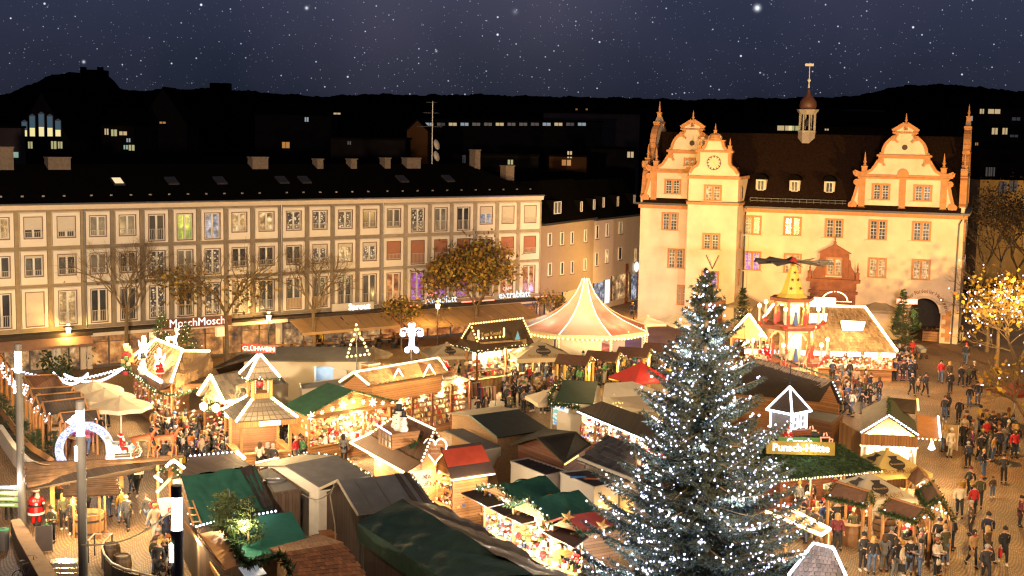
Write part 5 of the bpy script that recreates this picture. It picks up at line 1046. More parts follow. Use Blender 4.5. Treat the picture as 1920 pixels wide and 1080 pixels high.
for i in range(9):
 a0,a1=lerp(tl,bl,i/9),lerp(tr,brp if i>2 else lerp(tr,brp,1),i/9);k=.06*((i*7)%3-1)
 MB().tube([a0+[k,0,.02],lerp(a0,a1,.5)+[0,0,.05*((i*5)%3-1)],a1+[-k*3,0,.02]],[.15,.17,.13],6).build('log',T_log,lr)
MB().slab([tl-[0,0,.12],tr-[0,0,.12],brp-[0,0,.12],bl-[0,0,.12]],.05).build('roof_deck',T_dark,lr)
for px,py in((99,950),(228,925),(320,900)):p=local(lr,G(px,py,1.2));MB().bar((p[0],p[1],0),(p[0],p[1],2.7),.2).build('post',mat('post_bright',(.50,.20,.05),.6),lr)
cb_=pts(lr,(85,945,1.1),(150,935,1.1));MB().bar(cb_[0],cb_[1],.6,.12).build('bar_top',W_post,lr);MB().bar(cb_[0]-[0,0,.55],cb_[1]-[0,0,.55],.1,.95).build('bar_front',W_or,lr)
lamp('POINT',tuple(px_local(lr,120,930,2.2)),240,(1,.68,.32),.12,'stall_lamp',parent=lr);lamp('POINT',tuple(px_local(lr,250,915,2.3)),240,(1,.68,.32),.12,'stall_lamp',parent=lr)
hsn=quad_part(lr,'hanging_sign',[(247,866,3.0),(271,865,3.0),(269,888,2.3),(252,890,2.3)],mat('sign_cloth_pale',(0,0,0)),.03);p=px_local(lr,259,873,2.8);
for i,w_ in enumerate(('Honig-','wein')):txt(w_,'sign_lettering',.26,mat('sign_red_letter',(0,0,0)),(p[0],p[1]-.08,p[2]-.26*i),(PI/2-.1,0,-.3),lr,.008)
tb=empty('log_roof_well',G(168,1005,0),0,'round wooden tub under a small ragged roof of logs on thin posts','well')
q0=pts(tb,(118,928,2.3),(148,903,2.7),(215,900,2.7),(224,926,2.3))
for i in range(8):a,b=lerp(q0[0],q0[1],i/7),lerp(q0[3],q0[2],i/7);MB().tube([a+[-.1*(i%3),0,0],b+[.12*(i%2),0,.03]],.11,6).build('log',T_log,tb)
for x,y in((-.6,-.35),(.6,-.35),(-.6,.5),(.6,.5)):MB().bar((x,y,0),(x,y,2.4),.09).build('post',W_post,tb)
tubm=MB()
for i in range(22):
 a0,a1=2*PI*i/22+.01,2*PI*(i+1)/22-.01;r0,r1=.62,.70
 MB().hexa([(r0*math.cos(a0),r0*math.sin(a0),0),(r0*math.cos(a1),r0*math.sin(a1),0),(.54*math.cos(a1),.54*math.sin(a1),0),(.54*math.cos(a0),.54*math.sin(a0),0),(r1*math.cos(a0),r1*math.sin(a0),1.15),(r1*math.cos(a1),r1*math.sin(a1),1.15),(.62*math.cos(a1),.62*math.sin(a1),1.15),(.62*math.cos(a0),.62*math.sin(a0),1.15)]).build('stave',rand_mat('tub_stave',(.34,.17,.06),.3),tb)
for z,r_ in((.25,.66),(.85,.70)):MB().lathe([(r_,z-.05),(r_,z+.05)],22,cap=False).build('hoop',M_metal,tb)
MB().lathe([(.55,.95),(.02,.96)],16).build('tub_floor',T_dark,tb);lamp('POINT',(0,0,2.0),60,(1,.7,.35),.08,'well_lamp',parent=tb)
h=Hut('wood_block_hut','low hut with shingled side wall and black-green roof sheet',(882,779),(972,767),(934,820),(1031,805),3.52,2.97,mat('roof_sheet_green_black',(.018,.03,.02),.6,.4,2,.3,8),mat('shingle_wall',(.36,.20,.085),.8,.5,16,.5,40),oA=(838,774),roof2=mat('roof_sheet_tan',(.28,.19,.09),.7,.3,3))
MB().bar(h.RA+[-.04,0,0],h.EA+[-.04,0,0],.05,.10).build('verge_board',T_green,h.root)
quad_part(h.root,'grey_side_roof',[(833,806,2.6),(868,803,2.6),(938,836,2.55),(905,842,2.5)],T_grey)
quad_part(h.root,'container_wall',[(905,843,2.45),(938,837,2.5),(938,890,.3),(905,900,.3)],M_cont,.1)
h=Hut('olive_roof_hut','hut with a bright-dotted olive black roof and dark clapboard gable',(1006,820),(1080,809),(1058,868),(1109,834),3.6,2.9,T_olive,W_red,oA=(958,832));garland(h.root,[h.RB,h.EB],.07,50,M_fir2);strip(h.root,[(lerp(h.EA,h.EB,.02),lerp(h.EA,h.EB,.5))],L_bulb,.04,off=(0,0,-.1))
h=Hut('grey_shingle_hut','hut with a steep patterned grey shingle roof next to the big lit spruce',(1137,817),(1190,836),(1085,863),(1194,906),4.0,3.0,mat('underlay5',(.07,.06,.05)),M_cont,cover='shingle',nr=7,nc=12,cm=rand_mat('shingle_slate',(.11,.095,.08),.5));MB().bar(h.EA+[0,-.03,.05],h.EB+[0,-.03,.05],.10,.28).build('parapet',M_cont,h.root);garland(h.root,[h.RA,h.RB],.12,50)
def container(label,top,z,wallm=M_cont,topm=T_dark):
 P=[G(x,y,z)for x,y in top];c=sum(P)/4;d=P[-1]-P[0];r=empty('container',(c[0],c[1],0),math.atan2(d[1],d[0]),label,'container','storage containers behind the stalls');L=[A3(local(r,p))for p in P]
 vs=[(p[0],p[1],.05)for p in L]+[(p[0],p[1],z-.06)for p in L];MB().hexa(vs).build('body',wallm,r);MB().slab([p-(p-sum(L)/4)*.04 for p in L],.055).build('lid',topm,r)
 mb=MB()
 for i in range(4):a,b=L[i],L[(i+1)%4];mb.bar(a-[0,0,.0],b-[0,0,.0],.09,.12)
 mb.build('rim',wallm,r);return r,L
c1,L1=container('cream container with a dark ribbed top behind the clapboard hut',[(958,866),(990,860),(1062,884),(1024,893)],2.6);m=MB()
for i in range(9):t=(i+.5)/9;m.bar(lerp(L1[0],L1[3],t)+[0,0,.01],lerp(L1[1],L1[2],t)+[0,0,.01],.06,.05)
m.build('lid_rib',T_dark,c1)
c2,L2=container('open-topped cream container with tools lying on its dark lid beside the spruce',[(1051,887),(1101,881),(1160,905),(1114,915)],2.7)
lamp('POINT',tuple(G(1150,968,1.3)),50,AMBER,.1,'yard_lamp')
t_=MB().bar((-.5,0,.05),(.3,.1,.05),.08).build('tool',mat('tool_blue',(.05,.2,.5)),None);p=G(1088,897,2.75);t_.location=tuple(p);tag(t_,'blue tool lying on the dark lid of the open-topped container','tool');t_.name='hand_tool'
t_=MB().bar((-.4,0,.05),(.5,-.1,.05),.07).box(.3,.6,-.15,.1,.0,.14).build('hand_tool',mat('tool_orange',(.5,.12,.03)),None);t_.location=tuple(G(1110,899,2.75));tag(t_,'orange tool lying on the dark lid of the open-topped container','tool')
T_awn=mat('awning_board_dark',(.045,.02,.013),.7,.4,3,.2,10)
LED=[GOODS[i]for i in(0,4,1,3,2,7,5,4,3,1)]
for k,(lab,A,B,eA,eB,zr,ze)in enumerate((('first of two adjoining green-tarped stalls, the one beside the dark container',(931,908),(1023,891),(968,942),(1052,921),3.48,2.98),('second of two adjoining green-tarped stalls, the one touching the red felt roof',(990,935),(1085,918),(1034,982),(1123,955),3.63,2.93))):
 h=Hut('green_tarp_stall',lab,A,B,eA,eB,zr,ze,T_green,W_or,cover='tarp',fold=.05,open_=('endA',),goods=LED,dens=2.0)
 garland(h.root,[h.OA,h.RA,h.EA],.17,75,lights=L_pale);h.lit(260,(1,.85,.65),(-.1,.3),2.2);h.lit(200,(1,.85,.65),(-.25,.8),2.2)
 qs=([((864,924),(899,916),(928,929),(888,937)),((888,937),(928,930),(949,943),(914,951))],[((917,952),(953,944),(980,956),(947,968)),((949,968),(988,958),(1014,974),(979,982))])[k]
 for q in qs:quad_part(h.root,'awning_board',[(q[0][0],q[0][1],2.5),(q[1][0],q[1][1],2.75),(q[2][0],q[2][1],2.75),(q[3][0],q[3][1],2.5)],T_awn,.05)
 cc=(((905,962),(962,992)),((962,992),(1022,1022)))[k];a,b=pts(h.root,(*cc[0],1.0),(*cc[1],1.0));MB().bar(a,b,.5,.06).build('counter_top',W_post,h.root);MB().bar(a-[0,0,.5],b-[0,0,.5],.1,.92).build('counter',W_br,h.root)
 for t in(0,.5,1):p=lerp(a,b,t);MB().bar(p,p+[0,0,1.5],.12).build('post',W_post,h.root)
 gm=MB();rnd=random.Random(20+k)
 for i in range(260):p=lerp(a,b,rnd.random());s_=rnd.uniform(0,1.1);r_=rnd.uniform(.04,.09);gm.ball((p[0]+s_,p[1]+s_*.6,1.06+s_*.35+r_),r_,rnd.randrange(10))
 go=gm.build('goods',LED,None,kind='stuff');go.location=h.root.location;go.rotation_euler=h.root.rotation_euler;tag(go,'colourful small ornaments on the sloping counter of the '+lab[:6].strip()+' green-tarped stall','goods')
 p=lerp(a,b,.5);lamp('POINT',tuple(p+[.3,.2,1.25]),130,(1,.9,.75),.1,'stall_lamp',parent=h.root)
h=Hut('red_roof_stall','stall with red felt roof and two gold wooden stars beside the spruce',(1055,968),(1150,953),(1090,1000),(1180,985),3.4,2.9,T_redfelt,W_or,open_=('endA',),goods=LED);garland(h.root,[h.RA,h.EA,h.EB],.16,70);h.lit(260,SOFT,(-.1,.6),2.0)
st5=star_mesh(.33,5).mesh('wooden_star',mat('star_gold',(.55,.25,.05),.6))
for x,y in((1064,970),(1129,986)):o=link('wooden_star',st5,h.root,px_local(h,x,y,3.4));o.rotation_euler=(0,0,-.4)
quad_part(h.root,'awning_board',[(1019,998,2.45),(1064,982,2.75),(1104,1006,2.75),(1076,1027,2.45)],T_awn,.05);h.lit(250,(1,.88,.66),(-.5,.4),1.6)
bx=MB();rnd=random.Random(31)
for i in range(120):t=rnd.random();p=G(1045+60*t,1040+40*t,.9);r_=rnd.uniform(.06,.14);bx.ball((p[0]+rnd.uniform(-.3,.3),p[1]+rnd.uniform(-.3,.3),p[2]+rnd.uniform(0,.5)),r_,rnd.randrange(10))
tag(bx.build('goods',[GOODS[i]for i in(0,3,2,0,3,8,1)],None,kind='stuff'),'white and gold baubles heaped below the red-roofed stall','goods')
h=Hut('wreath_hut','small dark green-roofed hut with a large fir wreath and a lit display case',(1056,712),(1121,715),(1040,752),(1112,757),3.6,2.8,mat('roof_bottle_green',(.006,.05,.028),.6,.3,3),T_white)
garland(h.root,pts(h.root,(1048,716,3.6),(1032,738,3.2),(1032,756,2.8),(1062,760,2.8),(1085,764,2.8)),.26,90,lights=L_pale);dc=quad_part(h.root,'display_case',[(1037,760,2.5),(1066,763,2.5),(1065,797,1.0),(1037,793,1.0)],pane_mat('pane_display',[(.9,.7,.3),(.8,.2,.15),(.9,.9,.85),(.1,.5,.3),(.15,.4,.7),(1.2,1.0,.7)],3.5,1.2,vor=1),.1)
p=px_local(h,1051,778,1.75)
wp=quad_part(h.root,'white_panel',[(1068,763,2.5),(1085,766,2.5),(1084,792,1.2),(1068,795,1.1)],T_white,.05)
sm=MB();d0=px_local(h,1076,780,1.8)
for a,b in(((-.3,-.15),(.3,-.1)),((-.25,-.15),(-.28,-.5)),((.2,-.12),(.22,-.5)),((.3,-.1),(.42,.25)),((.42,.25),(.55,.2)),((.42,.28),(.3,.5)),((.44,.28),(.55,.52))):sm.bar((a[0],0,a[1]),(b[0],0,b[1]),.12,.03)
o=sm.build('deer_emblem',M_black,h.root);o.location=tuple(d0+[0,-.12,0]);lamp('POINT',tuple(px_local(h,1050,745,3.7)+[0,-.4,0]),60,SOFT,.08,'wreath_lamp',parent=h.root)
h=Hut('led_icicle_stall','dark-roofed gift stall fringed with white lights beside the wreath hut',(1128,752),(1262,800),(1083,769),(1258,842),3.3,2.75,T_dark,W_or,open_=('front',),goods=[GOODS[i]for i in(0,3,3,5,1,3,0,7)],dens=2.2);bulbs(h.root,h.edge('EA-EB'),L_cool,.12,.05,off=(0,0,-.1));garland(h.root,[h.EA,h.EB],.09,70)
for t in(.12,.4,.65,.9):h.lit(170,(1,.92,.8),(t,.12),2.3)
ic=empty('light_net_canopy',G(1200,775,0),.3,'pale canopy edged with a net of yellow lights behind the gift stall','canopy');quad_part(ic,'canopy',[(1143,745,3.0),(1232,740,3.3),(1250,775,2.8),(1160,760,2.7)],T_cream,.03)
a=pts(ic,(1150,754,2.9),(1215,752,3.0),(1232,762,2.85),(1246,785,2.6));bm=MB();rnd=random.Random(8)
for x,y in zip(a[:-1],a[1:]):
 for i in range(26):q=lerp(x,y,i/26);bm.ball(q+[0,0,-rnd.uniform(0,.35)],.04)
bm.build('bulb_string',L_bulb,ic,kind='stuff');lamp('POINT',tuple(px_local(ic,1195,775,2.2)),90,WARM,.1,'canopy_lamp',parent=ic)
for px,py in((1150,790),(1245,815)):p=local(ic,G(px,py,1.0));MB().bar((p[0],p[1],0),(p[0],p[1],2.8),.07).build('pole',M_wframe,ic)
wt=empty('white_pagoda_tent',G(1180,760,0),.2,'white hipped tent roof between the red tent and the green wreath hut','tent');z1,z2=3.3,2.6
T4=pts(wt,(1134,719,z1),(1186,715,z1));E4=pts(wt,(1130,746,z2),(1228,741,z2),(1226,733,z2))
MB().slab([T4[0],T4[1],E4[1],E4[0]],.03).build('canopy',T_white,wt);MB().slab([T4[1],E4[1]+[.6,1.6,0],E4[1]],.03).build('canopy',T_white,wt)
MB().slab([E4[0],E4[1],E4[1]-[0,0,1.0],E4[0]-[0,0,1.0]],.03).build('side_sheet',T_white,wt)
rt=umbrella((1203,679),3.7,2.3,'square red tent roof with one hanging lamp in front of the arched shelters',T_red,rot=.5,drop=1.15,valance=.1,group='tents');rt.name='red_tent';rt['category']='tent'
p=px_local(rt,1222,706,3.0);MB().ball(p,.09).build('lamp_globe',L_warm,rt);lamp('POINT',tuple(p+[.3,-.4,.3]),60,SOFT,.06,'tent_lamp',parent=rt)
umbrella((1035,728),3.2,1.9,'cream canopy sticking out left of the wreath hut',T_cream,rot=.3,drop=.7)
c=G(1514,850,3.4);ph=empty('fir_roof_hut',(c[0],c[1],0),.38,'punch hut with a roof of fir branches and a white outlined lantern turret','market stall','market stalls')
ca=[(-3.0,-2.1,2.75),(3.0,-2.1,2.75),(3.0,2.1,2.75),(-3.0,2.1,2.75)];cb=[(-1.4,-.4,4.4),(.5,-.4,4.4),(.5,.5,4.4),(-1.4,.5,4.4)]
for i in range(4):j=(i+1)%4;MB().slab([cb[i],cb[j],ca[j],ca[i]],.08).build('roof_slope',mat('branch_underlay',(.015,.025,.01)),ph)
MB().slab(cb,.08).build('roof_top',T_dark,ph)
fm=MB();rnd=random.Random(44)
for i in range(9000):
 k=rnd.choices((0,1,2,3),(6,3,4,2))[0];j=(k+1)%4;u,v=rnd.random(),rnd.random();p=lerp(lerp(cb[k],cb[j],u),lerp(ca[k],ca[j],u),v**.7);dn=lerp(ca[k],ca[j],.5)-lerp(cb[k],cb[j],.5);dn/=np.linalg.norm(dn)
 d=dn*rnd.uniform(.3,1)+np.array([rnd.gauss(0,.6),rnd.gauss(0,.6),rnd.uniform(0,.5)]);d/=np.linalg.norm(d);q=np.cross(d,(rnd.gauss(0,1),rnd.gauss(0,1),rnd.gauss(0,1)));q/=np.linalg.norm(q);e=rnd.uniform(.15,.38);b_=p+np.array([0,0,.03])
 fm.add([b_-q*.035,b_+q*.035,b_+d*e],[(0,1,2)],rnd.choice((0,0,0,1)))
fm.build('fir_branches',[M_fir,mat('fir_mid',(.05,.085,.02),.8,.4,8)],ph,kind='stuff')
bulbs(ph,[(ca[0],ca[1]),(ca[1],ca[2])],L_pale,.17,.06,off=(0,0,-.02))
for a,b in(((-2.7,-1.8),(2.7,-1.8)),((2.7,-1.8),(2.7,1.8))):
 MB().bar((a[0],a[1],.5),(b[0],b[1],.5),.08,1.0).build('counter',W_red,ph);MB().bar((a[0],a[1],1.04),(b[0],b[1],1.04),.5,.06).build('counter_top',W_post,ph)
 for t in(0,.33,.66,1):p=lerp((*a,0),(*b,0),t);MB().bar(p+[0,0,1],p+[0,0,2.75],.12).build('post',W_red,ph)
MB().box(-2.7,2.7,1.75,1.82,0,2.7).build('wall',W_red,ph);MB().box(-2.75,-2.68,-1.8,1.75,0,2.7).build('wall',W_red,ph)
for x in(-1.5,0,1.6):lamp('POINT',(x,-1.4,2.4),150,SOFT,.1,'stall_lamp',parent=ph)
gm=MB()
for i in range(120):x=rnd.uniform(-2.5,2.5);z=rnd.choice((1.08,1.7,2.0));y=rnd.uniform(-1.5,-1.1)if z<1.2 else 1.6;gm.box(x-.06,x+.06,y-.06,y+.06,z,z+rnd.uniform(.1,.3),rnd.randrange(10))
go=gm.build('goods',GOODS,None,kind='stuff');go.location=ph.location;go.rotation_euler=ph.rotation_euler;tag(go,'mugs and bottles inside the fir-roofed punch hut','goods')
tp=A3(local(ph,G(1478,798,4.75)));tq=MB().box(-.85,.85,-.8,.8,-.55,-.1).build('turret_base',W_red,ph);tq.location=tuple(tp);tw2=empty('lantern_turret',tuple(tp));tw2.parent=ph;tw2.rotation_euler=(0,0,.35)
MB().box(-.62,.62,-.62,.62,-.09,.78).build('turret_wall',mat('turret_white',(.16,.16,.18),.5),tw2);MB().add([(-.8,-.8,.79),(.8,-.8,.79),(.8,.8,.79),(-.8,.8,.79),(0,0,2.0)],[(0,1,4),(1,2,4),(2,3,4),(3,0,4),(3,2,1,0)]).build('turret_roof',T_dark,tw2)
sm=MB()
for a,b in(((-.8,-.8),(.8,-.8)),((.8,-.8),(.8,.8)),((-.8,.8),(-.8,-.8)),((.8,.8),(-.8,.8))):sm.tube([(*a,.8),(*b,.8)],.06,6).tube([(*a,.8),(0,0,2.02)],.055,6).tube([(a[0]*.8,a[1]*.8,-.1),(a[0]*.8,a[1]*.8,.75)],.05,6)
for sx in(-1,1):
 for x0 in(-.3,.3):
  for hh in(-.18,.18):sm.tube([(x0+hh,-.66,0),(x0+hh,-.66,.62)],.03,5).tube([(.66,x0+hh,0),(.66,x0+hh,.62)],.03,5)
  for z in(.0,.31,.62):sm.tube([(x0-.18,-.66,z),(x0+.18,-.66,z)],.03,5).tube([(.66,x0-.18,z),(.66,x0+.18,z)],.03,5)
sm.build('light_outline',L_cool,tw2);MB().tube([(0,0,2.0),(0,0,3.3)],.03,5).bar((-.5,0,2.3),(.5,0,2.3),.04).bar((0,-.4,2.35),(0,.4,2.35),.04).build('weather_vane',M_metal,tw2)
lamp('POINT',tuple(px_local(ph,1510,858,3.6)+[0,-.5,.5]),14,(.75,1,.8),.06,'sign_spot',parent=ph)
for(px,py,z,w_,h_,s_,sz_,mm_,lm_)in((1498,828,4.0,1.05,.34,"Grupe's",.36,mat('sign_green',(.08,.22,.05),.6,emit=(.3,.8,.2),es=.04),L_cool),(1501,840,3.75,1.75,.52,'Punsch-Hütte',.46,mat('sign_yellow_board',(.26,.17,.015),.6,emit=(1,.7,.1),es=.05),L_cool)):
 p=near_local(ph,px,py,z,1.3);b_=MB().box(-w_,w_,-.06,.06,-h_/1.6,h_/1.6).build('sign_board',mm_,ph);b_.location=tuple(p);b_.rotation_euler=(-.15,.04,-.25);txt(s_,'sign_lettering',sz_*1.15,lm_,(0,-.08,0),(PI/2,0,0),b_,.02)
for px,py,t_ in((1522,813,'%'),(1548,826,'&'),(1491,800,'§')):
 p=near_local(ph,px,py,4.0,1.0);k=MB().tube([(-.22,0,-.2),(-.26,0,.15),(.22,0,.15),(.18,0,-.2),(-.22,0,-.2)],.05,5).tube([(.22,0,.08),(.38,0,.05),(.34,0,-.12),(.2,0,-.1)],.04,5).tube([(-.1,0,.22),(-.05,0,.38)],.035,5).tube([(.1,0,.22),(.05,0,.4)],.035,5).build('neon_mug',glow('neon_orange',(1,.16,.03),1.2),ph);k.location=tuple(p);k.rotation_euler=(-.2,0,-.2)
h=thatch=Hut('thatched_long_stall','long dark stall with a frosted thatch ridge carrying a deer team',(1405,668),(1560,714),(1360,735),(1536,752),4.3,2.9,mat('thatch_dark',(.05,.035,.022),.9,.5,14,.6,30),W_or)
fm=MB();rnd=random.Random(12)
for i in range(1500):
 t=rnd.random();p=lerp(h.RA,h.RB,t);d=np.array([rnd.uniform(-.15,.15),rnd.choice((-1,1))*1.0,-.75+rnd.uniform(-.1,.1)]);d/=np.linalg.norm(d);s_=rnd.uniform(.0,.55);a=p+d*s_+[0,0,.07];b=p+d*(s_+.35)+[0,0,.1];q=np.array([.02,0,0]);fm.add([a-q,a+q,b+q,b-q],[(0,1,2,3)])
fm.build('thatch_ridge',mat('thatch_frosted',(.40,.33,.25),.8,.4,9),h.root,kind='stuff');garland(h.root,[lerp(h.RA,h.RB,.3)+[0,0,.6],lerp(h.RA,h.RB,.7)+[0,0,.3],h.RB+[0,0,.2]],.12,50,mat('garland_teal',(.03,.13,.10)))
lamp('POINT',tuple(h.RB+[-.2,.8,.6]),60,SOFT,.1,'ridge_lamp',parent=h.root);bulbs(h.root,[(lerp(h.RB,h.OB,.1),lerp(h.RB,h.OB,.8))],L_cool,.2,.05)
c3,L3=container('grey-topped storage box between the thatched stall and the white turret',[(1478,778),(1512,768),(1580,778),(1560,795)],2.6,W_br,T_grey)
fc=empty('board_fence',G(1590,850,0),0,'tall plain board fence between the storage box and the bulb-lit gable stall','fence')
for i in range(14):
 t=i/13;a=A3(local(fc,G(1562+52*t,782+30*t,2.4)));MB().box(-.11,.11,-.03,.03,.02,2.4).build('board',rand_mat('fence_board',(.30,.16,.06),.25),fc).matrix_local=Matrix.Translation((a[0],a[1],0))@Matrix.Rotation(-.5,4,'Z')
h=Hut('bulb_gable_stall','open gable stall with bulbs and white curtains behind the yellow umbrella',(1667,744),(1667,781),(1616,767),(1615,812),4.1,3.0,mat('roof_boards_pale',(.50,.36,.18),.7,.25,3),W_orv,oB=(1721,817),open_=('endB',),roof2=mat('roof_dark_olive',(.035,.045,.02),.9,.5,6,.5,20),goods=[GOODS[3],GOODS[0]])  # right slope is a mottled dark olive, left slope pale boards
bulbs(h.root,h.edge('EB-RB','RB-OB'),L_cool,.16,.065);a,b=h.EB-[0,0,.75],h.OB-[0,0,.75];bulbs(h.root,[(a,b)],L_pale,.2,.065);MB().bar(a+[.05,0,.4],b+[.05,0,.4],.06,.6).build('fascia_board',W_orv,h.root);garland(h.root,[h.RA,lerp(h.RA,h.RB,.5),h.RB],.16,40);garland(h.root,[h.RB,h.OB],.12,40)
for t in(.2,.5,.8):p=lerp(a,b,t);lamp('POINT',tuple(p+[-.1,0,.1]),320,SOFT,.1,'stall_lamp',parent=h.root)
cm=MB();rnd=random.Random(2)
for i in range(16):p0=lerp(a,b,(i+.1)/16);p1=lerp(a,b,(i+.9)/16);cm.slab([p0+[-.3,0,0],p1+[-.3+.12*(i%2),0,0],p1+[-.3,0,-1.5-.2*(i%3)],p0+[-.3,0,-1.4]],.02)
cm.build('curtain',T_white,h.root)
aw=quad_part(h.root,'awning_board',[(1718,776,2.9),(1757,783,2.9),(1762,823,2.75),(1722,820,2.75)],T_ora,.06);bulbs(h.root,[tuple(pts(h.root,(1722,824,2.65),(1762,827,2.65)))],L_pale,.2,.06);strip(h.root,[tuple(pts(h.root,(1759,783,2.9),(1763,822,2.75)))],L_cool,.06)
quad_part(h.root,'dark_roof_wing',[(1670,745,4.0),(1718,750,4.0),(1716,775,3.5),(1671,770,3.6)],T_dark);strip(h.root,[tuple(pts(h.root,(1720,750,4.0),(1722,772,3.5)))],L_bulb,.05);lamp('POINT',tuple(px_local(h,1735,830,2.2)),130,SOFT,.1,'stall_lamp',parent=h.root)
wc=MB()
for z in(1.0,1.7,2.35):wc.lathe([(.05,z-.1),(.22,z),(.12,z+.25),(.04,z+.5)],8)
o=wc.build('hanging_ornament',L_sign,None);o.location=tuple(G(1745,872,0));tag(o,'stack of pale glowing ornaments hanging at the stall corner over the paving','ornament')
umbrella((1664,842),3.45,2.35,'yellow-lit beer umbrella with a dark emblem nearer the bulb-lit gable stall',mat('canvas_beige_lit',(.60,.44,.14),.8,.08),rot=.25,drop=.95,logo=(1,2,3,0))  # beige canvas with the yellow light put into its colour
umbrella((1632,887),3.2,2.3,'pale grey beer umbrella with a dark emblem above the roofed tables',mat('canvas_greyish',(.44,.37,.26),.8,.08),rot=.25,drop=.9,logo=(1,2,3,0))
stand('brown roofed table shelter with fir garland, leftmost before the beer umbrellas',(1567,904),(1632,923),(1546,931),(1623,949),2.82,2.23)
stand('brown roofed table shelter with fir garland, centre front with the cask under its edge',(1669,934),(1736,955),(1649,958),(1718,979),2.76,2.25)
stand('brown board-roofed shelter with the steep garlanded gable facing the open paving',(1748,905),(1764,932),(1721,922),(1737,951),3.0,2.25,T_brown)
stand('brown board-roofed shelter just right of the yellow-lit umbrella',(1722,875),(1739,895),(1697,893),(1716,911),3.0,2.3,T_brown,gar=False)
cask=empty('wine_cask',G(1657,1008,0),0,'big upright wooden cask under the garland of the roofed tables','cask')
MB().lathe([(.45,0),(.53,.35),(.55,.6),(.52,.9),(.46,1.15),(.02,1.15)],18).build('body',mat('cask_wood',(0,0,0)),cask)
for z,r_ in((.12,.49),(.42,.55),(.75,.555),(1.05,.50)):MB().lathe([(r_,z-.03),(r_,z+.03)],18,cap=False).build('hoop',M_metal,cask)
h=Hut('dark_shingle_kiosk','dark shingled kiosk outlined in white light at the bottom edge right of the spruce',(1525,1022),(1562,1030),(1478,1082),(1588,1088),4.0,3.0,mat('underlay6',(.04,.032,.028)),W_dk,cover='shingle',nr=8,nc=9,cm=SH_d);strip(h.root,h.edge('RA-RB','RB-EB','RB-OB','RA-EA'),L_cool,.055);lamp('POINT',tuple(h.RB+[0,-.6,.8]),40,COOL,.1,'edge_lamp',parent=h.root)
w4=empty('lit_plank_awning',G(1500,1010,0),.4,'flat plank awning framed in warm light bars right beside the lit spruce','awning');Q=pts(w4,(1436,962,2.8),(1476,954,2.8),(1556,995,2.7),(1540,1006,2.6));MB().slab(Q,.06).build('roof_slope',W_pale,w4);strip(w4,[(Q[1],Q[2]),(Q[2],Q[3]),(Q[0],Q[3])],L_warm,.065)
m=MB()
for i in range(6):m.bar(lerp(Q[0],Q[3],i/6+.08)+[0,0,.03],lerp(Q[1],Q[2],i/6+.08)+[0,0,.03],.05)
m.build('batten',W_post,w4)
for p in Q:MB().bar((p[0],p[1],0),p-[0,0,.06],.1).build('post',W_post,w4)
lamp('POINT',tuple(lerp(Q[0],Q[2],.5)+[0,0,-.6]),300,SOFT,.1,'awning_lamp',parent=w4);lamp('POINT',tuple(lerp(Q[0],Q[2],.4)+[0,-.3,1.0]),90,SOFT,.1,'awning_lamp',parent=w4)
h=bright=Hut('bright_shingled_stall','big blazing stall with golden shingled roof before the town hall portal',(1450,572),(1622,577),(1392,652),(1682,660),5.3,2.45,mat('underlay7',(.3,.2,.09)),W_or,cover='shingle',nr=15,nc=52,cm=SH_y,open_=('front',),goods=[GOODS[i]for i in(0,3,1,0,2,3,7,0)],dens=2.0)
strip(h.root,h.edge('RA-RB','RB-EB','RB-OB','RA-EA'),L_warm,.10)
for q in([(1512,588,5.1),(1551,588,5.1),(1549,601,4.6),(1512,602,4.6)],[(1577,601,4.6),(1622,603,4.6),(1618,615,4.2),(1580,615,4.2)]):quad_part(h.root,'lit_sign',q,L_sign,.2)
tq=quad_part(h.root,'sign_board',[(1502,556,6.0),(1567,559,6.0),(1567,569,5.5),(1502,567,5.5)],L_sign,.12);p=px_local(h,1534,563,5.75);txt('STIEFELHAUS','sign_lettering',.5,mat('sign_orange_letter',(.7,.25,.05),emit=(1,.4,.1),es=.5),(p[0],p[1]-.15,p[2]),(PI/2,0,0),h.root,.02)
a=[]
for t in np.linspace(0,PI,15):a.append(A3(local(h.root,G(1565+24*math.cos(t),566-18*math.sin(t),5.7))))
bulbs(h.root,list(zip(a[:-1],a[1:])),L_pale,.2,.06);MB().prism([(x[0],x[2])for x in a],a[0][1],a[0][1]+.1).build('arch_board',L_sign,h.root)
fa,fb=h.EA,h.EB
for i in range(9):t0,t1=(i+.12)/9,(i+.88)/9;MB().bar(lerp(fa,fb,t0)+[0,-.15,-.25],lerp(fa,fb,t1)+[0,-.15,-.25],.1,.34).build('menu_sign',L_blue,h.root)
for t in(.1,.3,.5,.7,.9):h.lit(300,SOFT,(t,.10),1.95)
for t in(.15,.4,.65,.9):h.lit(280,SOFT,(t,-.25),4.4)
cw=lerp(fa,fb,.5);MB().bar(fa+[0,.1,-1.42],fb+[0,.1,-1.42],.7,.08).build('counter_top',W_post,h.root)
lg=Hut('left_gable_stall','steep little gable stall outlined in white light left of the candle pyramid',(1404,590),(1420,570),(1366,632),(1384,612),5.3,3.4,mat('roof_gold_brown',(.25,.14,.05),.8,.3),W_or,goods=GOODS,open_=('endA',));strip(lg.root,lg.edge('RA-EA','RA-OA'),L_warm,.08);lg.lit(320,SOFT,(-.2,.5),2.6)
kt=empty('figure_tower',G(1694,668,0),0,'decorated post under a red lit sign beside the bright stall','decoration');MB().bar((0,0,0),(0,0,5.2),.3).build('post',W_br,kt);MB().box(-.9,.9,-.3,-.1,4.7,5.15).build('lit_sign',L_red,kt);garland(kt,[(-.9,-.2,2.8),(-.6,-.3,4.6)],.4,110);garland(kt,[(.9,-.2,2.8),(.7,-.3,4.4)],.35,80);garland(kt,[(-1.2,-.4,2.7),(1.2,-.4,2.7)],.35,110)
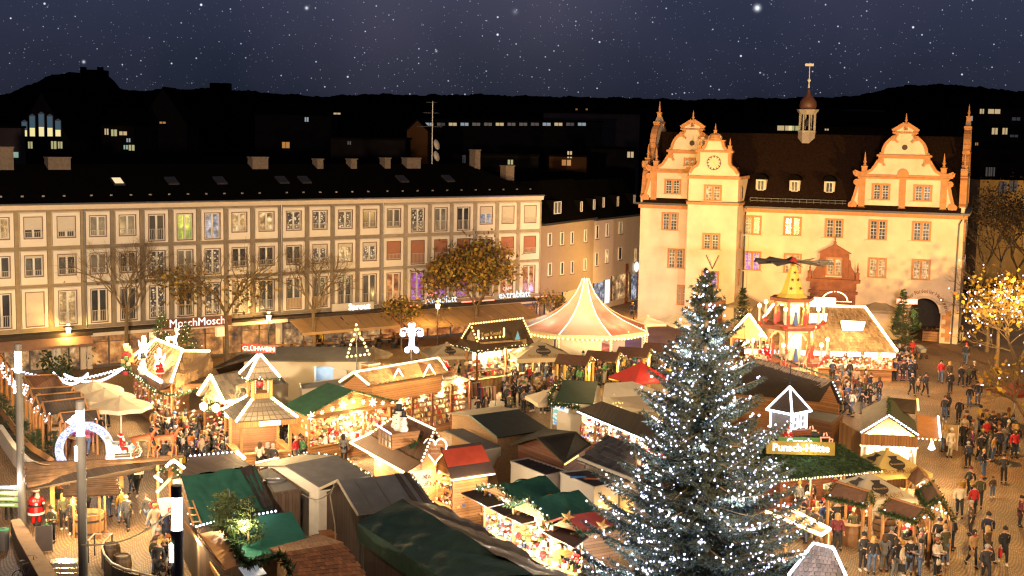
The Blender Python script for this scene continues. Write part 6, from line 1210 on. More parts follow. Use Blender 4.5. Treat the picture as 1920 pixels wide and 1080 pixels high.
MB().box(-1.4,1.4,-.5,.5,.9,1.1).box(-1.3,-1.2,-.4,.4,0,.9).box(1.2,1.3,-.4,.4,0,.9).build('counter_top',W_post,kt);lamp('POINT',(0,-1,3.8),80,SOFT,.1,'figure_lamp',parent=kt)
c=G(1478,735,0);py=empty('candle_pyramid',(c[0],c[1],0),.15,'tall red and cream wooden candle pyramid with a dark propeller','candle pyramid');py.scale=(1.05,1.05,1.05)
M_cr=mat('pyramid_cream',(.62,.46,.20),.6,.1,emit=(1,.7,.3),es=.3);M_redp=mat('pyramid_red',(.42,.05,.03),.5);M_gold=mat('pyramid_yellow',(.6,.42,.06),.5,.2,emit=(1,.7,.1),es=.12)  # cream and yellow paint emit a little, golden light put into them
def hexring(r,z0,z1,n=6):return[(r*math.cos(2*PI*i/n),r*math.sin(2*PI*i/n))for i in range(n)]
for r,z0,z1 in((2.05,0,2.2),(1.65,2.45,4.7),(1.2,5.0,6.7)):
 MB().prismz(hexring(r+.45,0,0),z1,z1+.22).build('platform',mat('platform_red_brown',(.26,.07,.03),.6),py);MB().prismz(hexring(r*.5,0,0),z0,z1-.002).build('core',M_cr,py)
 P=hexring(r,0,0)
 for i in range(6):
  x,y=P[i];zm=z0+(z1-z0)*.42;MB().box(x-.11,x+.11,y-.11,y+.11,z0,zm).build('post_foot',M_redp,py);MB().box(x-.09,x+.09,y-.09,y+.09,zm+.001,z1-.002).build('post',W_post,py);x2,y2=P[(i+1)%6]
  if z0==0:m=MB();m.bar((x*.97,y*.97,.55),(x2*.97,y2*.97,.55),.06,.95).bar((x*.97,y*.97,1.95),(x2*.97,y2*.97,1.95),.06,.35);m.build('panel',M_cr,py)
  else:
   m=MB();aa=[lerp((x,y,0),(x2,y2,0),t)+[0,0,z0+1.0+(z1-z0-1.15)*math.sin(PI*t)**.6]for t in np.linspace(.1,.9,9)]
   for u,v in zip(aa[:-1],aa[1:]):m.bar(u,v,.1,.1)
   m.bar(lerp((x,y,z1-.08),(x2,y2,z1-.08),.05),lerp((x,y,z1-.08),(x2,y2,z1-.08),.95),.06,.15);m.build('arch',M_cr,py)
  if z0<4:
   x,y=[q*(r+.75)/r for q in P[i]];zb=z1+.22;MB().bar((P[i][0],P[i][1],z1+.1),(x,y,zb),.12).build('bracket',M_redp,py)
   MB().lathe([(.16,0),(.22,.15),(.1,.3)],8,(x,y,zb)).build('cup',M_redp,py);MB().tube([(x,y,zb+.3),(x,y,zb+1.25)],.085,7).build('candle',mat('candle_cream',(.65,.55,.4),.5),py);MB().ball((x,y,zb+1.38),.14,sz=1.3).build('flame_bulb',L_warm,py)
 fg=MB();fg.lathe([(.22,0),(.14,.5),(.10,.8),(.13,.95),(.02,1.1)],7,(.6*r,-.5*r,z0));fg.build('figure',M_gold,py);MB().lathe([(.2,0),(.13,.5),(.10,.8),(.12,.95),(.02,1.1)],7,(0,-.75*r,z0)).build('figure',mat('figure_blue',(.08,.15,.35)),py)
 lamp('POINT',(0,-r*.75,(z0+z1)/2+.4),140,SOFT,.1,'tier_lamp',parent=py);lamp('POINT',(r*.7,-.3,(z0+z1)/2+.4),90,SOFT,.1,'tier_lamp',parent=py)
MB().lathe([(1.15,6.93),(.85,7.2),(.2,9.2),(.05,9.35)],8).build('spire',M_gold,py)
sp5=star_mesh(.16,5).mesh('star',mat('star_brown',(.2,.09,.02)))
for i,(x,z)in enumerate(((-.35,7.6),(.35,7.6),(-.2,8.2),(.22,8.2),(0,8.7))):o=link('star',sp5,py,(x,-.78+(z-7.2)*.29,z));o.rotation_euler=(-.28,0,0)
pr=MB()
for k in range(10):a=2*PI*k/10+.1;d=A3((math.cos(a),math.sin(a),0));e=A3((-math.sin(a),math.cos(a),0));pr=MB().slab([d*.3-e*.08+[0,0,9.5],d*2.8-e*.27+[0,0,9.58],d*2.8+e*.27+[0,0,9.34],d*.3+e*.08+[0,0,9.42]],.04);pr.build('propeller_blade',mat('blade_dark',(.10,.085,.06),.7,.3),py)
MB().lathe([(.3,9.3),(.35,9.5),(.1,9.75)],8).build('propeller_hub',M_redp,py)
def trans_mat(nm,c1,c2):
 m=bpy.data.materials.new('canopy_translucent_'+nm);m.use_nodes=True;nt=m.node_tree;N=nt.nodes;Lk=nt.links;N.clear();o=N.new('ShaderNodeOutputMaterial');d=N.new('ShaderNodeBsdfDiffuse');t=N.new('ShaderNodeBsdfTranslucent');mx=N.new('ShaderNodeMixShader')
 tc=N.new('ShaderNodeTexCoord');nz=N.new('ShaderNodeTexNoise');nz.inputs['Scale'].default_value=.9;Lk.new(tc.outputs['Object'],nz.inputs[0]);r=N.new('ShaderNodeValToRGB');Lk.new(nz.outputs[0],r.inputs[0]);r.color_ramp.elements[0].color=c1+(1,);r.color_ramp.elements[0].position=.35;r.color_ramp.elements[1].color=c2+(1,);r.color_ramp.elements[1].position=.65
 for s in(d,t):Lk.new(r.outputs[0],s.inputs[0])
 mx.inputs[0].default_value=.6;Lk.new(d.outputs[0],mx.inputs[1]);Lk.new(t.outputs[0],mx.inputs[2]);Lk.new(mx.outputs[0],o.inputs[0]);return m
c=(G(1098,522,6.9));cp=empty('canopy_tent',(c[0],c[1],0),.35,'tall pointed translucent pink tent roof ringed with round bulbs','tent');R0_=5.6;n=8
prof=[(1,2.75),(.82,3.12),(.62,3.55),(.44,4.1),(.28,4.8),(.16,5.6),(.085,6.4),(.05,6.9)]
m_t=[trans_mat('pink',(.66,.27,.21),(.78,.46,.37)),trans_mat('cream',(.74,.44,.34),(.78,.56,.44)),trans_mat('red',(.64,.22,.17),(.74,.38,.30)),trans_mat('teal',(.50,.58,.52),(.72,.56,.46))];ribm=mat('canopy_seam',(.6,.42,.3),.6);rib_w=glow('rib_light_pink',(1,.62,.5),1.1);rib_c=glow('rib_light_teal',(.55,1,.9),1.2)
for k in range(n):
 a0,a1=2*PI*k/n,2*PI*(k+1)/n;mb=MB();sub=5;V=[]
 for f_,z in prof:
  for j in range(sub+1):t=j/sub;p=lerp((math.cos(a0),math.sin(a0),0),(math.cos(a1),math.sin(a1),0),t)*R0_*f_*(1-.02*math.sin(PI*t));p[2]=z-.14*f_*math.sin(PI*t);V.append(p)
 mb.add(V,[(i*(sub+1)+j,i*(sub+1)+j+1,(i+1)*(sub+1)+j+1,(i+1)*(sub+1)+j)for i in range(len(prof)-1)for j in range(sub)]);mb.build('roof_panel',m_t[(0,1,2,0,1,3,0,2)[k]],cp,True)
 MB().tube([(math.cos(a0)*R0_*f_,math.sin(a0)*R0_*f_,z+.02)for f_,z in prof],.045,5).build('seam',ribm if k in(0,3)else(rib_c if k in(5,6)else rib_w),cp)
 e0,e1=A3((math.cos(a0)*R0_,math.sin(a0)*R0_,2.75)),A3((math.cos(a1)*R0_,math.sin(a1)*R0_,2.75));MB().bar(e0-[0,0,.12],e1-[0,0,.12],.05,.3).build('valance',T_cream,cp)
 lb=MB()
 for i in range(11):lb.ball(lerp(e0,e1,i/11)*[1.02,1.02,1]+[0,0,-.22-.12*math.sin(PI*i/11)],.12)
 lb.build('bulb_string',L_bulb,cp,kind='stuff');MB().tube([(e0[0]*.98,e0[1]*.98,0),e0*[.98,.98,1]],.07,6).build('post',M_wframe,cp);bulbs(cp,[((e0[0],e0[1],.3),(e0[0],e0[1],2.5))],L_bulb,.2,.06,'post_bulbs',off=(0,-.12,0))
inb=MB();rnd=random.Random(4)
for i in range(60):a=rnd.random()*2*PI;f_=rnd.uniform(.45,.93);inb.ball((math.cos(a)*R0_*f_,math.sin(a)*R0_*f_,2.6+(1-f_)*2.2-.15),.06)
inb.build('inner_bulbs',L_bulb,cp,kind='stuff')
for a,r_,col in((0,0,(1,.60,.42)),(1.2,3,(1,.62,.40)),(3.3,3.2,(1,.55,.42)),(5.2,3,(1,.66,.42)),(2.4,3.6,(.35,.95,.85)),(4.2,2.0,(1,.5,.55))):lamp('POINT',(math.cos(a)*r_,math.sin(a)*r_,2.5 if r_ else 4.6),36 if r_ else 14,col,.2,'tent_lamp',parent=cp)
for(x0,y0),(x1,y1)in(((-4,-3),(-4.6,1.5)),((-3.9,-3.2),(-.4,-4.6)),((2.6,3.0),(4.3,1))):MB().bar((x0,y0,1.25),(x1,y1,1.25),.05,2.4).build('side_sheet',T_white,cp)
MB().lathe([(2.2,0),(2.2,1.05),(2.35,1.06),(2.35,1.12)],16).build('round_bar',mat('bar_pink',(.5,.2,.2)),cp)
lamp('POINT',(c[0]+3.5,c[1]+14,3),260,(.62,.35,1),.3,'violet_street_lamp')
for i,(px,py,lab)in enumerate(((1096,668,'brown roofed shelter with yellow arch and string bulbs, leftmost before the pointed tent'),(1150,661,'brown roofed shelter with yellow arch, second from the left before the pointed tent'),(1208,654,'brown roofed shelter with yellow arch, third from the left before the pointed tent'),(1256,646,'brown roofed shelter with yellow arch, rightmost of the four beside the spruce'))):
 p=G(px,py,3.0);r=empty('arched_shelter',(p[0],p[1],0),-.35,lab,'shelter','arched shelters');yb=mat('arch_yellow',(.55,.34,.06),.6)
 MB().slab([(-2.0,-.0,3.05),(.5,0,3.05),(.5,-1.1,2.5),(-2.0,-1.1,2.5)],.06).build('roof_slope',T_felt,r);MB().slab([(-2.0,0,3.05),(.5,0,3.05),(.5,1.1,2.5),(-2.0,1.1,2.5)],.06).build('roof_slope',T_felt,r)
 MB().bar((.53,-1.15,2.45),(.53,0,3.0),.08,.14).bar((.53,1.15,2.45),(.53,0,3.0),.08,.14).build('arch',yb,r);garland(r,[(.6,-1.1,2.45),(.6,0,2.95),(.6,1.1,2.45)],.09,45,lights=L_pale)
 for x,y in((.4,0),(-1.8,.9),(-1.8,-.9)):MB().bar((x,y,0),(x,y,2.5),.14).build('post',yb,r)
 MB().lathe([(.7,1.0),(.7,1.06)],14,(.4,0,0)).build('table',yb,r);lamp('POINT',(.3,-.4,2.2),150,(1,.74,.3),.1,'shelter_lamp',parent=r)
umbrella((1012,640),3.5,3.1,'large dark beige beer umbrella beside the bulb-edged hut',T_beige,rot=.2,drop=.95,valance=.32,logo=(2,3))
umbrella((838,643),3.3,2.4,'beige beer umbrella behind the chimneyed textile lodge',T_beige,rot=.3,drop=.8,logo=(2,3))
umbrella((1288,583),3.6,2.8,'white umbrella with black emblems left of the spruce top',T_white,rot=.3,drop=1.0,logo=(2,3));umbrella((1215,592),3.2,1.7,'small violet-lit white umbrella by the street lamp',T_white,rot=.4,drop=.6,logo=(3,))
umbrella((1392,552),3.8,2.2,'plain beige umbrella against the clock tower behind the left gable stall',T_beige,rot=.3,drop=.9,n=6);umbrella((1650,558),3.9,2.7,'plain beige umbrella between the sandstone portal and the arched gateway',T_beige,rot=.3,drop=1.0,n=6)
for x,y in((1380,586),(1655,584)):
 p=G(x,y,2.0);cu=empty('light_curtain',(p[0],p[1],0),-.34,'curtain of tiny lights hanging %s'%('left of the candle pyramid' if x<1500 else 'under the beige umbrella by the gateway'),'light curtain');bm=MB();rnd=random.Random(x)
 for i in range(150):bm.ball((rnd.uniform(-1.2,1.2),0,rnd.uniform(.9,2.9)),.04)
 bm.build('bulbs',L_pale,cu,kind='stuff');MB().bar((-1.3,0,2.95),(1.3,0,2.95),.05).build('rail',M_metal,cu);MB().bar((-1.3,0,0),(-1.3,0,2.95),.05).bar((1.3,0,0),(1.3,0,2.95),.05).build('post',M_metal,cu)
umbrella((626,650),2.6,1.5,'black and white striped cafe umbrella left of the bulb tree',T_beige,n=8,drop=.55);umbrella((700,650),2.6,1.5,'black and white striped cafe umbrella right of the bulb tree',T_beige,n=8,drop=.55)
p0,p1=G(458,675,2.9),G(690,676,2.9);d=p1-p0;wb=empty('market_service_building',(p0[0],p0[1],0),math.atan2(d[1],d[0]),'long cream service building with grey roof and one open blue-lit doorway','building');W_=np.linalg.norm(d);a_,b_=W_*.565,W_*.72
MB().box(0,a_,0,3.5,0,2.85).box(b_,W_,0,3.5,0,2.85).box(a_,b_,0,3.5,2.45,2.85).build('wall',M_cont,wb);MB().slab([(-.1,-.15,2.9),(W_+.1,-.15,2.9),(W_+.1,3.6,3.3),(-.1,3.6,3.3)],.08).build('roof',T_grey,wb)
MB().box(a_,b_,2.0,2.1,0,2.4).build('room_back',mat('room_blue',(.3,.4,.5),.7),wb);lamp('POINT',((a_+b_)/2,.8,2.2),40,(.75,.9,1),.1,'room_lamp',parent=wb);MB().box(a_+.2,b_-.3,.9,1.7,0,1.1).build('stacked_goods',mat('goods_navy',(.04,.06,.12)),wb);MB().bar((b_,-.02,1.2),(b_+.95,-.75,1.2),.05,2.3).build('door',T_white,wb)
q=MB().box(0,7,-2.6,-2.5,0,.2);q.build('stripe',M_red,wb)
lamp('POINT',(4,-3.5,3.6),120,SOFT,.15,'wall_lamp',parent=wb);lamp('POINT',(9.5,-3,3.6),80,SOFT,.15,'wall_lamp',parent=wb)
container('cream box with an air unit right of the tower stall',[(506,706),(523,703),(540,721),(507,724)],2.7,M_cont,T_grey);container('cream box left of the green felt roof slope',[(562,721),(640,710),(675,722),(566,731)],2.6,M_cont,T_grey)
sh=empty('dark_shed',G(430,715,0),.3,'low shed with dark roof sheet between the lodge and the service building','shed');quad_part(sh,'roof',[(398,690,2.8),(452,664,3.2),(482,664,3.2),(462,676,2.9)],T_dark);quad_part(sh,'gable',[(404,691,2.75),(456,674,3.0),(458,690,1.6),(410,700,1.4)],W_dk,.06)
for k,(ap,lab,z)in enumerate((((175,714),'cream umbrella on the left terrace, farthest of three',3.2),((197,728),'cream umbrella on the left terrace, middle of three',3.1),((226,743),'cream scalloped umbrella on the left terrace, nearest of three',3.0))):umbrella(ap,z,1.85,lab,T_cream,n=8,drop=.55,valance=.25)
for k,(A,B,eA,eB,lab,rf)in enumerate((((44,705),(106,703),(30,721),(93,722),'orange brown roofed booth farthest back on the left terrace',T_brown),((56,730),(137,725),(64,752),(146,745),'dark boarded table roof on the left terrace, back one of three',T_dark),((67,742),(151,735),(75,764),(158,757),'dark boarded table roof on the left terrace, middle of three',T_dark),((79,755),(158,746),(86,779),(166,768),'dark boarded table roof on the left terrace, front one of three',T_dark),((112,775),(182,768),(118,794),(187,788),'low dark roof with a ladder on it beside the ring of light',T_dark))):
 stand(lab,A,B,eA,eB,3.2 if k<4 else 2.6,2.5 if k<4 else 2.05,rf,gar=False,power=18,group='terrace shelters');
m=MB();pos=[]
ft=empty('terrace_pergola',G(60,800,0),0,'row of upright timber posts strung with white lights along the left terrace','pergola')
pl=[(4,745),(14,760),(24,775),(38,782),(50,792),(64,818),(76,832),(96,850)];tops=[]
for x,y in pl:a=px_local(ft,x,y,0);MB().bar((a[0],a[1],.3),(a[0],a[1],3.1),.13).build('post',mat('post_bright',(0,0,0)),ft);tops.append(a+[0,0,2.5])
MB().tube([t_+[0,0,.5]for t_ in tops],.07,5).build('rail',W_post,ft);lb=MB();rnd=random.Random(77)
for a,b in zip(tops[:-1],tops[1:]):
 for i in range(26):t=rnd.random();lb.ball(lerp(a,b,t)+[rnd.uniform(-.15,.15),rnd.uniform(-.1,.1),rnd.uniform(-.35,.1)-.5*math.sin(PI*t)],.045)
lb.build('bulb_string',L_cool,ft,kind='stuff');lamp('POINT',tuple(px_local(ft,45,790,2.4)),40,SOFT,.2,'pergola_lamp',parent=ft)
pb=empty('terrace_bench',G(60,850,0),0,'long low timber bench wall along the edge of the left terrace','bench');a=pts(pb,(0,765,.45),(35,815,.45),(66,845,.45),(95,862,.45));MB().tube([x for x in a],.22,4).build('seat',W_post,pb)
for k,(a,b)in enumerate((((120,702),(232,690)),((22,692),(232,690)),((100,699),(165,700)))):
 A_,B_=G(*a,3.2),G(*b,3.4);lb=MB()
 for i in range(90):t=i/89;p=lerp(A_,B_,t);lb.ball((p[0],p[1],p[2]-.7*math.sin(PI*t)+.06*math.sin(i*2.1)),.05)
 o=lb.build('light_chain',L_cool,None,kind='stuff');tag(o,'chain of small white lights hanging over the back of the left terrace','light chain')
M_lawn=mat('terrace_soil',(.07,.045,.022),.9,.4,4,.3,20);tpts=[G(x,y,.0)for x,y in((-30,790),(-30,720),(20,780),(60,846),(112,862),(60,868))];MB().slab([p+[0,0,.06]for p in tpts],.06).build('planting_strip',M_lawn,kind='structure')
rp=empty('ramp_wall',G(60,870,0),0,'white curved parapet wall of the ramp at the left edge','wall');for_=[(-25,795),(0,797),(30,840),(58,866),(110,868),(180,862)];tt=pts(rp,*[(x,y,1.0)for x,y in for_]);bt=[np.array([p[0],p[1],0])for p in tt];
for i in range(len(tt)-1):MB().bar(lerp(tt[i],bt[i],.5),lerp(tt[i+1],bt[i+1],.5),.3,1.0).build('wall_segment',T_white,rp)
lamp('POINT',tuple(G(26,905,2.6)),70,(1,.85,.7),.1,'ramp_lamp')
c=G(160,882,0);c[2]=.6;ra=empty('light_ring',(c[0],c[1],0),.08,'big standing ring of cold white lights with a bow at the top','light ring');R1,R2=1.6,1.22
for k in range(8):
 a0,a1=-.75+(PI+1.5)*k/8+.012,-.75+(PI+1.5)*(k+1)/8-.012;m=MB();aa=np.linspace(a0,a1,6)
 for u,v in zip(aa[:-1],aa[1:]):m.hexa([(R2*math.cos(u),-.2,1.15+R2*math.sin(u)),(R1*math.cos(u),-.2,1.15+R1*math.sin(u)),(R1*math.cos(u),.2,1.15+R1*math.sin(u)),(R2*math.cos(u),.2,1.15+R2*math.sin(u)),(R2*math.cos(v),-.2,1.15+R2*math.sin(v)),(R1*math.cos(v),-.2,1.15+R1*math.sin(v)),(R1*math.cos(v),.2,1.15+R1*math.sin(v)),(R2*math.cos(v),.2,1.15+R2*math.sin(v))])
 m.build('segment',pane_mat('ring_lights',[(.35,.38,.7),(.8,.85,1.2),(1.6,1.7,2.2),(.5,.55,.9)],14,1.0,vor=1),ra)
MB().ball((-.45,0,2.95),.3).ball((-.75,0,2.8),.2).ball((-.15,0,2.85),.2).build('bow',L_cool,ra);lamp('POINT',(0,-.9,1.4),50,COOL,.4,'ring_lamp',parent=ra);lamp('POINT',(0,.9,1.4),40,(.6,.5,1),.4,'ring_lamp',parent=ra)
pw=empty('planter_wall',G(60,1010,0),0,'long low concrete planter wall with a broad seat top at the lower left','wall');Q=[(20,975),(38,972),(62,1008),(112,1085),(75,1085),(32,1008)];tp_=pts(pw,*[(x,y,.9)for x,y in Q]);k=len(tp_);MB().add([(p[0],p[1],.02)for p in tp_]+[(p[0],p[1],.82)for p in tp_],[tuple(range(k-1,-1,-1)),tuple(range(k,2*k))]+[(i,(i+1)%k,(i+1)%k+k,i+k)for i in range(k)]).build('wall',mat('concrete_dark',(.13,.09,.06),.9,.3,3,.2,20),pw);MB().add([tuple(p)for p in tp_]+[(p[0],p[1],.83)for p in tp_],[tuple(range(k)),tuple(range(2*k-1,k-1,-1))]+[(i,i+k,(i+1)%k+k,(i+1)%k)for i in range(k)]).build('seat_top',mat('stone_warm',(.33,.20,.10),.8,.25,3),pw)
st=empty('metal_steps',G(120,1070,0),0,'flight of bright metal steps between the planter wall and the lamp post','steps');
for i in range(5):P=pts(st,(92+i*3,1047+i*9.5,.5-.1*i),(148,1047+i*9.5,.5-.1*i),(148,1056+i*9.5,.5-.1*i),(95+i*3,1056+i*9.5,.5-.1*i));MB().slab(P,.1).build('tread',mat('tread_metal',(.55,.5,.42),.25,.2,metal=.8),st)
rl=empty('curved_railing',G(195,1040,0),0,'curved pale handrail with dark panels around the casks at the bottom left','railing');rp_=pts(rl,(165,1014,1.0),(177,1001,1.0),(210,1001,1.0),(197,1013,1.0),(191,1025,1.0),(196,1040,1.0),(210,1056,1.0),(232,1066,1.0),(262,1074,1.0),(300,1084,1.0));MB().tube(rp_,.045,7).build('handrail',mat('rail_pale',(.6,.5,.36),.4),rl)
for p in rp_:MB().bar((p[0],p[1],0),p,.05).build('post',M_metal,rl)
for i in range(4,9):a,b=rp_[i],rp_[i+1];MB().bar(lerp(a,b,.04)-[0,0,.5],lerp(a,b,.96)-[0,0,.5],.03,.75).build('panel',M_metal,rl)
for k,(x,y)in enumerate(((209,1056),(229,1078))):
 p=G(x,y,0);r=empty('wine_cask',(p[0],p[1],0),0,('wooden cask inside the curved railing, the upper one','wooden cask inside the curved railing, the lower one')[k],'cask','casks by the railing');MB().lathe([(.32,0),(.40,.25),(.42,.45),(.40,.65),(.33,.9),(.30,.9),(.30,.86),(.02,.86)],16).build('body',mat('cask_dark',(.12,.07,.035),.6,.3,5),r)
 for z,q in((.1,.36),(.8,.37)):MB().lathe([(q,z-.03),(q+.015,z+.03)],16,cap=False).build('hoop',M_steel,r)
p=G(6,1030,0);r=empty('litter_bin',p,0,'grey litter bin with a green ring at the left edge','bin');MB().lathe([(.26,0),(.28,.9)],14).build('body',M_steel,r);MB().lathe([(.29,.9),(.29,.96),(.12,.96)],14,cap=False).build('rim',mat('rim_green',(.05,.3,.12)),r);MB().lathe([(.12,.95),(.1,.9)],10).build('opening',M_black,r)
p=G(38,1002,0);r=empty('direction_sign',(p[0]+.05,p[1]+.05,0),0,'four stacked blue and green direction boards on the left lamp post','sign')
for i in range(4):MB().box(-1.15,-.12,-.03,.03,2.15-.28*i,2.36-.28*i).build('board',mat('sign_board_blue' if i==0 else 'sign_board_green',(.05,.12,.25)if i==0 else(.16,.26,.10),.5),r);MB().box(-1.0,-.3,-.036,-.031,2.22-.28*i,2.29-.28*i).build('text_line',T_white,r)
MB().bar((-.1,0,0),(-.1,0,2.5),.06).build('post',M_steel,r)
for k,(x,y)in enumerate(((12,975),(22,976))):p=G(x,y,0);r=empty('bollard',p,0,('thin dark bollard by the planter wall, the left one','thin dark bollard by the planter wall, the right one')[k],'bollard','bollards');MB().lathe([(.06,0),(.06,.9),(.08,.92),(.08,1.0),(.03,1.05)],8).build('post',M_black,r)
def a_board(x,y,lab,mm_,rot=0,s=1.0,word=None):
 p=G(x,y,0);r=empty('pavement_sign',p,rot,lab,'sign board');MB().slab([(-.35*s,-.3,.05),(.35*s,-.3,.05),(.35*s,0,1.15*s),(-.35*s,0,1.15*s)],.04).build('board',mm_,r);MB().slab([(-.35*s,.3,.05),(.35*s,.3,.05),(.35*s,.05,1.15*s),(-.35*s,.05,1.15*s)],.04).build('board',mm_,r)
 for sx in(-.36,.36):MB().bar((sx*s,-.31,.0),(sx*s,.0,1.18*s),.04).build('frame',T_white if s>1.1 else M_metal,r)
 if word:
  for i in range(4):MB().box(-.22*s,.22*s,-.26+i*.06,-.255+i*.06,.3*s+.22*i,.36*s+.22*i).build('text_line',T_white,r)
a_board(83,1032,'dark menu board standing on the paving by the planter wall',mat('board_black',(.05,.035,.03)),.3)
a_board(1691,712,'dark red menu board on the open paving right of the bright stall',mat('board_wine',(.16,.04,.04)),-.25,1.3,1)
a_board(1780,842,'white-framed display board beside the waiting group',mat('board_tan',(.35,.22,.1)),-.4,1.35)
def bicycle(x,y,lab,rot,s=1.0):
 p=G(x,y,0);r=empty('bicycle',p,rot,lab,'bicycle')
 for wx in(-.53,.53):
  w=MB().tube([(wx+.33*math.cos(a),0,.34+.33*math.sin(a))for a in np.linspace(0,2*PI,17)[:-1]],.022,5,closed=True).build('wheel',M_black,r)
  sp=MB()
  for k in range(8):a=PI*k/8;sp.tube([(wx-.31*math.cos(a),0,.34-.31*math.sin(a)),(wx+.31*math.cos(a),0,.34+.31*math.sin(a))],.005,3)
  sp.build('spokes',M_steel,w)
 MB().tube([(-.53,0,.34),(-.1,0,.3),(.35,0,.85),(-.25,0,.85),(-.1,0,.3)],.02,5).tube([(-.53,0,.34),(-.25,0,.85),(-.28,0,.98)],.018,5).tube([(.53,0,.34),(.35,0,.85),(.33,0,1.05)],.018,5).build('frame',M_metal,r);MB().tube([(.28,-.28,1.05),(.36,-.1,1.08),(.36,.1,1.08),(.28,.28,1.05)],.015,5).build('handlebar',M_steel,r);MB().box(-.42,-.18,-.07,.07,.97,1.03).build('saddle',M_black,r)
bicycle(1222,600,'bicycle leaning near the lamp at the town hall corner',-.2);bicycle(52,1092,'bicycle parked against the planter wall at the bottom left',1.05)
p=G(1727,672,0);r=empty('pram',p,.3,'grey pram standing on the paving before the gateway','pram');MB().hexa([(-.25,-.3,.55),(.25,-.3,.55),(.25,.3,.55),(-.25,.3,.55),(-.3,-.35,.85),(.3,-.35,.85),(.3,.4,1.1),(-.3,.4,1.1)]).build('seat',mat('pram_grey',(.3,.28,.25)),r);MB().tube([(-.28,-.6,1.05),(.28,-.6,1.05),(.25,.4,.3),(-.25,.4,.3)],.025,5,closed=True).build('frame',M_steel,r)
for sx in(-.3,.3):
 for sy in(-.4,.4):MB().tube([(sx,sy+.15*math.cos(a),.16+.15*math.sin(a))for a in np.linspace(0,2*PI,11)[:-1]],.03,5,closed=True).build('wheel',M_black,r)
for k,(x,y,lab)in enumerate(((1752,640,'wooden plank planter in front of the arched gateway'),(1776,634,'wooden plank planter with red plants at the gateway corner'))):
 p=G(x,y,0);r=empty('planter_box',p,-.34,lab,'planter','planters at the gateway')
 for i in range(4):MB().box(-1.1,1.1,-.5,-.44,.05+i*.24,.26+i*.24).box(-1.1,1.1,.44,.5,.05+i*.24,.26+i*.24).build('plank',rand_mat('planter_plank',(.30,.15,.06),.25),r)
 MB().box(-1.04,-.98,-.43,.43,.05,1.0).box(.98,1.04,-.43,.43,.05,1.0).build('end',W_br,r);garland(r,[(-.9,0,1.0),(.9,0,1.0)],.35,70,mat('plant_red',(.16,.05,.03)))
lt=empty('bulb_tree_figure',G(674,755,0),.2,'tree outline of round yellow bulbs on a thin pole behind the textile lodge','light figure');w3=[px_local(lt,x,y,z)for x,y,z in((668,610,6.1),(651,668,4.0),(692,664,4.1))];D_=w3[0][1]
for w_ in w3:pass
def at_pole(root,px,py):d=ray(px,py);o=np.array(root.location);t=(o[1]-CP[1])/d[1];return A3(local(root,CP+d*t))
w3=[at_pole(lt,x,y)for x,y in((668,609),(651,669),(692,664))];mid_=[at_pole(lt,x,y)for x,y in((661,640),(679,640))]
bulbs(lt,[(w3[0],lerp(w3[0],w3[1],.5)+[.12,0,.1]),(lerp(w3[0],w3[1],.5),w3[1]),(w3[0],lerp(w3[0],w3[2],.5)-[.12,0,-.1]),(lerp(w3[0],w3[2],.5),w3[2]),(w3[1],w3[2])],L_bulb,.27,.10,off=(0,0,0));MB().tube([(w3[0][0]+.1,0,0),w3[0]+[0,.03,0]],.05,6).build('pole',M_steel,lt);MB().tube([w3[0],w3[1],w3[2]],.02,4,closed=True).build('frame',M_steel,lt)
lo_=empty('scroll_ornament',G(772,755,0),.2,'white scroll-shaped light ornament on a pole above the textile lodge','light figure');P=lambda x,y:at_pole(lo_,x,y);m=MB()
for sg in(-1,1):
 def spiral(cx,cy,r,tu,st):return[P(772+sg*(cx+r*(1-i/14*.75)*math.cos(st+i/14*tu*2*PI)),cy+r*(1-i/14*.75)*math.sin(st+i/14*tu*2*PI))for i in range(15)]
 m.tube([P(772+sg*3,636),P(772+sg*6,620),P(772+sg*12,615),P(772+sg*20,618),P(772+sg*21,628)],.05,6).tube(spiral(16,626,5,1.1,0),.06,5).tube([P(772+sg*3,636),P(772+sg*4,650),P(772+sg*5,655)],.07,6).tube(spiral(8,657,5.5,1.2,-2),.06,5).tube(spiral(4,609,3.5,1.1,1),.06,5)
 m.tube([P(772+sg*2,612),P(772+sg*3,636),P(772+sg*2,655)],.08,6)
m.build('light_scroll',L_cool,lo_);MB().tube([(P(772,612)[0],.05,0),P(772,606)+[0,.05,0]],.05,6).build('pole',M_steel,lo_)
sparks=MB();rnd=random.Random(3)
for i in range(60):q=P(772+rnd.uniform(-17,17),rnd.uniform(615,630));sparks.ball(q,.035)
sparks.build('bulbs',glow('led_blue',(0,0,0),1),lo_,kind='stuff')
glow('lamp_white',(1,.88,.78),42).cycles.emission_sampling='AUTO'
M_pole=mat('lamp_pole_grey',(.09,.085,.08),.5,.15,2)
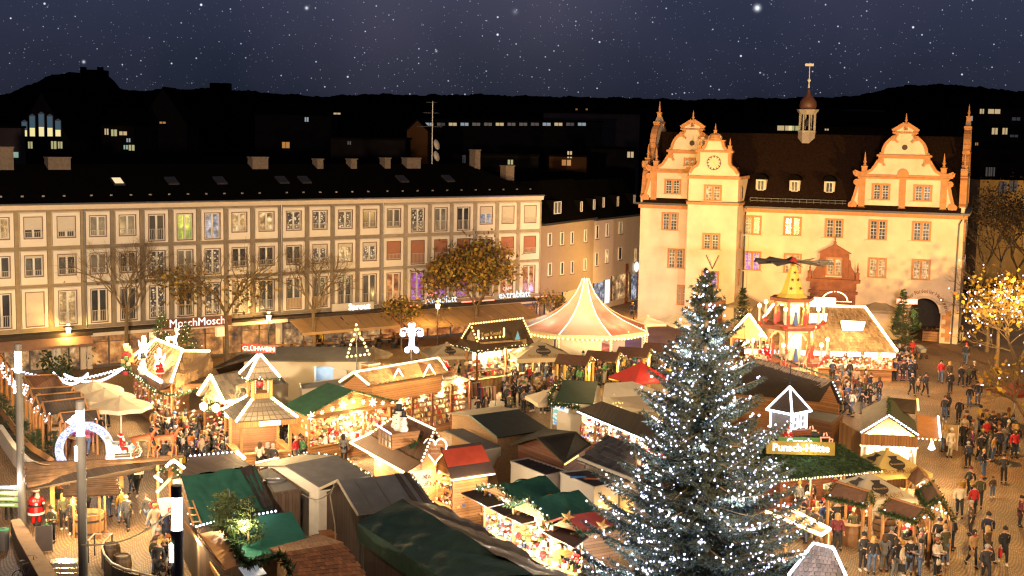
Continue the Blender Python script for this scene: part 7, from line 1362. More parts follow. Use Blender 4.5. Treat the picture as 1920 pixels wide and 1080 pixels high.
for(x,yt,base,lab)in((42,645,(42,1000),'tall round lamp column at the left edge with a white light head'),(150,752,None,'tall round lamp column in front of the ring of light'),(331,910,None,'nearest lamp column with a large white light head beside the crepe sign')):
 if base:p=G(*base,0);
 else:q=G(x,yt,8.85);p=np.array([q[0],q[1],0])
 D=p[1];zt=at_depth(x,yt,D)[2];r=empty('lamp_column',(p[0],p[1],0),0,lab,'street lamp','lamp columns');R_=.16
 MB().lathe([(R_*1.15,0),(R_*1.1,zt-3.2),(R_*1.1,zt-1.35)],14).build('column',M_pole,r);MB().lathe([(R_*.9,zt-1.35),(R_*.95,zt-.36)],14,cap=False).build('light_head',glow('lamp_white',(1,.88,.78),42),r);MB().lathe([(R_*1.05,zt-.35),(R_*1.05,zt)],14).build('cap',M_pole,r);MB().lathe([(R_*1.2,zt-1.5),(R_*1.2,zt-1.34)],14).build('collar',M_pole,r)
 MB().box(-R_*1.25,-R_*.6,-R_*.9,-R_*.3,zt-2.3,zt-1.75).build('side_light',glow('lamp_white',(0,0,0),1),r)
for(x,yh,yb,lab)in((130,611,700,'small round lantern on a thin pole by the shop canopy at the left'),(504,588,668,'small lantern on a thin pole between the restaurant and the tan awning'),(820,567,652,'small lantern on a thin pole in front of the lit cafe lettering'),(1203,512,598,'glowing lantern close to the town hall corner')):
 p=G(x,yb,0);r=empty('lantern_post',(p[0],p[1],0),0,lab,'street lamp','lantern posts');zt=at_depth(x,yh,p[1])[2];MB().tube([(0,0,0),(0,0,zt-.55)],.055,7).build('pole',M_metal,r);MB().lathe([(.16,zt-.55),(.22,zt-.12)],10).build('lantern',glow('lantern_amber',(1,.66,.25),5),r);MB().lathe([(.42,zt-.1),(.42,zt-.06),(.1,zt+.03)],12).build('hood',M_metal,r);MB().lathe([(.14,zt+.04),(.14,zt+.14)],8).build('top_light',glow('lantern_amber',(0,0,0),1),r)
 lamp('POINT',(.1,-.55,zt-.4),1100 if x>1000 else 220,AMBER,.2,'lantern_light',parent=r)
# ------ trees
M_bark=mat('bark_plane',(.20,.135,.07),.9,.4,5,.4,15);M_needle=mat('needle_blue_green',(.050,.072,.056),.75,.5,1.2);M_needle2=mat('needle_olive',(.080,.088,.040),.75,.5,1.2)
def tri_mesh(name,V,mats,idx):
 V=np.asarray(V,np.float32);n=len(V)//3;me=bpy.data.meshes.new(name);me.vertices.add(3*n);me.vertices.foreach_set('co',V.ravel());me.loops.add(3*n);me.loops.foreach_set('vertex_index',np.arange(3*n,dtype=np.int32));me.polygons.add(n);me.polygons.foreach_set('loop_start',np.arange(0,3*n,3,dtype=np.int32));me.polygons.foreach_set('material_index',np.asarray(idx,np.int32))
 for m in mats:me.materials.append(m)
 me.update();me.validate();return me
def spruce(root,H,rad,z0=1.2,seed=1,whorl=.34,nb=8,twig=.16,blades=12,mats=(M_needle,M_needle2),blade=.11,lights=0,lmat=L_cool,lr=.045,trunk_r=.26):
 """tapered trunk, whorls of drooping branches, each branch set with needle-covered twigs"""
 rng=np.random.default_rng(seed);T=[];I=[];bul=[];bt=MB()
 MB().tube([(0,0,0),(0,0,H*.5),(.02,0,H*.97)],[trunk_r,trunk_r*.62,.02],10).build('trunk',M_bark,root)
 z=z0
 while z<H-.15:
  r=rad*(1-z/H)**.92+.12;k=nb if z<H*.8 else 6
  for b in range(k):
   a=2*PI*(b+rng.random()*.8)/k+z*2.4;L=r*rng.uniform(.6,1.2);zz=z+rng.uniform(-.25,.25);up=.25*(z/H)-.18+rng.normal()*.09
   d=np.array([math.cos(a),math.sin(a),0]);s=np.array([-math.sin(a),math.cos(a),0]);n=max(5,int(L/twig));P=[]
   for i in range(n+1):
    t=i/n;P.append(d*(L*t)+np.array([0,0,zz+L*(up*t+.22*t*t-.1*math.sin(PI*t))]))
   if L>.8:bt.tube([P[0],P[n//2],P[-1]],[.030*L/3+.008,.014*L/3+.005,.004],4)
   for i in range(1,n+1):
    t=i/n;tl=min(.75,(.16+.55*L*.25*math.sin(PI*min(1,.25+.75*t))))*(1.05-.55*t)
    for sg in((-1,1)if i<n else(0,)):
     td=d*rng.uniform(.55,.9)+s*sg*rng.uniform(.6,1.0)+np.array([0,0,rng.uniform(-.3,.05)]);td/=np.linalg.norm(td);m=int(blades*(.5+tl));q=rng.random(m);base=P[i]+td*(q[:,None]*tl)
     nd=rng.normal(size=(m,3))*.75+td*.75;nd/=np.linalg.norm(nd,axis=1)[:,None];w=np.cross(nd,rng.normal(size=(m,3)));w/=np.linalg.norm(w,axis=1)[:,None]+1e-6;bl=blade*rng.uniform(.7,1.4,m)[:,None]
     T.append(np.stack([base-w*blade*.17,base+w*blade*.17,base+nd*bl],1).reshape(-1,3));I.append(np.full(m,0 if rng.random()<.72 else 1))
   if lights:
    for j in range(rng.poisson(lights*L*.62)):t=rng.uniform(.25,1)**.8;i=int(t*n);bul.append(P[min(i,n)]+rng.normal(size=3)*.12+[0,0,.06])
  z+=whorl*(1.0 if z<H*.7 else.8)
 bt.build('branches',M_bark,root);link('crown',tri_mesh('crown',np.concatenate(T),mats,np.concatenate(I)),root)
 if lights:
  lb=MB()
  for p in bul:lb.ball(p,lr*rng.uniform(.6,1.25))
  lb.build('bulb_string',lmat,root,kind='stuff')
 return bul
c=G(1303,1200,0);xt=empty('christmas_spruce',(c[0],c[1],0),0,'tall spruce covered in hundreds of cold white lights in the foreground','christmas tree')
spruce(xt,14.15,5.6,1.0,5,.34,9,.11,27,blade=.13,lights=5.0,lmat=glow('led_tree',(.64,.70,1),3.6),trunk_r=.3,lr=.041)
for i in range(26):
 a=i*2.4;z=1.6+i*.44;r=(5.3*(1-z/14)+.1)*(1.02 if i%2 else.7);lamp('POINT',(math.cos(a)*r,math.sin(a)*r-.2,z),98*(1.25-z/14),(.72,.79,1),.12,'tree_light',parent=xt)
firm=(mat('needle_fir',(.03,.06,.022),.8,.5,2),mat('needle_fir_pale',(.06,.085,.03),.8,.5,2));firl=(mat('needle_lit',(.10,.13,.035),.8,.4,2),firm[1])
def fir(x,y,h,lab,z=0,mats=firm,r=.36,group=None,lights=0):
 p=G(x,y,z);o=empty('small_fir',(p[0],p[1],z),x*.7,lab,'fir tree',group);spruce(o,h,h*r,.12,int(x),.17,6,.11,10,mats,.10,lights,L_pale,.035,.05)
for x,y,lab in((5,782,'small fir in the planting strip, farthest back at the left edge'),(25,805,'small fir in the planting strip, second from the back'),(44,826,'small fir in the planting strip behind the left lamp column'),(68,846,'small fir in the planting strip, second from the front'),(99,858,'small fir in the planting strip right beside the ring of light')):fir(x,y,1.5,lab,0,firm,.5,'firs in the planting strip')
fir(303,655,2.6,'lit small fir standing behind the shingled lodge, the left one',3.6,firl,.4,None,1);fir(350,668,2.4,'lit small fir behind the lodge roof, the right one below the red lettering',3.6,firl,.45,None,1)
fir(404,768,2.0,'small fir inside the blazing pointed outline',2.4,firm,.35);fir(1391,628,4.2,'slim dark fir in front of the left gable stall',2.0,firm,.2);fir(1690,640,4.6,'slim fir beside the red lit sign',1.6,firm,.25)
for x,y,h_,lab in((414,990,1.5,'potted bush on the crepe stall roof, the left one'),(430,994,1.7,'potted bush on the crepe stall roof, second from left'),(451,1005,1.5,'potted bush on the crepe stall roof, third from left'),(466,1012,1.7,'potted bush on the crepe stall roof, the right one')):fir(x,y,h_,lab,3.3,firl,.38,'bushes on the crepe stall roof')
def leafy(root,tips,n,m,r=.55,size=.16,seed=1,mats=None):
 rng=np.random.default_rng(seed);tips=np.array(tips);c=tips[rng.integers(0,len(tips),n)]+rng.normal(size=(n,3))*r;a=rng.normal(size=(n,3));a/=np.linalg.norm(a,axis=1)[:,None];b=np.cross(a,rng.normal(size=(n,3)));b/=np.linalg.norm(b,axis=1)[:,None];s=size*rng.uniform(.6,1.3,n)[:,None]
 V=np.stack([c-a*s*.6,c+b*s*.55,c+a*s,c-a*s*.6,c+a*s,c-b*s*.55],1).reshape(-1,3);link('crown',tri_mesh('crown',V,mats,np.repeat(rng.integers(0,len(mats),n),2)),root)
def tree(x,y,H,lab,spread=.42,leaves=0,lmats=None,seed=1,first=.42,depth=5,tr=.17,lr=.5,size=.16,only=None,z=0,name='plane_tree',group='trees on the square'):
 p=G(x,y,z);root=empty(name,(p[0],p[1],z),0,lab,'tree',group);rnd=random.Random(seed);br=MB();tips=[];t0=A3((0,0,H*first));tops=A3((rnd.uniform(-.2,.2),rnd.uniform(-.2,.2),0))
 MB().tube([(0,0,-.05),(.03,0,H*first*.5),t0+tops*.3],[tr*1.2,tr*.95,tr*.8],8).build('trunk',M_bark,root)
 def grow(p,d,L,r,k):
  q=p+d*L;mid=lerp(p,q,.5)+A3([rnd.gauss(0,.04)*L for _ in range(3)]);br.tube([p,mid,q],[r,r*.8,r*.62],5 if k>2 else 3)
  if k<=1:tips.append(q)
  if k==0:return
  for i in range(3 if k>1 else 2):
   e=d+A3([rnd.gauss(0,spread*1.25),rnd.gauss(0,spread*1.25),rnd.gauss(.10,spread*.7)]);e/=np.linalg.norm(e);grow(q if i else lerp(p,q,rnd.uniform(.6,.95)),e,L*rnd.uniform(.62,.84),r*.6,k-1)
 for i in range(4):a=i*PI/2+rnd.random();d=A3((math.cos(a)*spread*1.5,math.sin(a)*spread*1.5,1));grow(t0+tops*.3,d/np.linalg.norm(d),H*(1-first)*.36,tr*.6,depth)
 br.build('branches',M_bark,root)
 if leaves:leafy(root,[t for t in tips if only is None or only(t,H)]or sorted(tips,key=lambda t:t[2])[:40],leaves,None,lr,size,seed,lmats)
 return root,tips
LY=(mat('leaf_ochre',(.38,.19,.03),.7,.4,1),mat('leaf_brown',(.16,.085,.02),.7,.4,1),mat('leaf_yellow',(.42,.27,.03),.7,.4,1),mat('leaf_olive',(.12,.10,.02),.7,.4,1))
tree(237,700,10.6,'bare street tree before the grey gridded house, left of the red lettering',.40,60,LY,2,lr=.3,only=lambda t,H:t[2]<H*.62)
tree(425,690,10.2,'half bare tree, yellow leaves only low down, right of the red lettering',.46,800,LY,3,lr=.65,size=.19,only=lambda t,H:t[2]<H*.70)
tree(588,668,9.4,'bare street tree in front of the white sign board',.42,0,LY,4)
tree(892,640,8.7,'full round autumn tree with ochre leaves between the two lit cafe signs',.55,4600,LY,5,first=.36,lr=.6,size=.24)
tree(752,655,4.6,'small ochre-leaved tree below the tan awnings',.55,800,LY,6,first=.5,depth=3,tr=.07,lr=.35,size=.19)
tree(1033,630,4.2,'small thin tree by the grey brown corner house',.5,420,LY,7,first=.5,depth=3,tr=.06,lr=.3,size=.18)
LYY=(LY[2],LY[0],mat('leaf_bright_yellow',(.55,.36,.03),.7,.3,1))
def lit_tree(x,y,H,lab,seed,n,nl,**k):
 r,tips=tree(x,y,H,lab,.5,n,LYY,seed,group='yellow lit trees at the right edge',**k);rnd=random.Random(seed);lb=MB()
 for i in range(nl):p=A3(rnd.choice(tips))+A3([rnd.gauss(0,.25)for _ in range(3)]);lb.ball(p,.058)
 if nl:lb.build('bulb_string',glow('led_violet_white',(.95,.82,1),4),r,kind='stuff')
 return r
lit_tree(1868,690,7.6,'yellow-leaved tree strung with white lights beside the town hall corner',11,750,110,lr=.7,size=.26);lit_tree(1905,745,8.2,'mostly bare tree strung with lights at the right edge, nearer than the yellow one',12,160,90,lr=.4,size=.26,first=.3);lit_tree(1925,830,5.6,'branches with a few yellow leaves cut by the right edge',13,190,14,lr=.4,size=.25,first=.25)
lit_tree(1850,660,8.6,'bare tree standing behind the yellow-leaved one',14,0,12,first=.3)
for i,(x,d,h_)in enumerate(((1846,165,13),(1876,172,12.5),(1906,160,13.5),(1935,158,13))):
 q=at_depth(x,520,d);r,t_=tree(1900,700,h_,'dark tree in the street behind the town hall, number %s from its wall'%('one','two','three','four')[i],.42,900,(mat('leaf_dark',(.035,.025,.01)),LY[1]),20+i,first=.3,lr=.6,size=.2,group='dark trees behind the town hall');r.location=(q[0],q[1],0);r['label']=('dark tree closest to the town hall wall in the street behind','dark tree behind the town hall, second from its wall','dark tree behind the town hall, third from its wall','dark tree behind the town hall at the right edge')[i]
umbrella((1905,716),2.9,1.9,'red cafe umbrella among the lit trees at the right edge',T_redfelt,rot=.4,drop=.6)
for x,y,lab,mm_ in((92,700,'round olive bush before the shop window at the left',firm),(118,712,'grey green bush beside the folded white parasols',firm),(160,690,'orange brown slim bush at the shop pier',LY)):
 p=G(x,y,0);r=empty('bush',p,0,lab,'bush');leafy(r,[(0,0,.9),(.3,.1,.6),(-.3,0,.7),(0,0,1.4)],260,None,.32,.16,x,mm_);MB().tube([(0,0,0),(0,0,1.0)],.05,5).build('stem',M_bark,r)
for k,(x,y)in enumerate(((103,700),(110,704))):
 p=G(x,y,0);r=empty('folded_parasol',p,0,('folded white parasol before the left shop, the left one','folded white parasol before the left shop, the right one')[k],'parasol','folded parasols');MB().lathe([(.12,.5),(.25,.8),(.2,2.3),(.05,2.7)],8).build('canopy',T_white,r);MB().tube([(0,0,0),(0,0,2.6)],.04,6).build('pole',M_steel,r)
tm=[MB().box(-.45,.45,-.45,.45,.72,.76).mesh('table_top',W_post),MB().tube([(0,0,0),(0,0,.72)],.04,6).mesh('table_leg',M_metal),MB().box(-.22,.22,-.22,.22,.44,.48).mesh('seat',W_br),MB().box(-.22,.22,.2,.23,.48,.9).mesh('backrest',W_br),MB().box(-.2,.2,-.2,.2,0,.44).mesh('frame',M_black)]
rnd=random.Random(6)
for k in range(16):
 x=520+34*(k%8)+rnd.uniform(-8,8);y=655+8*(k//8)-(x-520)*.06;p=G(x,y,0);nth='%s in the %s row from the left'%(('first','second','third','fourth','fifth','sixth','seventh','eighth')[k%8],('back','front')[k//8]);r=empty('cafe_table',p,rnd.random(),'cafe table under the tan awnings, '+nth,'table','cafe tables under the awnings');link('table_top',tm[0],r);link('leg',tm[1],r)
 for s_ in range(2):a=rnd.uniform(-.7,.7)+PI*s_;q=empty('cafe_chair',(p[0]+.8*math.cos(a),p[1]+.8*math.sin(a),0),a-PI/2,'chair %s of the cafe table %s'%(('right','left')[s_],nth.replace(' from the left','')),'chair','cafe chairs under the awnings');link('seat',tm[2],q);link('backrest',tm[3],q);link('frame',tm[4],q)
lamp('POINT',tuple(G(600,655,1.9)),260,AMBER,.2,'terrace_lamp');lamp('POINT',tuple(G(720,645,1.9)),260,WARM,.2,'terrace_lamp');lamp('POINT',tuple(G(850,625,3.6)),300,AMBER,.2,'terrace_lamp');lamp('POINT',tuple(G(80,695,2.2)),90,WARM,.2,'terrace_lamp')
# ------ people
def skin_mesh(name,J,E_,mats,sub=1):
 """one continuous surface grown round a skeleton: J = {joint: (x, y, z, rx, ry)}"""
 ks=list(J);me=bpy.data.meshes.new(name);me.from_pydata([J[k][:3]for k in ks],[(ks.index(a),ks.index(b))for a,b in E_],[]);o=bpy.data.objects.new(name,me);COL.objects.link(o);o.modifiers.new('s','SKIN')
 for i,k in enumerate(ks):v=me.skin_vertices[0].data[i];v.radius=(J[k][3],J[k][4]if len(J[k])>4 else J[k][3]);v.use_root=i==0
 if sub:o.modifiers.new('d','SUBSURF').levels=sub
 bpy.context.view_layer.update();r=bpy.data.meshes.new_from_object(o.evaluated_get(bpy.context.evaluated_depsgraph_get()));r.name=name;bpy.data.objects.remove(o);bpy.data.meshes.remove(me);r.materials.clear()
 for m in mats:r.materials.append(m)
 r.polygons.foreach_set('use_smooth',[True]*len(r.polygons));return r
M_skin=mat('skin',(.48,.27,.18),.6,.12,8);M_cl=obj_mat('clothing')
def pose(kind):
 P=dict(pel=(0,0,.95),sp=(0,0,1.18),ch=(0,0,1.38),nk=(0,0,1.53),hd=(0,-.025,1.66),tp=(0,-.01,1.73),sl=(.19,0,1.42),sr=(-.19,0,1.42),el=(.25,.03,1.14),er=(-.25,.03,1.14),wl=(.26,-.05,.90),wr=(-.26,-.05,.90),hl=(.10,0,.90),hr=(-.10,0,.90),kl=(.11,-.02,.50),kr=(-.11,-.02,.50),al=(.12,.02,.08),ar=(-.12,.02,.08),tl=(.14,-.15,.04),tr=(-.14,-.15,.04))
 if kind=='walk':P.update(kl=(.10,-.20,.53),al=(.10,-.28,.10),tl=(.11,-.44,.06),kr=(-.10,.06,.50),ar=(-.10,.34,.16),tr=(-.11,.22,.04),el=(.25,.16,1.16),wl=(.24,.14,.92),er=(-.25,-.08,1.15),wr=(-.22,-.26,.98))
 if kind=='hold':P.update(el=(.24,-.02,1.13),wl=(.12,-.28,1.18),er=(-.24,-.02,1.13),wr=(-.12,-.28,1.16))
 if kind=='phone':P.update(el=(.25,-.05,1.16),wl=(.10,-.30,1.36),er=(-.26,.05,1.14))
 if kind=='sit':
  for k in P:P[k]=(P[k][0],P[k][1],P[k][2]-.45)
  P.update(kl=(.12,-.42,.50),kr=(-.12,-.42,.50),al=(.12,-.40,.08),ar=(-.12,-.40,.08),tl=(.13,-.56,.04),tr=(-.13,-.56,.04),el=(.24,-.08,.72),wl=(.12,-.32,.74),er=(-.24,-.08,.72),wr=(-.12,-.32,.72))
 return P
def person_meshes(kind,hem):
 P=pose(kind);R=lambda k,r,ry=None:P[k]+((r,)if ry is None else(r,ry))
 B=dict(pel=R('pel',.13,.11),sp=R('sp',.12,.10),ch=R('ch',.15,.11),nk=R('nk',.055),hd=R('hd',.085,.095),tp=R('tp',.06,.07));E_=[('pel','sp'),('sp','ch'),('ch','nk'),('nk','hd'),('hd','tp')]
 B['nose']=(P['hd'][0],P['hd'][1]-.115,P['hd'][2]-.02,.014);E_.append(('hd','nose'))
 for s in 'lr':
  g=1 if s=='l' else-1;e,w=A3(P['e'+s]),A3(P['w'+s]);f=(w-e)/np.linalg.norm(w-e);pl_=w+f*.09;B.update({'s'+s:R('s'+s,.065),'e'+s:R('e'+s,.042),'w'+s:R('w'+s,.03),'p'+s:tuple(pl_)+(.038,.02),'h'+s:R('h'+s,.095),'k'+s:R('k'+s,.058),'a'+s:R('a'+s,.042),'t'+s:R('t'+s,.035)});E_+=[('ch','s'+s),('s'+s,'e'+s),('e'+s,'w'+s),('w'+s,'p'+s),('pel','h'+s),('h'+s,'k'+s),('k'+s,'a'+s),('a'+s,'t'+s)]
 body=skin_mesh('person',B,E_,[M_skin])
 bm=MB()
 for s in 'lr':
  e,w=A3(P['e'+s]),A3(P['w'+s]);f=(w-e)/np.linalg.norm(w-e);sd=np.cross(f,(0,1,.2));sd/=np.linalg.norm(sd)
  for i,(k,L)in enumerate(((-1.5,.055),(-.5,.07),(.5,.075),(1.5,.068))):b=w+f*.10+sd*k*.018;c_=b+f*L*.6;bm.tube([b,c_,c_+f*L*.25+A3((0,-.02,-.015))],[.010,.009,.006],4)
  bm.tube([w+f*.03-sd*.035,w+f*.07-sd*.06,w+f*.10-sd*.055],[.013,.011,.007],4)
 v0=len(body.vertices);import bmesh as _b;k=_b.new();k.from_mesh(body);t=bm.mesh('f',M_skin);k.from_mesh(t);k.to_mesh(body);k.free();bpy.data.meshes.remove(t)
 C_=dict(sp=R('sp',.165,.13),ch=R('ch',.185,.135),nk=(P['nk'][0],P['nk'][1],P['nk'][2]-.03,.085),pel=R('pel',.185,.15),hem=(P['pel'][0],P['pel'][1]+(.0 if kind!='sit' else-.08),P['pel'][2]-(hem if kind!='sit' else.06),.20+hem*.06,.16+hem*.06));E_=[('sp','ch'),('ch','nk'),('sp','pel'),('pel','hem')]
 for s in 'lr':w=lerp(P['e'+s],P['w'+s],.95);C_.update({'s'+s:R('s'+s,.088),'e'+s:R('e'+s,.066),'w'+s:tuple(w)+(.05,)});E_+=[('ch','s'+s),('s'+s,'e'+s),('e'+s,'w'+s)]
 coat=skin_mesh('coat',C_,E_,[M_cl])
 Tt=dict(pel=R('pel',.15,.125));E_=[]
 for s in 'lr':a=lerp(P['k'+s],P['a'+s],.9);Tt.update({'h'+s:R('h'+s,.11),'k'+s:R('k'+s,.078),'a'+s:tuple(a)+(.06,)});E_+=[('pel','h'+s),('h'+s,'k'+s),('k'+s,'a'+s)]
 tro=skin_mesh('trousers',Tt,E_,[M_cl])
 sh=MB()
 for s in 'lr':a,t_=A3(P['a'+s]),A3(P['t'+s]);sh.tube([a+[0,.04,-.01],lerp(a,t_,.5),t_],[.058,.05,.042],6)
 shoes=sh.mesh('shoes',[M_cl],True)
 hz=A3(P['hd']);hair=MB().lathe([(.108,-.03),(.118,.03),(.105,.09),(.06,.125),(.01,.135)],9,(hz[0],hz[1]+.022,hz[2])).mesh('hair',[M_cl],True)
 lng=MB().lathe([(.10,-.26),(.125,-.15),(.12,0),(.118,.04),(.1,.1),(.05,.128),(.01,.135)],9,(hz[0],hz[1]+.05,hz[2])).mesh('hair',[M_cl],True)
 cap=MB().lathe([(.122,0),(.125,.05),(.11,.11),(.06,.15),(.02,.16)],9,(hz[0],hz[1]+.012,hz[2])).ball((hz[0],hz[1]+.01,hz[2]+.17),.035).mesh('knitted_cap',[M_cl],True)
 ch=A3(P['ch']);pk=MB().hexa([ch+q for q in((-.15,.12,-.32),(.15,.12,-.32),(.14,.30,-.30),(-.14,.30,-.30),(-.13,.12,.05),(.13,.12,.05),(.11,.24,.05),(-.11,.24,.05))]).mesh('backpack',[M_cl])
 w=A3(P['wr']);bag=MB().box(w[0]-.05,w[0]+.05,w[1]-.16,w[1]+.16,w[2]-.52,w[2]-.16).tube([w+[0,-.1,-.16],w+[0,0,-.05],w+[0,.1,-.16]],.012,4).mesh('shopping_bag',[M_cl])
 sc=MB().lathe([(.10,-.05),(.115,0),(.09,.05)],9,(P['nk'][0],P['nk'][1]-.01,P['nk'][2]),cap=False).mesh('scarf',[M_cl],True)
 return dict(body=body,coat=coat,trousers=tro,shoes=shoes,hair=hair,long=lng,cap=cap,pack=pk,bag=bag,scarf=sc)
PM={}
for kd in('stand','walk','hold','phone'):
 for hm,hv in(('jacket',.08),('long coat',.42)):PM[kd,hm]=person_meshes(kd,hv)
PM['sit','jacket']=PM['sit','long coat']=person_meshes('sit',.08)
COLS=dict(black=(.012,.012,.014),charcoal=(.03,.03,.033),navy=(.015,.022,.055),brown=(.07,.04,.02),olive=(.06,.06,.025),grey=(.13,.125,.12),beige=(.42,.32,.2),cream=(.58,.5,.38),red=(.42,.015,.02),maroon=(.14,.02,.03),pink=(.5,.12,.2),blue=(.04,.10,.30),teal=(.02,.18,.2),yellow=(.6,.38,.02),mustard=(.36,.2,.03),orange=(.45,.14,.03),purple=(.16,.03,.2),green=(.04,.16,.05),camel=(.34,.2,.08),white=(.7,.66,.58))
HAIRC=dict(dark=(.02,.013,.008),brown=(.08,.04,.018),blond=(.42,.26,.08),grey=(.35,.33,.3),auburn=(.2,.06,.02))
TROC=dict(dark=(.018,.018,.022),blue=(.07,.11,.2),grey=(.12,.12,.12),black=(.01,.01,.012),pale=(.45,.4,.32))
_used=set();_n=[0]
SHORT={'in the crowd at the punch hut':'at the punch hut','in the waiting group at the right':'in the waiting group','in front of the little tower stall':'before the tower stall','beside the little tower stall':'beside the tower stall','along the white-fringed gift stall':'at the gift stall','before the star-lit green stall':'before the green stall','in the queue at the crepe stall':'queueing for crepes','on the open paving at the right':'on the open paving','in the crowd before the shingled lodge':'before the shingled lodge','in the passage under the big dark beige umbrella':'near the dark beige umbrella','between the arched shelters and the red tent':'near the arched shelters','in the crowd before the bright stall':'before the bright stall','at the tables beside the thatched stall':'beside the thatched stall','before the roofed tables at the lower right':'below the roofed tables','at the counter of the green-tarped stalls':'at the green-tarped stalls'}
SPEC=[]
def person(*a,**k):return plan(a,k)
def plan(a,k):
 lab=label_of(*a,**k)
 if lab in _used:return False
 _used.add(lab);SPEC.append((a,lab));return True
def label_of(p,rot,kind,hem,coat,tro,hair,head,headc,extra,extrac,place,h):
 place=SHORT.get(place,place);verb=dict(hold='hands together',phone='raising one hand',sit='sitting').get(kind);hd=('%s knitted cap'%headc)if head=='cap' else('long %s hair'%hair if head=='long' else '%s hair'%hair)
 return 'person, %s, %s %s%s, %s%s'%(hd,coat,hem if hem=='long coat' else 'jacket',{'pack':', %s backpack'%extrac,'bag':', %s bag'%extrac,'scarf':', %s scarf'%extrac,None:''}[extra],{'stand':'','walk':'walking '}.get(kind,'%s, '%verb),place)
def build_person(p,rot,kind='stand',hem='jacket',coat='black',tro='dark',hair='brown',head='hair',headc=None,extra=None,extrac='black',place='on the square',h=1.72,z=0.0,label=None,group='people in the market'):
 m=PM[kind,hem];s=h/1.75
 o=link('person',m['body'],None,(p[0],p[1],z),rot,label,'person',group);q_=.93+.17*((len(label)*7+int(abs(p[0])*13))%10)/10;o.scale=(s*q_,s*q_,s);o.rotation_euler=(rnd.uniform(-.05,.07),rnd.uniform(-.04,.04),rot)
 def part(nm,key,c):
  q=link(nm,m[key],o);q.color=tuple(c)+(1,);return q
 part('coat','coat',COLS[coat]);part('trousers','trousers',TROC[tro]);part('shoes','shoes',COLS['black']if len(label)%4 else COLS['white'])
 if head=='cap':part('knitted_cap','cap',COLS[headc])
 else:part('hair','long' if head=='long' else 'hair',HAIRC[hair])
 if extra:part({'pack':'backpack','bag':'shopping_bag','scarf':'scarf'}[extra],extra,COLS[extrac])
 _n[0]+=1;return o
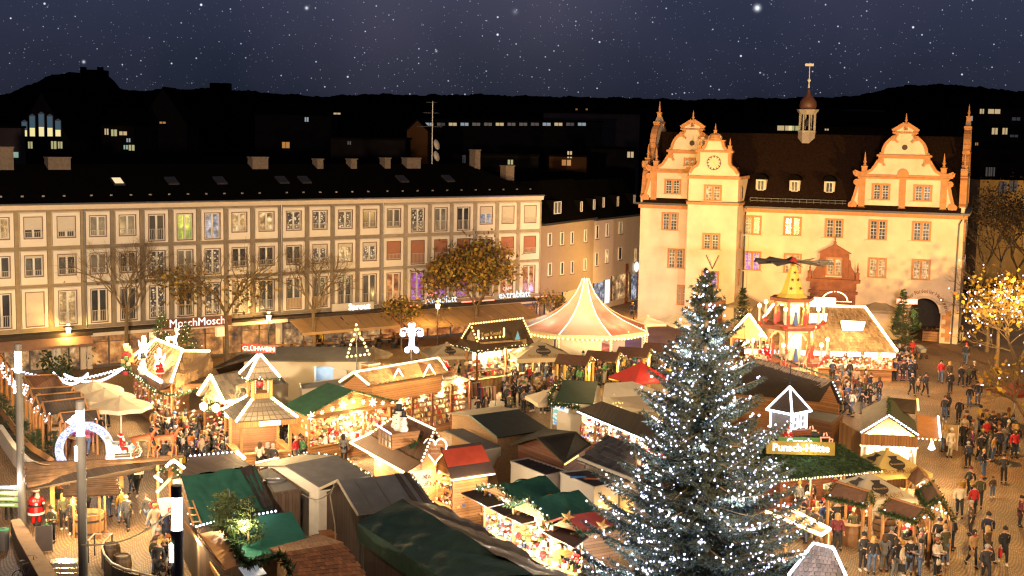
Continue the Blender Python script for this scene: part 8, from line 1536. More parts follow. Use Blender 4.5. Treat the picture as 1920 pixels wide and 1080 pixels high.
EXPL=[(1823,969,'stand','jacket','red','black','brown','hair',None,None,None,'on the open paving at the right'),(1799,970,'walk','jacket','cream','dark','blond','cap','mustard',None,None,'beside the red jacket on the open paving'),(1835,952,'walk','jacket','olive','dark','dark','cap','orange',None,None,'behind the red jacket on the open paving'),(1820,1063,'walk','long coat','camel','black','dark','long',None,'scarf','red','at the lower right'),(1852,1056,'walk','jacket','brown','dark','blond','long',None,'bag','maroon','at the lower right'),(1880,1058,'walk','long coat','black','black','dark','cap','black','bag','red','at the lower right edge'),(1850,1030,'walk','jacket','navy','dark','dark','cap','black',None,None,'behind the brown jacket at the lower right'),(1848,1092,'walk','jacket','charcoal','dark','grey','hair',None,'pack','orange','at the bottom right edge'),(1709,742,'walk','jacket','black','black','grey','hair',None,None,None,'on the paving right of the bright stall'),(1734,743,'walk','jacket','charcoal','black','dark','hair',None,'pack','brown','right of the bright stall'),(1763,718,'walk','jacket','red','blue','dark','hair',None,None,None,'in the middle of the paving before the gateway'),(1779,720,'walk','long coat','brown','black','blond','long',None,'bag','red','before the gateway'),(1801,725,'walk','jacket','black','black','brown','hair',None,None,None,'right of the red jacket before the gateway'),(1815,725,'walk','jacket','olive','black','brown','long',None,None,None,'by the lit tree'),(1810,683,'walk','jacket','navy','blue','dark','cap','red',None,None,'near the town hall corner'),(1802,642,'stand','jacket','black','pale','dark','hair',None,None,None,'at the corner of the town hall'),(1709,672,'stand','long coat','red','dark','dark','hair',None,None,None,'at the right end of the bright stall'),(1771,790,'walk','jacket','charcoal','blue','brown','hair',None,None,None,'above the waiting group'),(1796,795,'walk','jacket','black','dark','blond','hair',None,None,None,'above the waiting group'),(1779,858,'stand','long coat','cream','pale','blond','cap','cream','bag','black','before the display board'),(1770,848,'stand','jacket','beige','blue','blond','long',None,None,None,'beside the display board'),(1836,866,'walk','jacket','black','black','dark','hair',None,None,None,'in front of the waiting group'),(1854,857,'stand','jacket','olive','blue','brown','hair',None,None,None,'at the front of the waiting group'),(1185,598,'stand','long coat','navy','blue','blond','hair',None,None,None,'alone in the violet side street'),(240,993,'walk','long coat','charcoal','black','grey','hair',None,'pack','yellow','near the wooden tub'),(228,981,'stand','jacket','mustard','blue','brown','hair',None,None,None,'beside the wooden tub'),(202,970,'stand','jacket','navy','blue','dark','hair',None,None,None,'behind the wooden tub'),(97,1018,'hold','jacket','olive','black','brown','cap','olive','bag','green','beside the santa statue'),(120,994,'stand','jacket','olive','black','blond','long',None,None,None,'at the bar under the log roof'),(137,1003,'stand','long coat','black','black','blond','long',None,None,None,'left of the wooden tub'),(258,930,'walk','jacket','charcoal','black','dark','hair',None,None,None,'under the hanging cloth sign'),(247,925,'walk','jacket','teal','blue','dark','hair',None,None,None,'behind the charcoal walker under the cloth sign'),(280,990,'walk','jacket','charcoal','blue','brown','hair',None,None,None,'left of the crepe sign'),(290,1013,'walk','jacket','beige','pale','blond','hair',None,None,None,'below the crepe sign'),(311,1020,'stand','long coat','navy','black','blond','hair',None,'bag','grey','beside the nearest lamp column'),(391,1080,'hold','long coat','yellow','blue','brown','hair',None,None,None,'at the crepe counter'),(292,1078,'stand','jacket','olive','blue','brown','hair',None,'bag','maroon','left of the nearest lamp column'),(310,1083,'stand','long coat','black','black','blond','hair',None,None,None,'left of the nearest lamp column'),(165,852,'walk','jacket','pink','blue','dark','cap','pink',None,None,'inside the ring of light'),(140,848,'stand','jacket','purple','dark','dark','hair',None,None,None,'inside the ring of light'),(202,800,'stand','jacket','cream','dark','brown','hair',None,None,None,'under the scalloped umbrella'),(625,846,'stand','jacket','red','blue','brown','cap','blue','pack','charcoal','before the green-roofed stall'),(655,842,'stand','long coat','grey','grey','brown','hair',None,None,None,'before the green-roofed stall'),(515,890,'stand','jacket','charcoal','dark','grey','hair',None,None,None,'above the white tent'),(903,712,'stand','jacket','black','black','brown','hair',None,None,None,'before the bulb-edged hut'),(966,730,'phone','long coat','black','black','brown','long',None,None,None,'left of the big dark beige umbrella'),(990,728,'stand','jacket','red','dark','dark','hair',None,None,None,'under the big dark beige umbrella'),(949,742,'walk','jacket','charcoal','dark','dark','hair',None,None,None,'small on the pale paving in the middle'),(1095,838,'stand','jacket','red','black','dark','hair',None,'scarf','black','at the white-fringed gift stall'),(1160,850,'stand','jacket','mustard','dark','brown','hair',None,None,None,'at the white-fringed gift stall'),(1667,1062,'walk','long coat','charcoal','black','grey','cap','grey',None,None,'in front of the roofed tables'),(1570,1032,'stand','jacket','maroon','dark','blond','long',None,'pack','red','under the left roofed table'),(1598,1022,'stand','long coat','olive','black','auburn','long',None,None,None,'beside the cask'),(1622,1022,'stand','jacket','charcoal','pale','grey','hair',None,'bag','green','beside the cask'),(1633,1076,'stand','jacket','black','blue','blond','long',None,None,None,'in front of the cask'),(1617,1070,'hold','jacket','charcoal','dark','dark','cap','black',None,None,'in front of the cask'),(1783,1035,'stand','jacket','navy','dark','blond','hair',None,'pack','black','right of the roofed tables'),(1758,1040,'stand','jacket','black','black','grey','cap','charcoal',None,None,'in front of the right roofed table'),(1498,965,'stand','jacket','grey','dark','auburn','cap','orange','pack','charcoal','at the fir-roofed punch hut'),(1512,948,'stand','jacket','purple','dark','brown','cap','maroon',None,None,'at the punch hut counter'),(1511,985,'stand','jacket','orange','dark','brown','cap','cream','pack','beige','in the punch hut queue'),(1518,962,'stand','jacket','black','dark','brown','cap','teal',None,None,'in the punch hut queue'),(600,655,'stand','jacket','yellow','black','brown','hair',None,None,None,'under the tan awning'),(591,656,'stand','jacket','black','black','dark','hair',None,None,None,'under the tan awning')]
rnd=random.Random(99);occupied=[]
for e in EXPL:
 p=G(e[0],e[1],0);occupied.append((p[0],p[1]));person(p,rnd.uniform(-.6,.6)+(PI if e[2]in('stand',)and rnd.random()<.5 else 0),e[2],e[3],e[4],e[5],e[6],e[7],e[8],e[9],e[10]or 'black',e[11],rnd.uniform(1.66,1.82))
def inside(q,P):
 s=None
 for i in range(len(P)):
  a,b=P[i],P[(i+1)%len(P)];c=(b[0]-a[0])*(q[1]-a[1])-(b[1]-a[1])*(q[0]-a[0])
  if s is None:s=c>0
  elif(c>0)!=s:return False
 return True
FOOT=[]
for o in list(COL.objects):
 if o.type=='EMPTY' and o.parent is None and o.get('category')in('market stall','container','building','candle pyramid'):
  xs=[v for c_ in o.children if c_.name.split('.')[0]in('wall','body','counter','platform')and c_.type=='MESH' for v in(c_.data.vertices[0].co,c_.data.vertices[-1].co,c_.data.vertices[1].co,c_.data.vertices[2].co)]
  if xs:FOOT.append((o,min(v[0]for v in xs),max(v[0]for v in xs),min(v[1]for v in xs),max(v[1]for v in xs)))
def blocked(x,y):
 for o,a,b,c_,d in FOOT:
  l=local(o,(x,y,0))
  if a-.3<l[0]<b+.3 and c_-.3<l[1]<d+.3:return True
 return any((x-u)**2+(y-v)**2<.17 for u,v in occupied)
REG=[([(285,795),(400,795),(445,850),(420,885),(290,880)],62,'in the crowd before the shingled lodge',None),([(395,805),(450,805),(450,850),(410,860)],14,'beside the little tower stall',None),([(480,850),(560,832),(578,872),(480,890)],22,'in front of the little tower stall',None),([(600,850),(725,800),(765,825),(640,868)],24,'before the star-lit green stall',None),([(930,705),(1060,695),(1050,775),(950,790)],48,'in the passage under the big dark beige umbrella',None),([(1060,702),(1270,692),(1270,716),(1060,734)],62,'between the arched shelters and the red tent',None),([(1530,690),(1708,682),(1715,714),(1560,718)],64,'in the crowd before the bright stall','back'),([(1560,735),(1650,728),(1660,765),(1570,790)],26,'at the tables beside the thatched stall',None),([(1775,818),(1898,800),(1915,862),(1830,872)],32,'in the waiting group at the right',None),([(1470,940),(1560,925),(1600,1000),(1510,1020)],34,'in the crowd at the punch hut',None),([(1640,1035),(1790,1020),(1780,1085),(1650,1090)],16,'before the roofed tables at the lower right',None),([(1090,832),(1200,852),(1262,892),(1120,852)],16,'along the white-fringed gift stall',None),([(285,1040),(345,985),(440,1095),(300,1105)],24,'in the queue at the crepe stall',None),([(100,955),(230,938),(235,965),(110,985)],5,'under the log roof',None),([(965,1040),(1030,1065),(1010,1075),(970,1055)],3,'at the counter of the green-tarped stalls',None),([(800,760),(900,740),(920,790),(830,800)],7,'before the textile lodge',None),([(840,705),(880,700),(880,712),(845,714)],3,'behind the textile lodge',None),([(110,800),(180,790),(190,830),(130,845)],8,'on the left terrace',None)]
REG+=[([(1700,690),(1840,690),(1880,800),(1740,800)],7,'on the paving before the gateway',None),([(1790,880),(1915,870),(1915,1060),(1800,1000)],8,'on the open paving at the right',None),([(760,735),(900,722),(900,735),(780,760)],5,'by the textile lodge corner',None)]
for P,n,place,mode in REG:
 x0,x1=min(a for a,b in P),max(a for a,b in P);y0,y1=min(b for a,b in P),max(b for a,b in P);k=0;tries=0
 while k<n and tries<900:
  tries+=1;x,y=rnd.uniform(x0,x1),rnd.uniform(y0,y1)
  if not inside((x,y),P):continue
  p=G(x,y,0)
  if blocked(p[0],p[1]):continue
  coat=rnd.choices(list(COLS),(44,26,18,11,8,9,5,3,4,3,1,3,1,1,3,1,2,2,5,2))[0];hd=rnd.choices(('hair','long','cap'),(5,3,3))[0];ex=rnd.choices((None,'pack','bag','scarf'),(7,2,1,2))[0]
  if person(p,rnd.uniform(-PI,PI)if mode is None else PI+rnd.uniform(-.6,.6),rnd.choices(('stand','hold','phone','walk'),(6,4,1,2))[0],rnd.choices(('jacket','long coat'),(3,1))[0],coat,rnd.choices(list(TROC),(6,4,2,4,1))[0],rnd.choice(list(HAIRC)),hd,rnd.choices(list(COLS),(9,7,5,4,3,7,2,3,2,2,1,2,1,0,2,1,1,1,2,1))[0],ex,rnd.choices(list(COLS),(9,7,5,5,3,6,3,3,3,2,1,2,1,1,2,1,1,1,2,1))[0],place,rnd.uniform(1.58,1.86)if rnd.random()>.07 else rnd.uniform(1.05,1.35)):k+=1;occupied.append((p[0],p[1]))
SPEC.sort(key=lambda q:q[0][0][1])
for a,lab in SPEC[:300]:build_person(*a,label=lab)
def crowd(specs):
 """everybody beyond the nearest three hundred, far back in the market"""
 pal=list(COLS.items())+[('h_'+k,v)for k,v in HAIRC.items()]+[('t_'+k,v)for k,v in TROC.items()];mats=[mat('cloth_'+k,v,.8,.3,6)for k,v in pal]+[M_skin];ix={k:i for i,(k,v)in enumerate(pal)};V,Fi,Ft,Mi,n=[],[],[],[],0
 for(p,rot,kind,hem,coat,tro,hair,head,headc,extra,extrac,place,h),lab in specs:
  m=PM[kind,hem];c_,s_=math.cos(rot),math.sin(rot);R_=np.array([[c_,s_,0],[-s_,c_,0],[0,0,1]])*(h/1.75)
  for key,mi in(('body',len(pal)),('coat',ix[coat]),('trousers',ix['t_'+tro]),('shoes',ix['black']),(('cap',ix[headc])if head=='cap' else('long' if head=='long' else 'hair',ix['h_'+hair]))):
   me=m[key];co=np.empty(len(me.vertices)*3,np.float32);me.vertices.foreach_get('co',co);li=np.empty(len(me.loops),np.int32);me.loops.foreach_get('vertex_index',li);lt_=np.empty(len(me.polygons),np.int32);me.polygons.foreach_get('loop_total',lt_)
   V.append(co.reshape(-1,3)@R_+[p[0],p[1],0]);Fi.append(li+n);Ft.append(lt_);Mi.append(np.full(len(lt_),mi));n+=len(me.vertices)
 V,Fi,Ft,Mi=map(np.concatenate,(V,Fi,Ft,Mi));me=bpy.data.meshes.new('crowd');me.vertices.add(len(V));me.vertices.foreach_set('co',V.astype(np.float32).ravel());me.loops.add(len(Fi));me.loops.foreach_set('vertex_index',Fi.astype(np.int32));me.polygons.add(len(Ft));me.polygons.foreach_set('loop_start',np.concatenate([[0],np.cumsum(Ft)[:-1]]).astype(np.int32));me.polygons.foreach_set('material_index',Mi.astype(np.int32));me.polygons.foreach_set('use_smooth',[True]*len(Ft))
 for m in mats:me.materials.append(m)
 me.update();me.validate();link('crowd',me,None,label='dense crowd of people far back between the arched shelters and the bright stall',cat='crowd',kind='stuff')
print('people',len(SPEC))
if len(SPEC)>300:crowd(SPEC[300:])
# ------ figures and decorations
def deer_meshes(m):
 J=dict(a=(0,.42,.98,.15,.17),b=(0,.1,.98,.15,.16),c=(0,-.3,1.0,.16,.19),n=(0,-.5,1.2,.085),h=(0,-.6,1.42,.075),z=(0,-.8,1.38,.04),t=(0,.58,1.05,.03));E_=[('a','b'),('b','c'),('c','n'),('n','h'),('h','z'),('a','t')]
 for s in(1,-1):
  k='l' if s>0 else 'r';J.update({'fs'+k:(.09*s,-.33,.82,.07),'fk'+k:(.10*s,-.38-.1*s,.45,.04),'ff'+k:(.10*s,-.34-.12*s,.03,.03),'hs'+k:(.10*s,.42,.82,.10),'hk'+k:(.11*s,.34+.08*s,.58,.05),'hh'+k:(.11*s,.52+.08*s,.36,.034),'hf'+k:(.11*s,.48+.08*s,.03,.03)});E_+=[('c','fs'+k),('fs'+k,'fk'+k),('fk'+k,'ff'+k),('a','hs'+k),('hs'+k,'hk'+k),('hk'+k,'hh'+k),('hh'+k,'hf'+k)]
 an=MB()
 for s in(1,-1):
  an.tube([(.04*s,-.58,1.48),(.16*s,-.5,1.68),(.22*s,-.56,1.9),(.15*s,-.66,2.02)],[.025,.022,.018,.01],5).tube([(.16*s,-.5,1.68),(.2*s,-.68,1.8)],.014,4).tube([(.22*s,-.56,1.88),(.34*s,-.56,1.98)],.014,4);an.tube([(.07*s,-.58,1.45),(.15*s,-.55,1.50)],[.03,.008],5)
 return skin_mesh('deer',J,E_,[m]),an.mesh('antler',[m])
_dm={}
def deer(p,rot,s,lab,m,harness=None,group=None,z=None):
 if m.name not in _dm:_dm[m.name]=deer_meshes(m)
 o=link('deer_figure',_dm[m.name][0],None,p,rot,lab,'deer figure',group);o.scale=(s,s,s);link('antler',_dm[m.name][1],o)
 if harness:MB().lathe([(.19,-.03),(.2,.03)],10,cap=False).build('harness',harness,o).matrix_local=Matrix.Translation((0,-.38,1.05))@Matrix.Rotation(1.2,4,'X')
 return o
M_deer=mat('deer_tan',(.30,.085,.018),.5,.25,4);M_deerp=mat('deer_pale',(.5,.36,.2),.6,.25,4);M_suit=mat('santa_red',(.5,.015,.015),.25,.15);M_fur=mat('santa_fur',(.78,.74,.66),.7,.1);L_fig=glow('lit_figure_white',(1,.82,.5),12);L_fig.cycles.emission_sampling='AUTO'
def santa(p,rot,s,lab,sit=False):
 """stout figure: one body, with coat skirt, belt, beard, hood and mitts as parts"""
 J=dict(pel=(0,0,.80,.24,.22),be=(0,-.03,1.02,.28,.25),ch=(0,0,1.26,.22,.19),nk=(0,0,1.42,.10),hd=(0,-.02,1.56,.13),tp=(0,0,1.66,.09),ns=(0,-.165,1.55,.025));E_=[('pel','be'),('be','ch'),('ch','nk'),('nk','hd'),('hd','tp'),('hd','ns')]
 for k,g in(('l',1),('r',-1)):J.update({'s'+k:(.22*g,0,1.30,.11),'e'+k:(.34*g,-.12,1.08,.09),'w'+k:(.20*g,-.34,1.08,.07),'h'+k:(.13*g,-.02 if not sit else-.1,.66,.14),'k'+k:((.14*g,-.03,.38,.11)if not sit else(.16*g,-.42,.70,.11)),'a'+k:((.15*g,0,.10,.09)if not sit else(.16*g,-.45,.36,.09))});E_+=[('ch','s'+k),('s'+k,'e'+k),('e'+k,'w'+k),('pel','h'+k),('h'+k,'k'+k),('k'+k,'a'+k)]
 o=link('santa_figure',skin_mesh('santa_figure',J,E_,[M_suit]),None,p,rot,lab,'santa figure');o.scale=(s,s,s)
 if not sit:MB().lathe([(.38,.60),(.30,.92)],14,cap=False).build('coat_skirt',M_suit,o);MB().tube([(.38*math.cos(a),.36*math.sin(a),.60)for a in np.linspace(0,2*PI,17)[:-1]],.06,6,closed=True).build('fur_hem',M_fur,o);MB().tube([(.15*g,-.1,.06)for g in(-1,1)],.09,6).build('boots',M_black,o)
 MB().tube([(.305*math.cos(a),-.02+.275*math.sin(a),.95)for a in np.linspace(0,2*PI,17)[:-1]],.04,5,closed=True).build('belt',M_black,o);MB().ball((0,-.13,1.42),.13,sz=1.3).ball((0,-.2,1.36),.09).build('beard',M_fur,o);MB().tube([(.15*math.cos(a),.15*math.sin(a),1.64)for a in np.linspace(0,2*PI,13)[:-1]],.05,6,closed=True).build('fur_band',M_fur,o);MB().tube([(0,0,1.66),(0,.03,1.80),(.05,.14,1.84),(.08,.22,1.72)],[.15,.10,.05,.02],8).build('hood',M_suit,o);MB().ball((.08,.23,1.70),.06).build('bobble',M_fur,o);MB().ball((0,-.135,1.58),.075).build('face',M_skin,o)
 for g in(-1,1):MB().ball((.18*g,-.40,1.09),.075).build('mitten',M_fur,o)
 return o
p=G(68,985,0);santa((p[0],p[1],.0),.8,1.06,'big shiny santa statue in red coat standing by the left lamp column')
def sleigh(p,rot,s,lab,m,trim):
 r=empty('sleigh',p,rot,lab,'sleigh');m_=MB();pr=[(-.9,.45),(-.95,1.15),(-.75,1.2),(-.6,.85),(.35,.75),(.6,1.0),(.85,.95),(.7,.5),(.4,.35),(-.6,.35)];m_.prismx(pr,-.42,.42);r.scale=(s,s,s);m_.build('body',m,r)
 for sx in(-.36,.36):MB().tube([(sx,-.95,.06),(sx,.5,.05),(sx,.85,.12),(sx,1.0,.4),(sx,.85,.6)],.035,6).tube([(sx,-.5,.06),(sx,-.5,.38)],.025,5).tube([(sx,.4,.06),(sx,.4,.38)],.025,5).build('runner',trim,r)
 MB().tube([(-.44,a,b+.0)for a,b in pr[:9]],.03,5).tube([(.44,a,b)for a,b in pr[:9]],.03,5).build('trim',trim,r);return r
rg=np.array(tr)-np.array(tl);ra_=lr.rotation_euler[2]+math.atan2(rg[1],rg[0])
def on_log(px,py,dz=0.0):p=G(px,py,3.5+dz);return(p[0],p[1],3.5+dz)
sleigh(on_log(231,858),ra_-PI/2,.85,'white sleigh painted with blue pictures on the edge of the log roof',mat('sleigh_white_blue',(.7,.7,.66),.4,col2=(.05,.22,.42),scale=5),M_fur)
santa(on_log(228,858,.35),ra_+PI/2,.62,'santa figure seated in the white sleigh on the log roof',True)
deer(on_log(268,859),ra_+PI/2,1.0,'orange brown deer figure nearest the sleigh on the log roof',M_deer,M_suit,'deer team on the log roof');deer(on_log(312,858),ra_+PI/2,1.0,'orange brown deer figure leading the team on the log roof',M_deer,M_suit,'deer team on the log roof')
def at3(px,py,z):p=G(px,py,z);return(p[0],p[1],z)
deer(at3(455,748,3.5),2.4,.8,'tan deer figure standing on the roof left of the tower stall',M_deerp);deer(at3(322,655,4.7),1.2,.75,'blazing white deer figure on the ridge of the shingled lodge',L_fig)
q=thatch
for t,lab in((.45,'deer figure on the thatch ridge nearer the santa'),(.66,'deer figure leading on the thatch ridge')):v=lerp(q.RA,q.RB,t);w_=q.root.matrix_basis@Vector(v);o=deer(w_,q.root.rotation_euler[2]+PI/2,.75,lab,M_deerp,None,'deer on the thatched stall')
w_=q.root.matrix_basis@Vector(lerp(q.RA,q.RB,.22));santa(w_,q.root.rotation_euler[2]+PI/2,.7,'small santa figure behind the deer on the thatch ridge',True)
sl=sleigh(at3(836,712,3.5),-.9,.75,'small wooden sleigh with red cushion on the textile lodge roof',W_or,M_deerp);santa((sl.location[0],sl.location[1],3.7),-.9+PI,.6,'small santa figure in the wooden sleigh on the textile lodge',True)
deer(at3(851,706,3.5),2.2,.6,'pale deer figure pulling the small wooden sleigh',M_deerp)
def snowman(p,s,lab,hat=M_black):
 o=link('snowman',MB().lathe([(.02,0),(.2,.05),(.26,.22),(.2,.4),(.16,.44),(.2,.56),(.16,.7),(.12,.74),(.15,.84),(.12,.95),(.02,1.0)],12).mesh('snowman',M_fur,True),None,p,-.5,lab,'snowman','snowmen on roofs');o.scale=(s,s,s);MB().lathe([(.22,.93),(.22,.96),(.13,.97),(.12,1.2),(.01,1.2)],10).build('hat',hat,o);MB().tube([(0,-.13,.84),(0,-.3,.82)],[.03,.005],5).build('nose',M_deer,o)
 for k in range(3):MB().ball((0,-.24+.02*k,.25+.16*k),.025).build('button',M_black,o)
for x,y,s,lab in((741,801,.85,'snowman on the boxed dormer, the left one'),(748,806,1.15,'tall snowman in the middle on the boxed dormer'),(757,809,.9,'snowman with a dark hat on the boxed dormer, the right one'),(268,695,1.2,'glowing snowman on the lodge porch roof')):p=G(x,y,4.72 if x>700 else 3.7);snowman((p[0],p[1],4.62 if x>700 else 3.4),s,lab)
gcol=empty('gift_column',at3(240,705,2.6),0,'column of stacked gift boxes and toy figures at the lodge corner','decoration');rnd=random.Random(15)
for i in range(26):z=i*.075;r_=.45*(1-i/32);a=i*2.4;k=rnd.uniform(.1,.17);MB().box(-k,k,-k,k,0,2*k).build('gift_box',GOODS[rnd.choice((1,1,4,2,3))],gcol).location=(r_*math.cos(a),r_*math.sin(a),z)
santa(at3(300,712,3.4),-.5,.75,'red toy santa standing on the lodge porch edge');L_g=L_fig
for x,y,s,lab in((270,672,1.15,'overexposed white angel figure at the left slope of the lodge'),(299,692,1.0,'overexposed white angel figure at the middle of the lodge slope')):
 o=link('angel_figure',MB().lathe([(.35,0),(.25,.5),(.14,.9),(.12,1.0),(.14,1.15),(.1,1.3),(.02,1.33)],10).mesh('angel_figure',L_g),None,at3(x,y,3.9),0,lab,'angel figure');o.scale=(s,s,s);MB().slab([(.1,.1,.6),(.35,.15,1.0),(.3,.15,.6),(.15,.1,.4)],.03).build('wing',L_g,o);MB().slab([(-.1,.1,.6),(-.35,.15,1.0),(-.3,.15,.6),(-.15,.1,.4)],.03).build('wing',L_g,o)
santa(at3(1477,842,3.8),-.2,.62,'small santa figure beside the green name board of the punch hut')
santa(at3(1233,826,2.6),-.3,.5,'tiny santa figure at the right end of the white-fringed gift stall')
for k,(x,y,lab)in enumerate(((704,1030,'orange crate behind the plank hut, the lower one'),(711,1022,'orange crate behind the plank hut, the taller one'))):
 p=G(600+6*k*3,1048+2*k,0);r=empty('crate',p,.4,lab,'crate','crates behind the plank hut');MB().box(-.4,.4,-.35,.35,0,.95+.3*k).build('body',mat('crate_orange',(.42,.14,.04),.7),r);MB().box(-.43,.43,-.38,.38,.951+.3*k,1.0+.3*k).build('lid',mat('crate_lid',(.5,.2,.07),.7),r)
for k,(x,y,lab)in enumerate(((776,790,'clothes rack with dark scarves before the textile lodge'),(826,788,'round rack hung with pale coats before the textile lodge'),(912,770,'clothes rack with mixed jackets on the pale paving'),(884,762,'tall rack of coats at the right corner of the textile lodge'))):
 p=G(x,y,0);r=empty('clothes_rack',p,.5,lab,'clothes rack','clothes racks');rnd=random.Random(k);MB().tube([(-.7,0,0),(-.7,0,1.7),(.7,0,1.7),(.7,0,0)],.025,5).build('frame',M_steel,r)
 for i in range(12):x_=-.62+i*.113;c_=MB().hexa([(x_-.04,-.22,.7+rnd.random()*.25),(x_+.04,-.22,.7),(x_+.04,.22,.7),(x_-.04,.22,.7),(x_-.03,-.12,1.66),(x_+.03,-.12,1.66),(x_+.03,.12,1.66),(x_-.03,.12,1.66)]).build('garment',GOODS[(8,9,3,6,8,7,9,5,1,8,6,3)[(i+3*k)%12]],r)
def cable(a,b,sag,lab,r=.02,m=None):
 pts_=[lerp(a,b,t)-[0,0,sag*math.sin(PI*t)]for t in np.linspace(0,1,13)];o=MB().tube(pts_,r,5).build('cable',m or mat('cable_grey',(.25,.2,.14)),None);tag(o,lab,'cable')
cable(G(152,1022,4.0),G(331,950,4.2),.5,'pale cable sagging between the two front lamp columns',.03);cable(G(636,903,3.9),G(566,926,3.0),.5,'hose looped from the plank hut gable to the white tent');cable(G(40,848,4.5),G(110,866,3.4),.3,'thin cable from the left lamp column to the ramp wall');cable(G(1395,640,9),G(1412,250,18),.3,'thin wire rising in front of the town hall roof',.012)
rb_,L_=container('ribbed flat-topped box with a hose coil, between the green tarpaulin and white tent',[(483,883),(505,876),(563,918),(513,926)],3.0,W_dk,T_grey)
hc=empty('hose_coil',at3(514,903,3.02),.3,'coil of grey hose lying on the roof edge beside the black plastic sheet','hose');MB().tube([(.5*math.cos(a)*(1+.1*math.sin(a*.7)),.32*math.sin(a)*(1+.12*math.cos(a*.4)),.02*a/6)for a in np.linspace(0,26,90)],.03,5).build('coil',M_steel,hc)
rnd=random.Random(21);lv=MB()
for i in range(900):
 x=rnd.uniform(1500,1920);y=rnd.uniform(650,1080)if i%4 else rnd.uniform(960,1080);x=x if i%4 else rnd.uniform(120,480);p=G(x,y,.012);a=rnd.random()*6.28;s_=rnd.uniform(.04,.10);lv.add([(p[0]+s_*math.cos(a),p[1]+s_*math.sin(a),.012),(p[0]-s_*.5*math.sin(a),p[1]+s_*.5*math.cos(a),.02),(p[0]-s_*math.cos(a),p[1]-s_*math.sin(a),.012),(p[0]+s_*.5*math.sin(a),p[1]-s_*.5*math.cos(a),.015)],[(0,1,2,3)],rnd.randrange(3))
tag(lv.build('fallen_leaves',LYY,None,kind='stuff'),'yellow leaves scattered over the paving','leaves')
for k,(x,y,w_)in enumerate(((1838,726,.9),(1605+220,760,.7),(1890,870,.8))):
 p=G(x,y,0);MB().lathe([(w_,.004),(w_*.95,.03),(.02,.03)],14).build('tree_grate',mat('grate_iron',(.05,.045,.04),.5),None,loc=(p[0],p[1],0),label=('iron tree grate in the paving, farthest of three at the right','iron tree grate in the paving, middle of three at the right','iron tree grate in the paving, nearest of three at the right')[k],cat='tree grate')
# ------ the dark town behind
M_night=mat('far_wall_dark',(.022,.018,.016),.95,.4,.5);M_nroof=mat('far_roof_dark',(.008,.006,.005),.96,.4,.4);M_nor=mat('far_wall_ochre',(.11,.05,.02),.95,.3,.5);M_npale=mat('far_wall_pale',(.08,.06,.06),.95,.2,.5);M_ny=mat('far_wall_yellow',(.32,.20,.08),.9,.3,.5)
WL=dict(w=glow('far_window_warm',(1,.72,.35),.5),c=glow('far_window_cool',(.75,.9,1),.3),y=glow('far_window_yellow',(.95,.9,.4),.4),o=glow('far_window_orange',(1,.4,.06),.4),d=mat('far_window_dim',(.05,.05,.06),.3,emit=(.5,.5,.6),es=.06),g=glow('far_window_green',(.6,1,.75),.35))
def far_house(x0,x1,yt,Y,lab,win=(),wall=M_night,gable=0,roofh=3.0,depth=12,cat='building',group='dark buildings behind the square',flat=False):
 """a building at distance Y between two sight lines, its eaves at pixel height yt"""
 a,b=at_depth(x0,yt,Y),at_depth(x1,yt,Y);W=b[0]-a[0];H=max(3,(a[2]+b[2])/2);r=empty('town_building',(a[0],Y,0),0,lab,cat,group)
 MB().box(0,W,0,depth,-.3,H).build('wall',wall,r)
 if flat:MB().box(-.2,W+.2,-.2,depth,H+.003,H+.3).build('roof',M_nroof,r)
 elif gable:MB().prism([(-.4,H),(W+.4,H),(W/2,H+roofh)],.05,depth).build('roof',M_nroof,r);MB().prism([(0,H),(W,H),(W/2,H+roofh-.4)],-.05,.04).build('gable',wall,r)
 else:MB().prismx([(-.4,H),(depth+.4,H),(depth/2,H+roofh)],-.2,W+.2).build('roof',M_nroof,r)
 for px,py,w,h,k in win:
  w,h=w*.8,h*.8
  q=at_depth(px,py,Y);m=MB().box(-w/2,w/2,-.12,-.003,-h/2,h/2).build('window',WL[k],r);m.location=(q[0]-a[0],0,q[2]);MB().box(-.06,.06,-.18,-.121,-h/2,h/2).build('mullion',M_night,m)
 return r
ch=far_house(28,130,262,260,'dark church hall with one great arched window of tall lit lights',[(57,272,1.0,1.6,'y'),(101,272,1.2,1.8,'y'),(113,272,1.0,1.6,'y')],gable=1,roofh=9)
for px,yt in((47,228),(62,217),(79,213),(95,217),(110,226)):
 q=at_depth(px,256,260);q2=at_depth(px,yt,260);w=1.05;H=q2[2]-q[2];m=MB().prism([(-w/2,0),(w/2,0),(w/2,H),(0,H+.35),(-w/2,H)],-.3,-.06).build('window',WL['d'],ch);m.location=(q[0]-ch.location[0],0,q[2]);MB().box(-w/2+.05,w/2-.05,-.34,-.301,.05,H*.42).build('pane',glow('church_pane_yellow',(1,.85,.38),.9),m);MB().box(-w/2+.05,w/2-.05,-.34,-.301,H*.45,H*.97).build('pane',mat('far_window_blue',(0,0,0),emit=(.25,.45,.6),es=.2),m)
far_house(-20,39,240,180,'pale block with a tall framed recess at the left edge',[(15,290,3.4,.9,'g')],M_npale,flat=True,depth=1.5);far_house(190,250,236,240,'dark house with small bright windows between the church hall and the trees',[(200,247,.8,1.3,'w'),(214,249,1.2,1.4,'y'),(231,250,1.6,.8,'w'),(241,263,.8,.8,'c'),(247,277,1.2,1.2,'y'),(236,276,.9,.9,'g')]);far_house(262,350,232,300,'dark gabled house with one dim row of light',[(305,230,1.6,.5,'o')],gable=1,roofh=8)
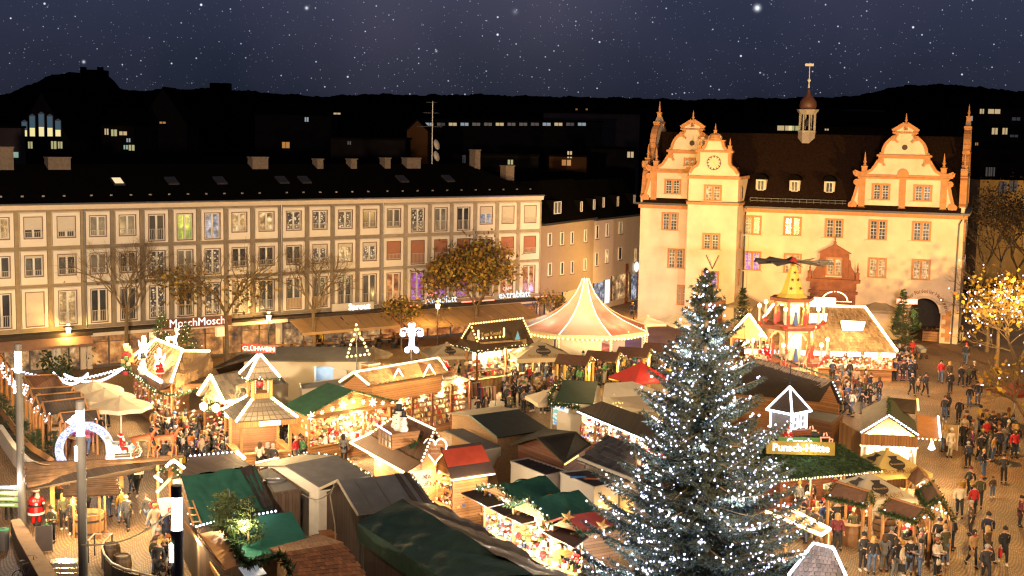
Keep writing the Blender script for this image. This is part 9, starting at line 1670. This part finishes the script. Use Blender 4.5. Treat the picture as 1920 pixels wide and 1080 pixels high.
far_house(478,620,216,330,'long dark house with one blueish lit window and an orange glow below',[(575,224,1.1,1.3,'c'),(536,272,2.2,1.8,'o'),(632,213,2,.5,'w')]);far_house(620,760,262,200,'dark flat roofed back building left of the aerial',[(655,268,.6,.6,'d')],flat=True,depth=20);far_house(763,802,246,210,'small back building with a dull orange gable end',(),M_nor,1,2.0,8)
far_house(790,1130,226,340,'very long flat building with a strip of lit and dim windows',[(805+22*i,233,2.4,.9,'cdwcddwdddcwd'[i%13])for i in range(14)],flat=True,depth=20);far_house(1020,1200,213,420,'pale penthouse storey on the far flat roof',[(1081,205,.6,.6,'o'),(1100,205,.6,.6,'o')],M_npale,flat=True)
far_house(850,1010,292,190,'back house with two small lit windows behind the roof ridge',[(957,304,.9,.8,'y'),(890,300,1.4,1.0,'d'),(870,298,.5,1.4,'d')],flat=True);far_house(1030,1100,294,195,'little attic building with two warm windows',[(1068,290,.8,1.2,'w'),(1062,305,1.6,1.0,'o')],M_nor,flat=True);far_house(1100,1192,280,230,'dark building with one white square window left of the town hall',[(1182,290,1.3,1.2,'w')],flat=True)
far_house(1430,1540,236,200,'building behind the town hall ridge with two yellow windows',[(1471,240,2.6,.9,'w'),(1490,240,2.2,.9,'y')],flat=True);far_house(1590,1660,205,520,'white low house high behind the town hall roof',(),M_npale,flat=True);far_house(1540,1700,238,260,'row of dark roofs behind the town hall',[(1550,243,.9,.4,'w'),(1700,247,.4,.5,'d')],roofh=3)
far_house(1800,1960,205,280,'dark apartment block with scattered lit windows at the upper right',[(1841,208,1.0,1.4,'w'),(1864,208,3.0,1.4,'w'),(1819,222,1.2,1.2,'c'),(1865,246,1.4,1.6,'w'),(1884,246,1.2,1.6,'w'),(1905,223,2,.8,'d'),(1901,255,2,.6,'d'),(1831,270,.7,.7,'o')],flat=True)
yh=far_house(1838,1990,338,185,'yellow-lit facade behind the dark trees at the right',[(1852,322,.7,1.5,'d'),(1861,322,.7,1.5,'d'),(1900,350,1.3,1.9,'d'),(1880,352,1.3,1.9,'d')],M_ny,roofh=4);lamp('POINT',(yh.location[0]+8,178,9),900,AMBER,.5,'street_light');lamp('POINT',(yh.location[0]+3,172,4),300,(1,.8,.5),.5,'street_light')
far_house(1838,1990,410,196,'lit shop front seen through the dark trees',[(1845+16*i,420+3*(i%2),1.3,1.0,'wcwcwwc'[i%7])for i in range(7)],flat=True)
far_house(150,190,131,1650,'ruined castle silhouette on the left hill',(),M_hill,flat=True,depth=30,cat='castle');far_house(393,428,156,1650,'small tower house silhouette on the hill ridge',(),M_hill,flat=True,depth=20,cat='castle');far_house(150,158,126,1640,'left corner tower of the hill castle',(),M_hill,flat=True,depth=9,cat='castle');far_house(182,190,126,1640,'right corner tower of the hill castle',(),M_hill,flat=True,depth=9,cat='castle')
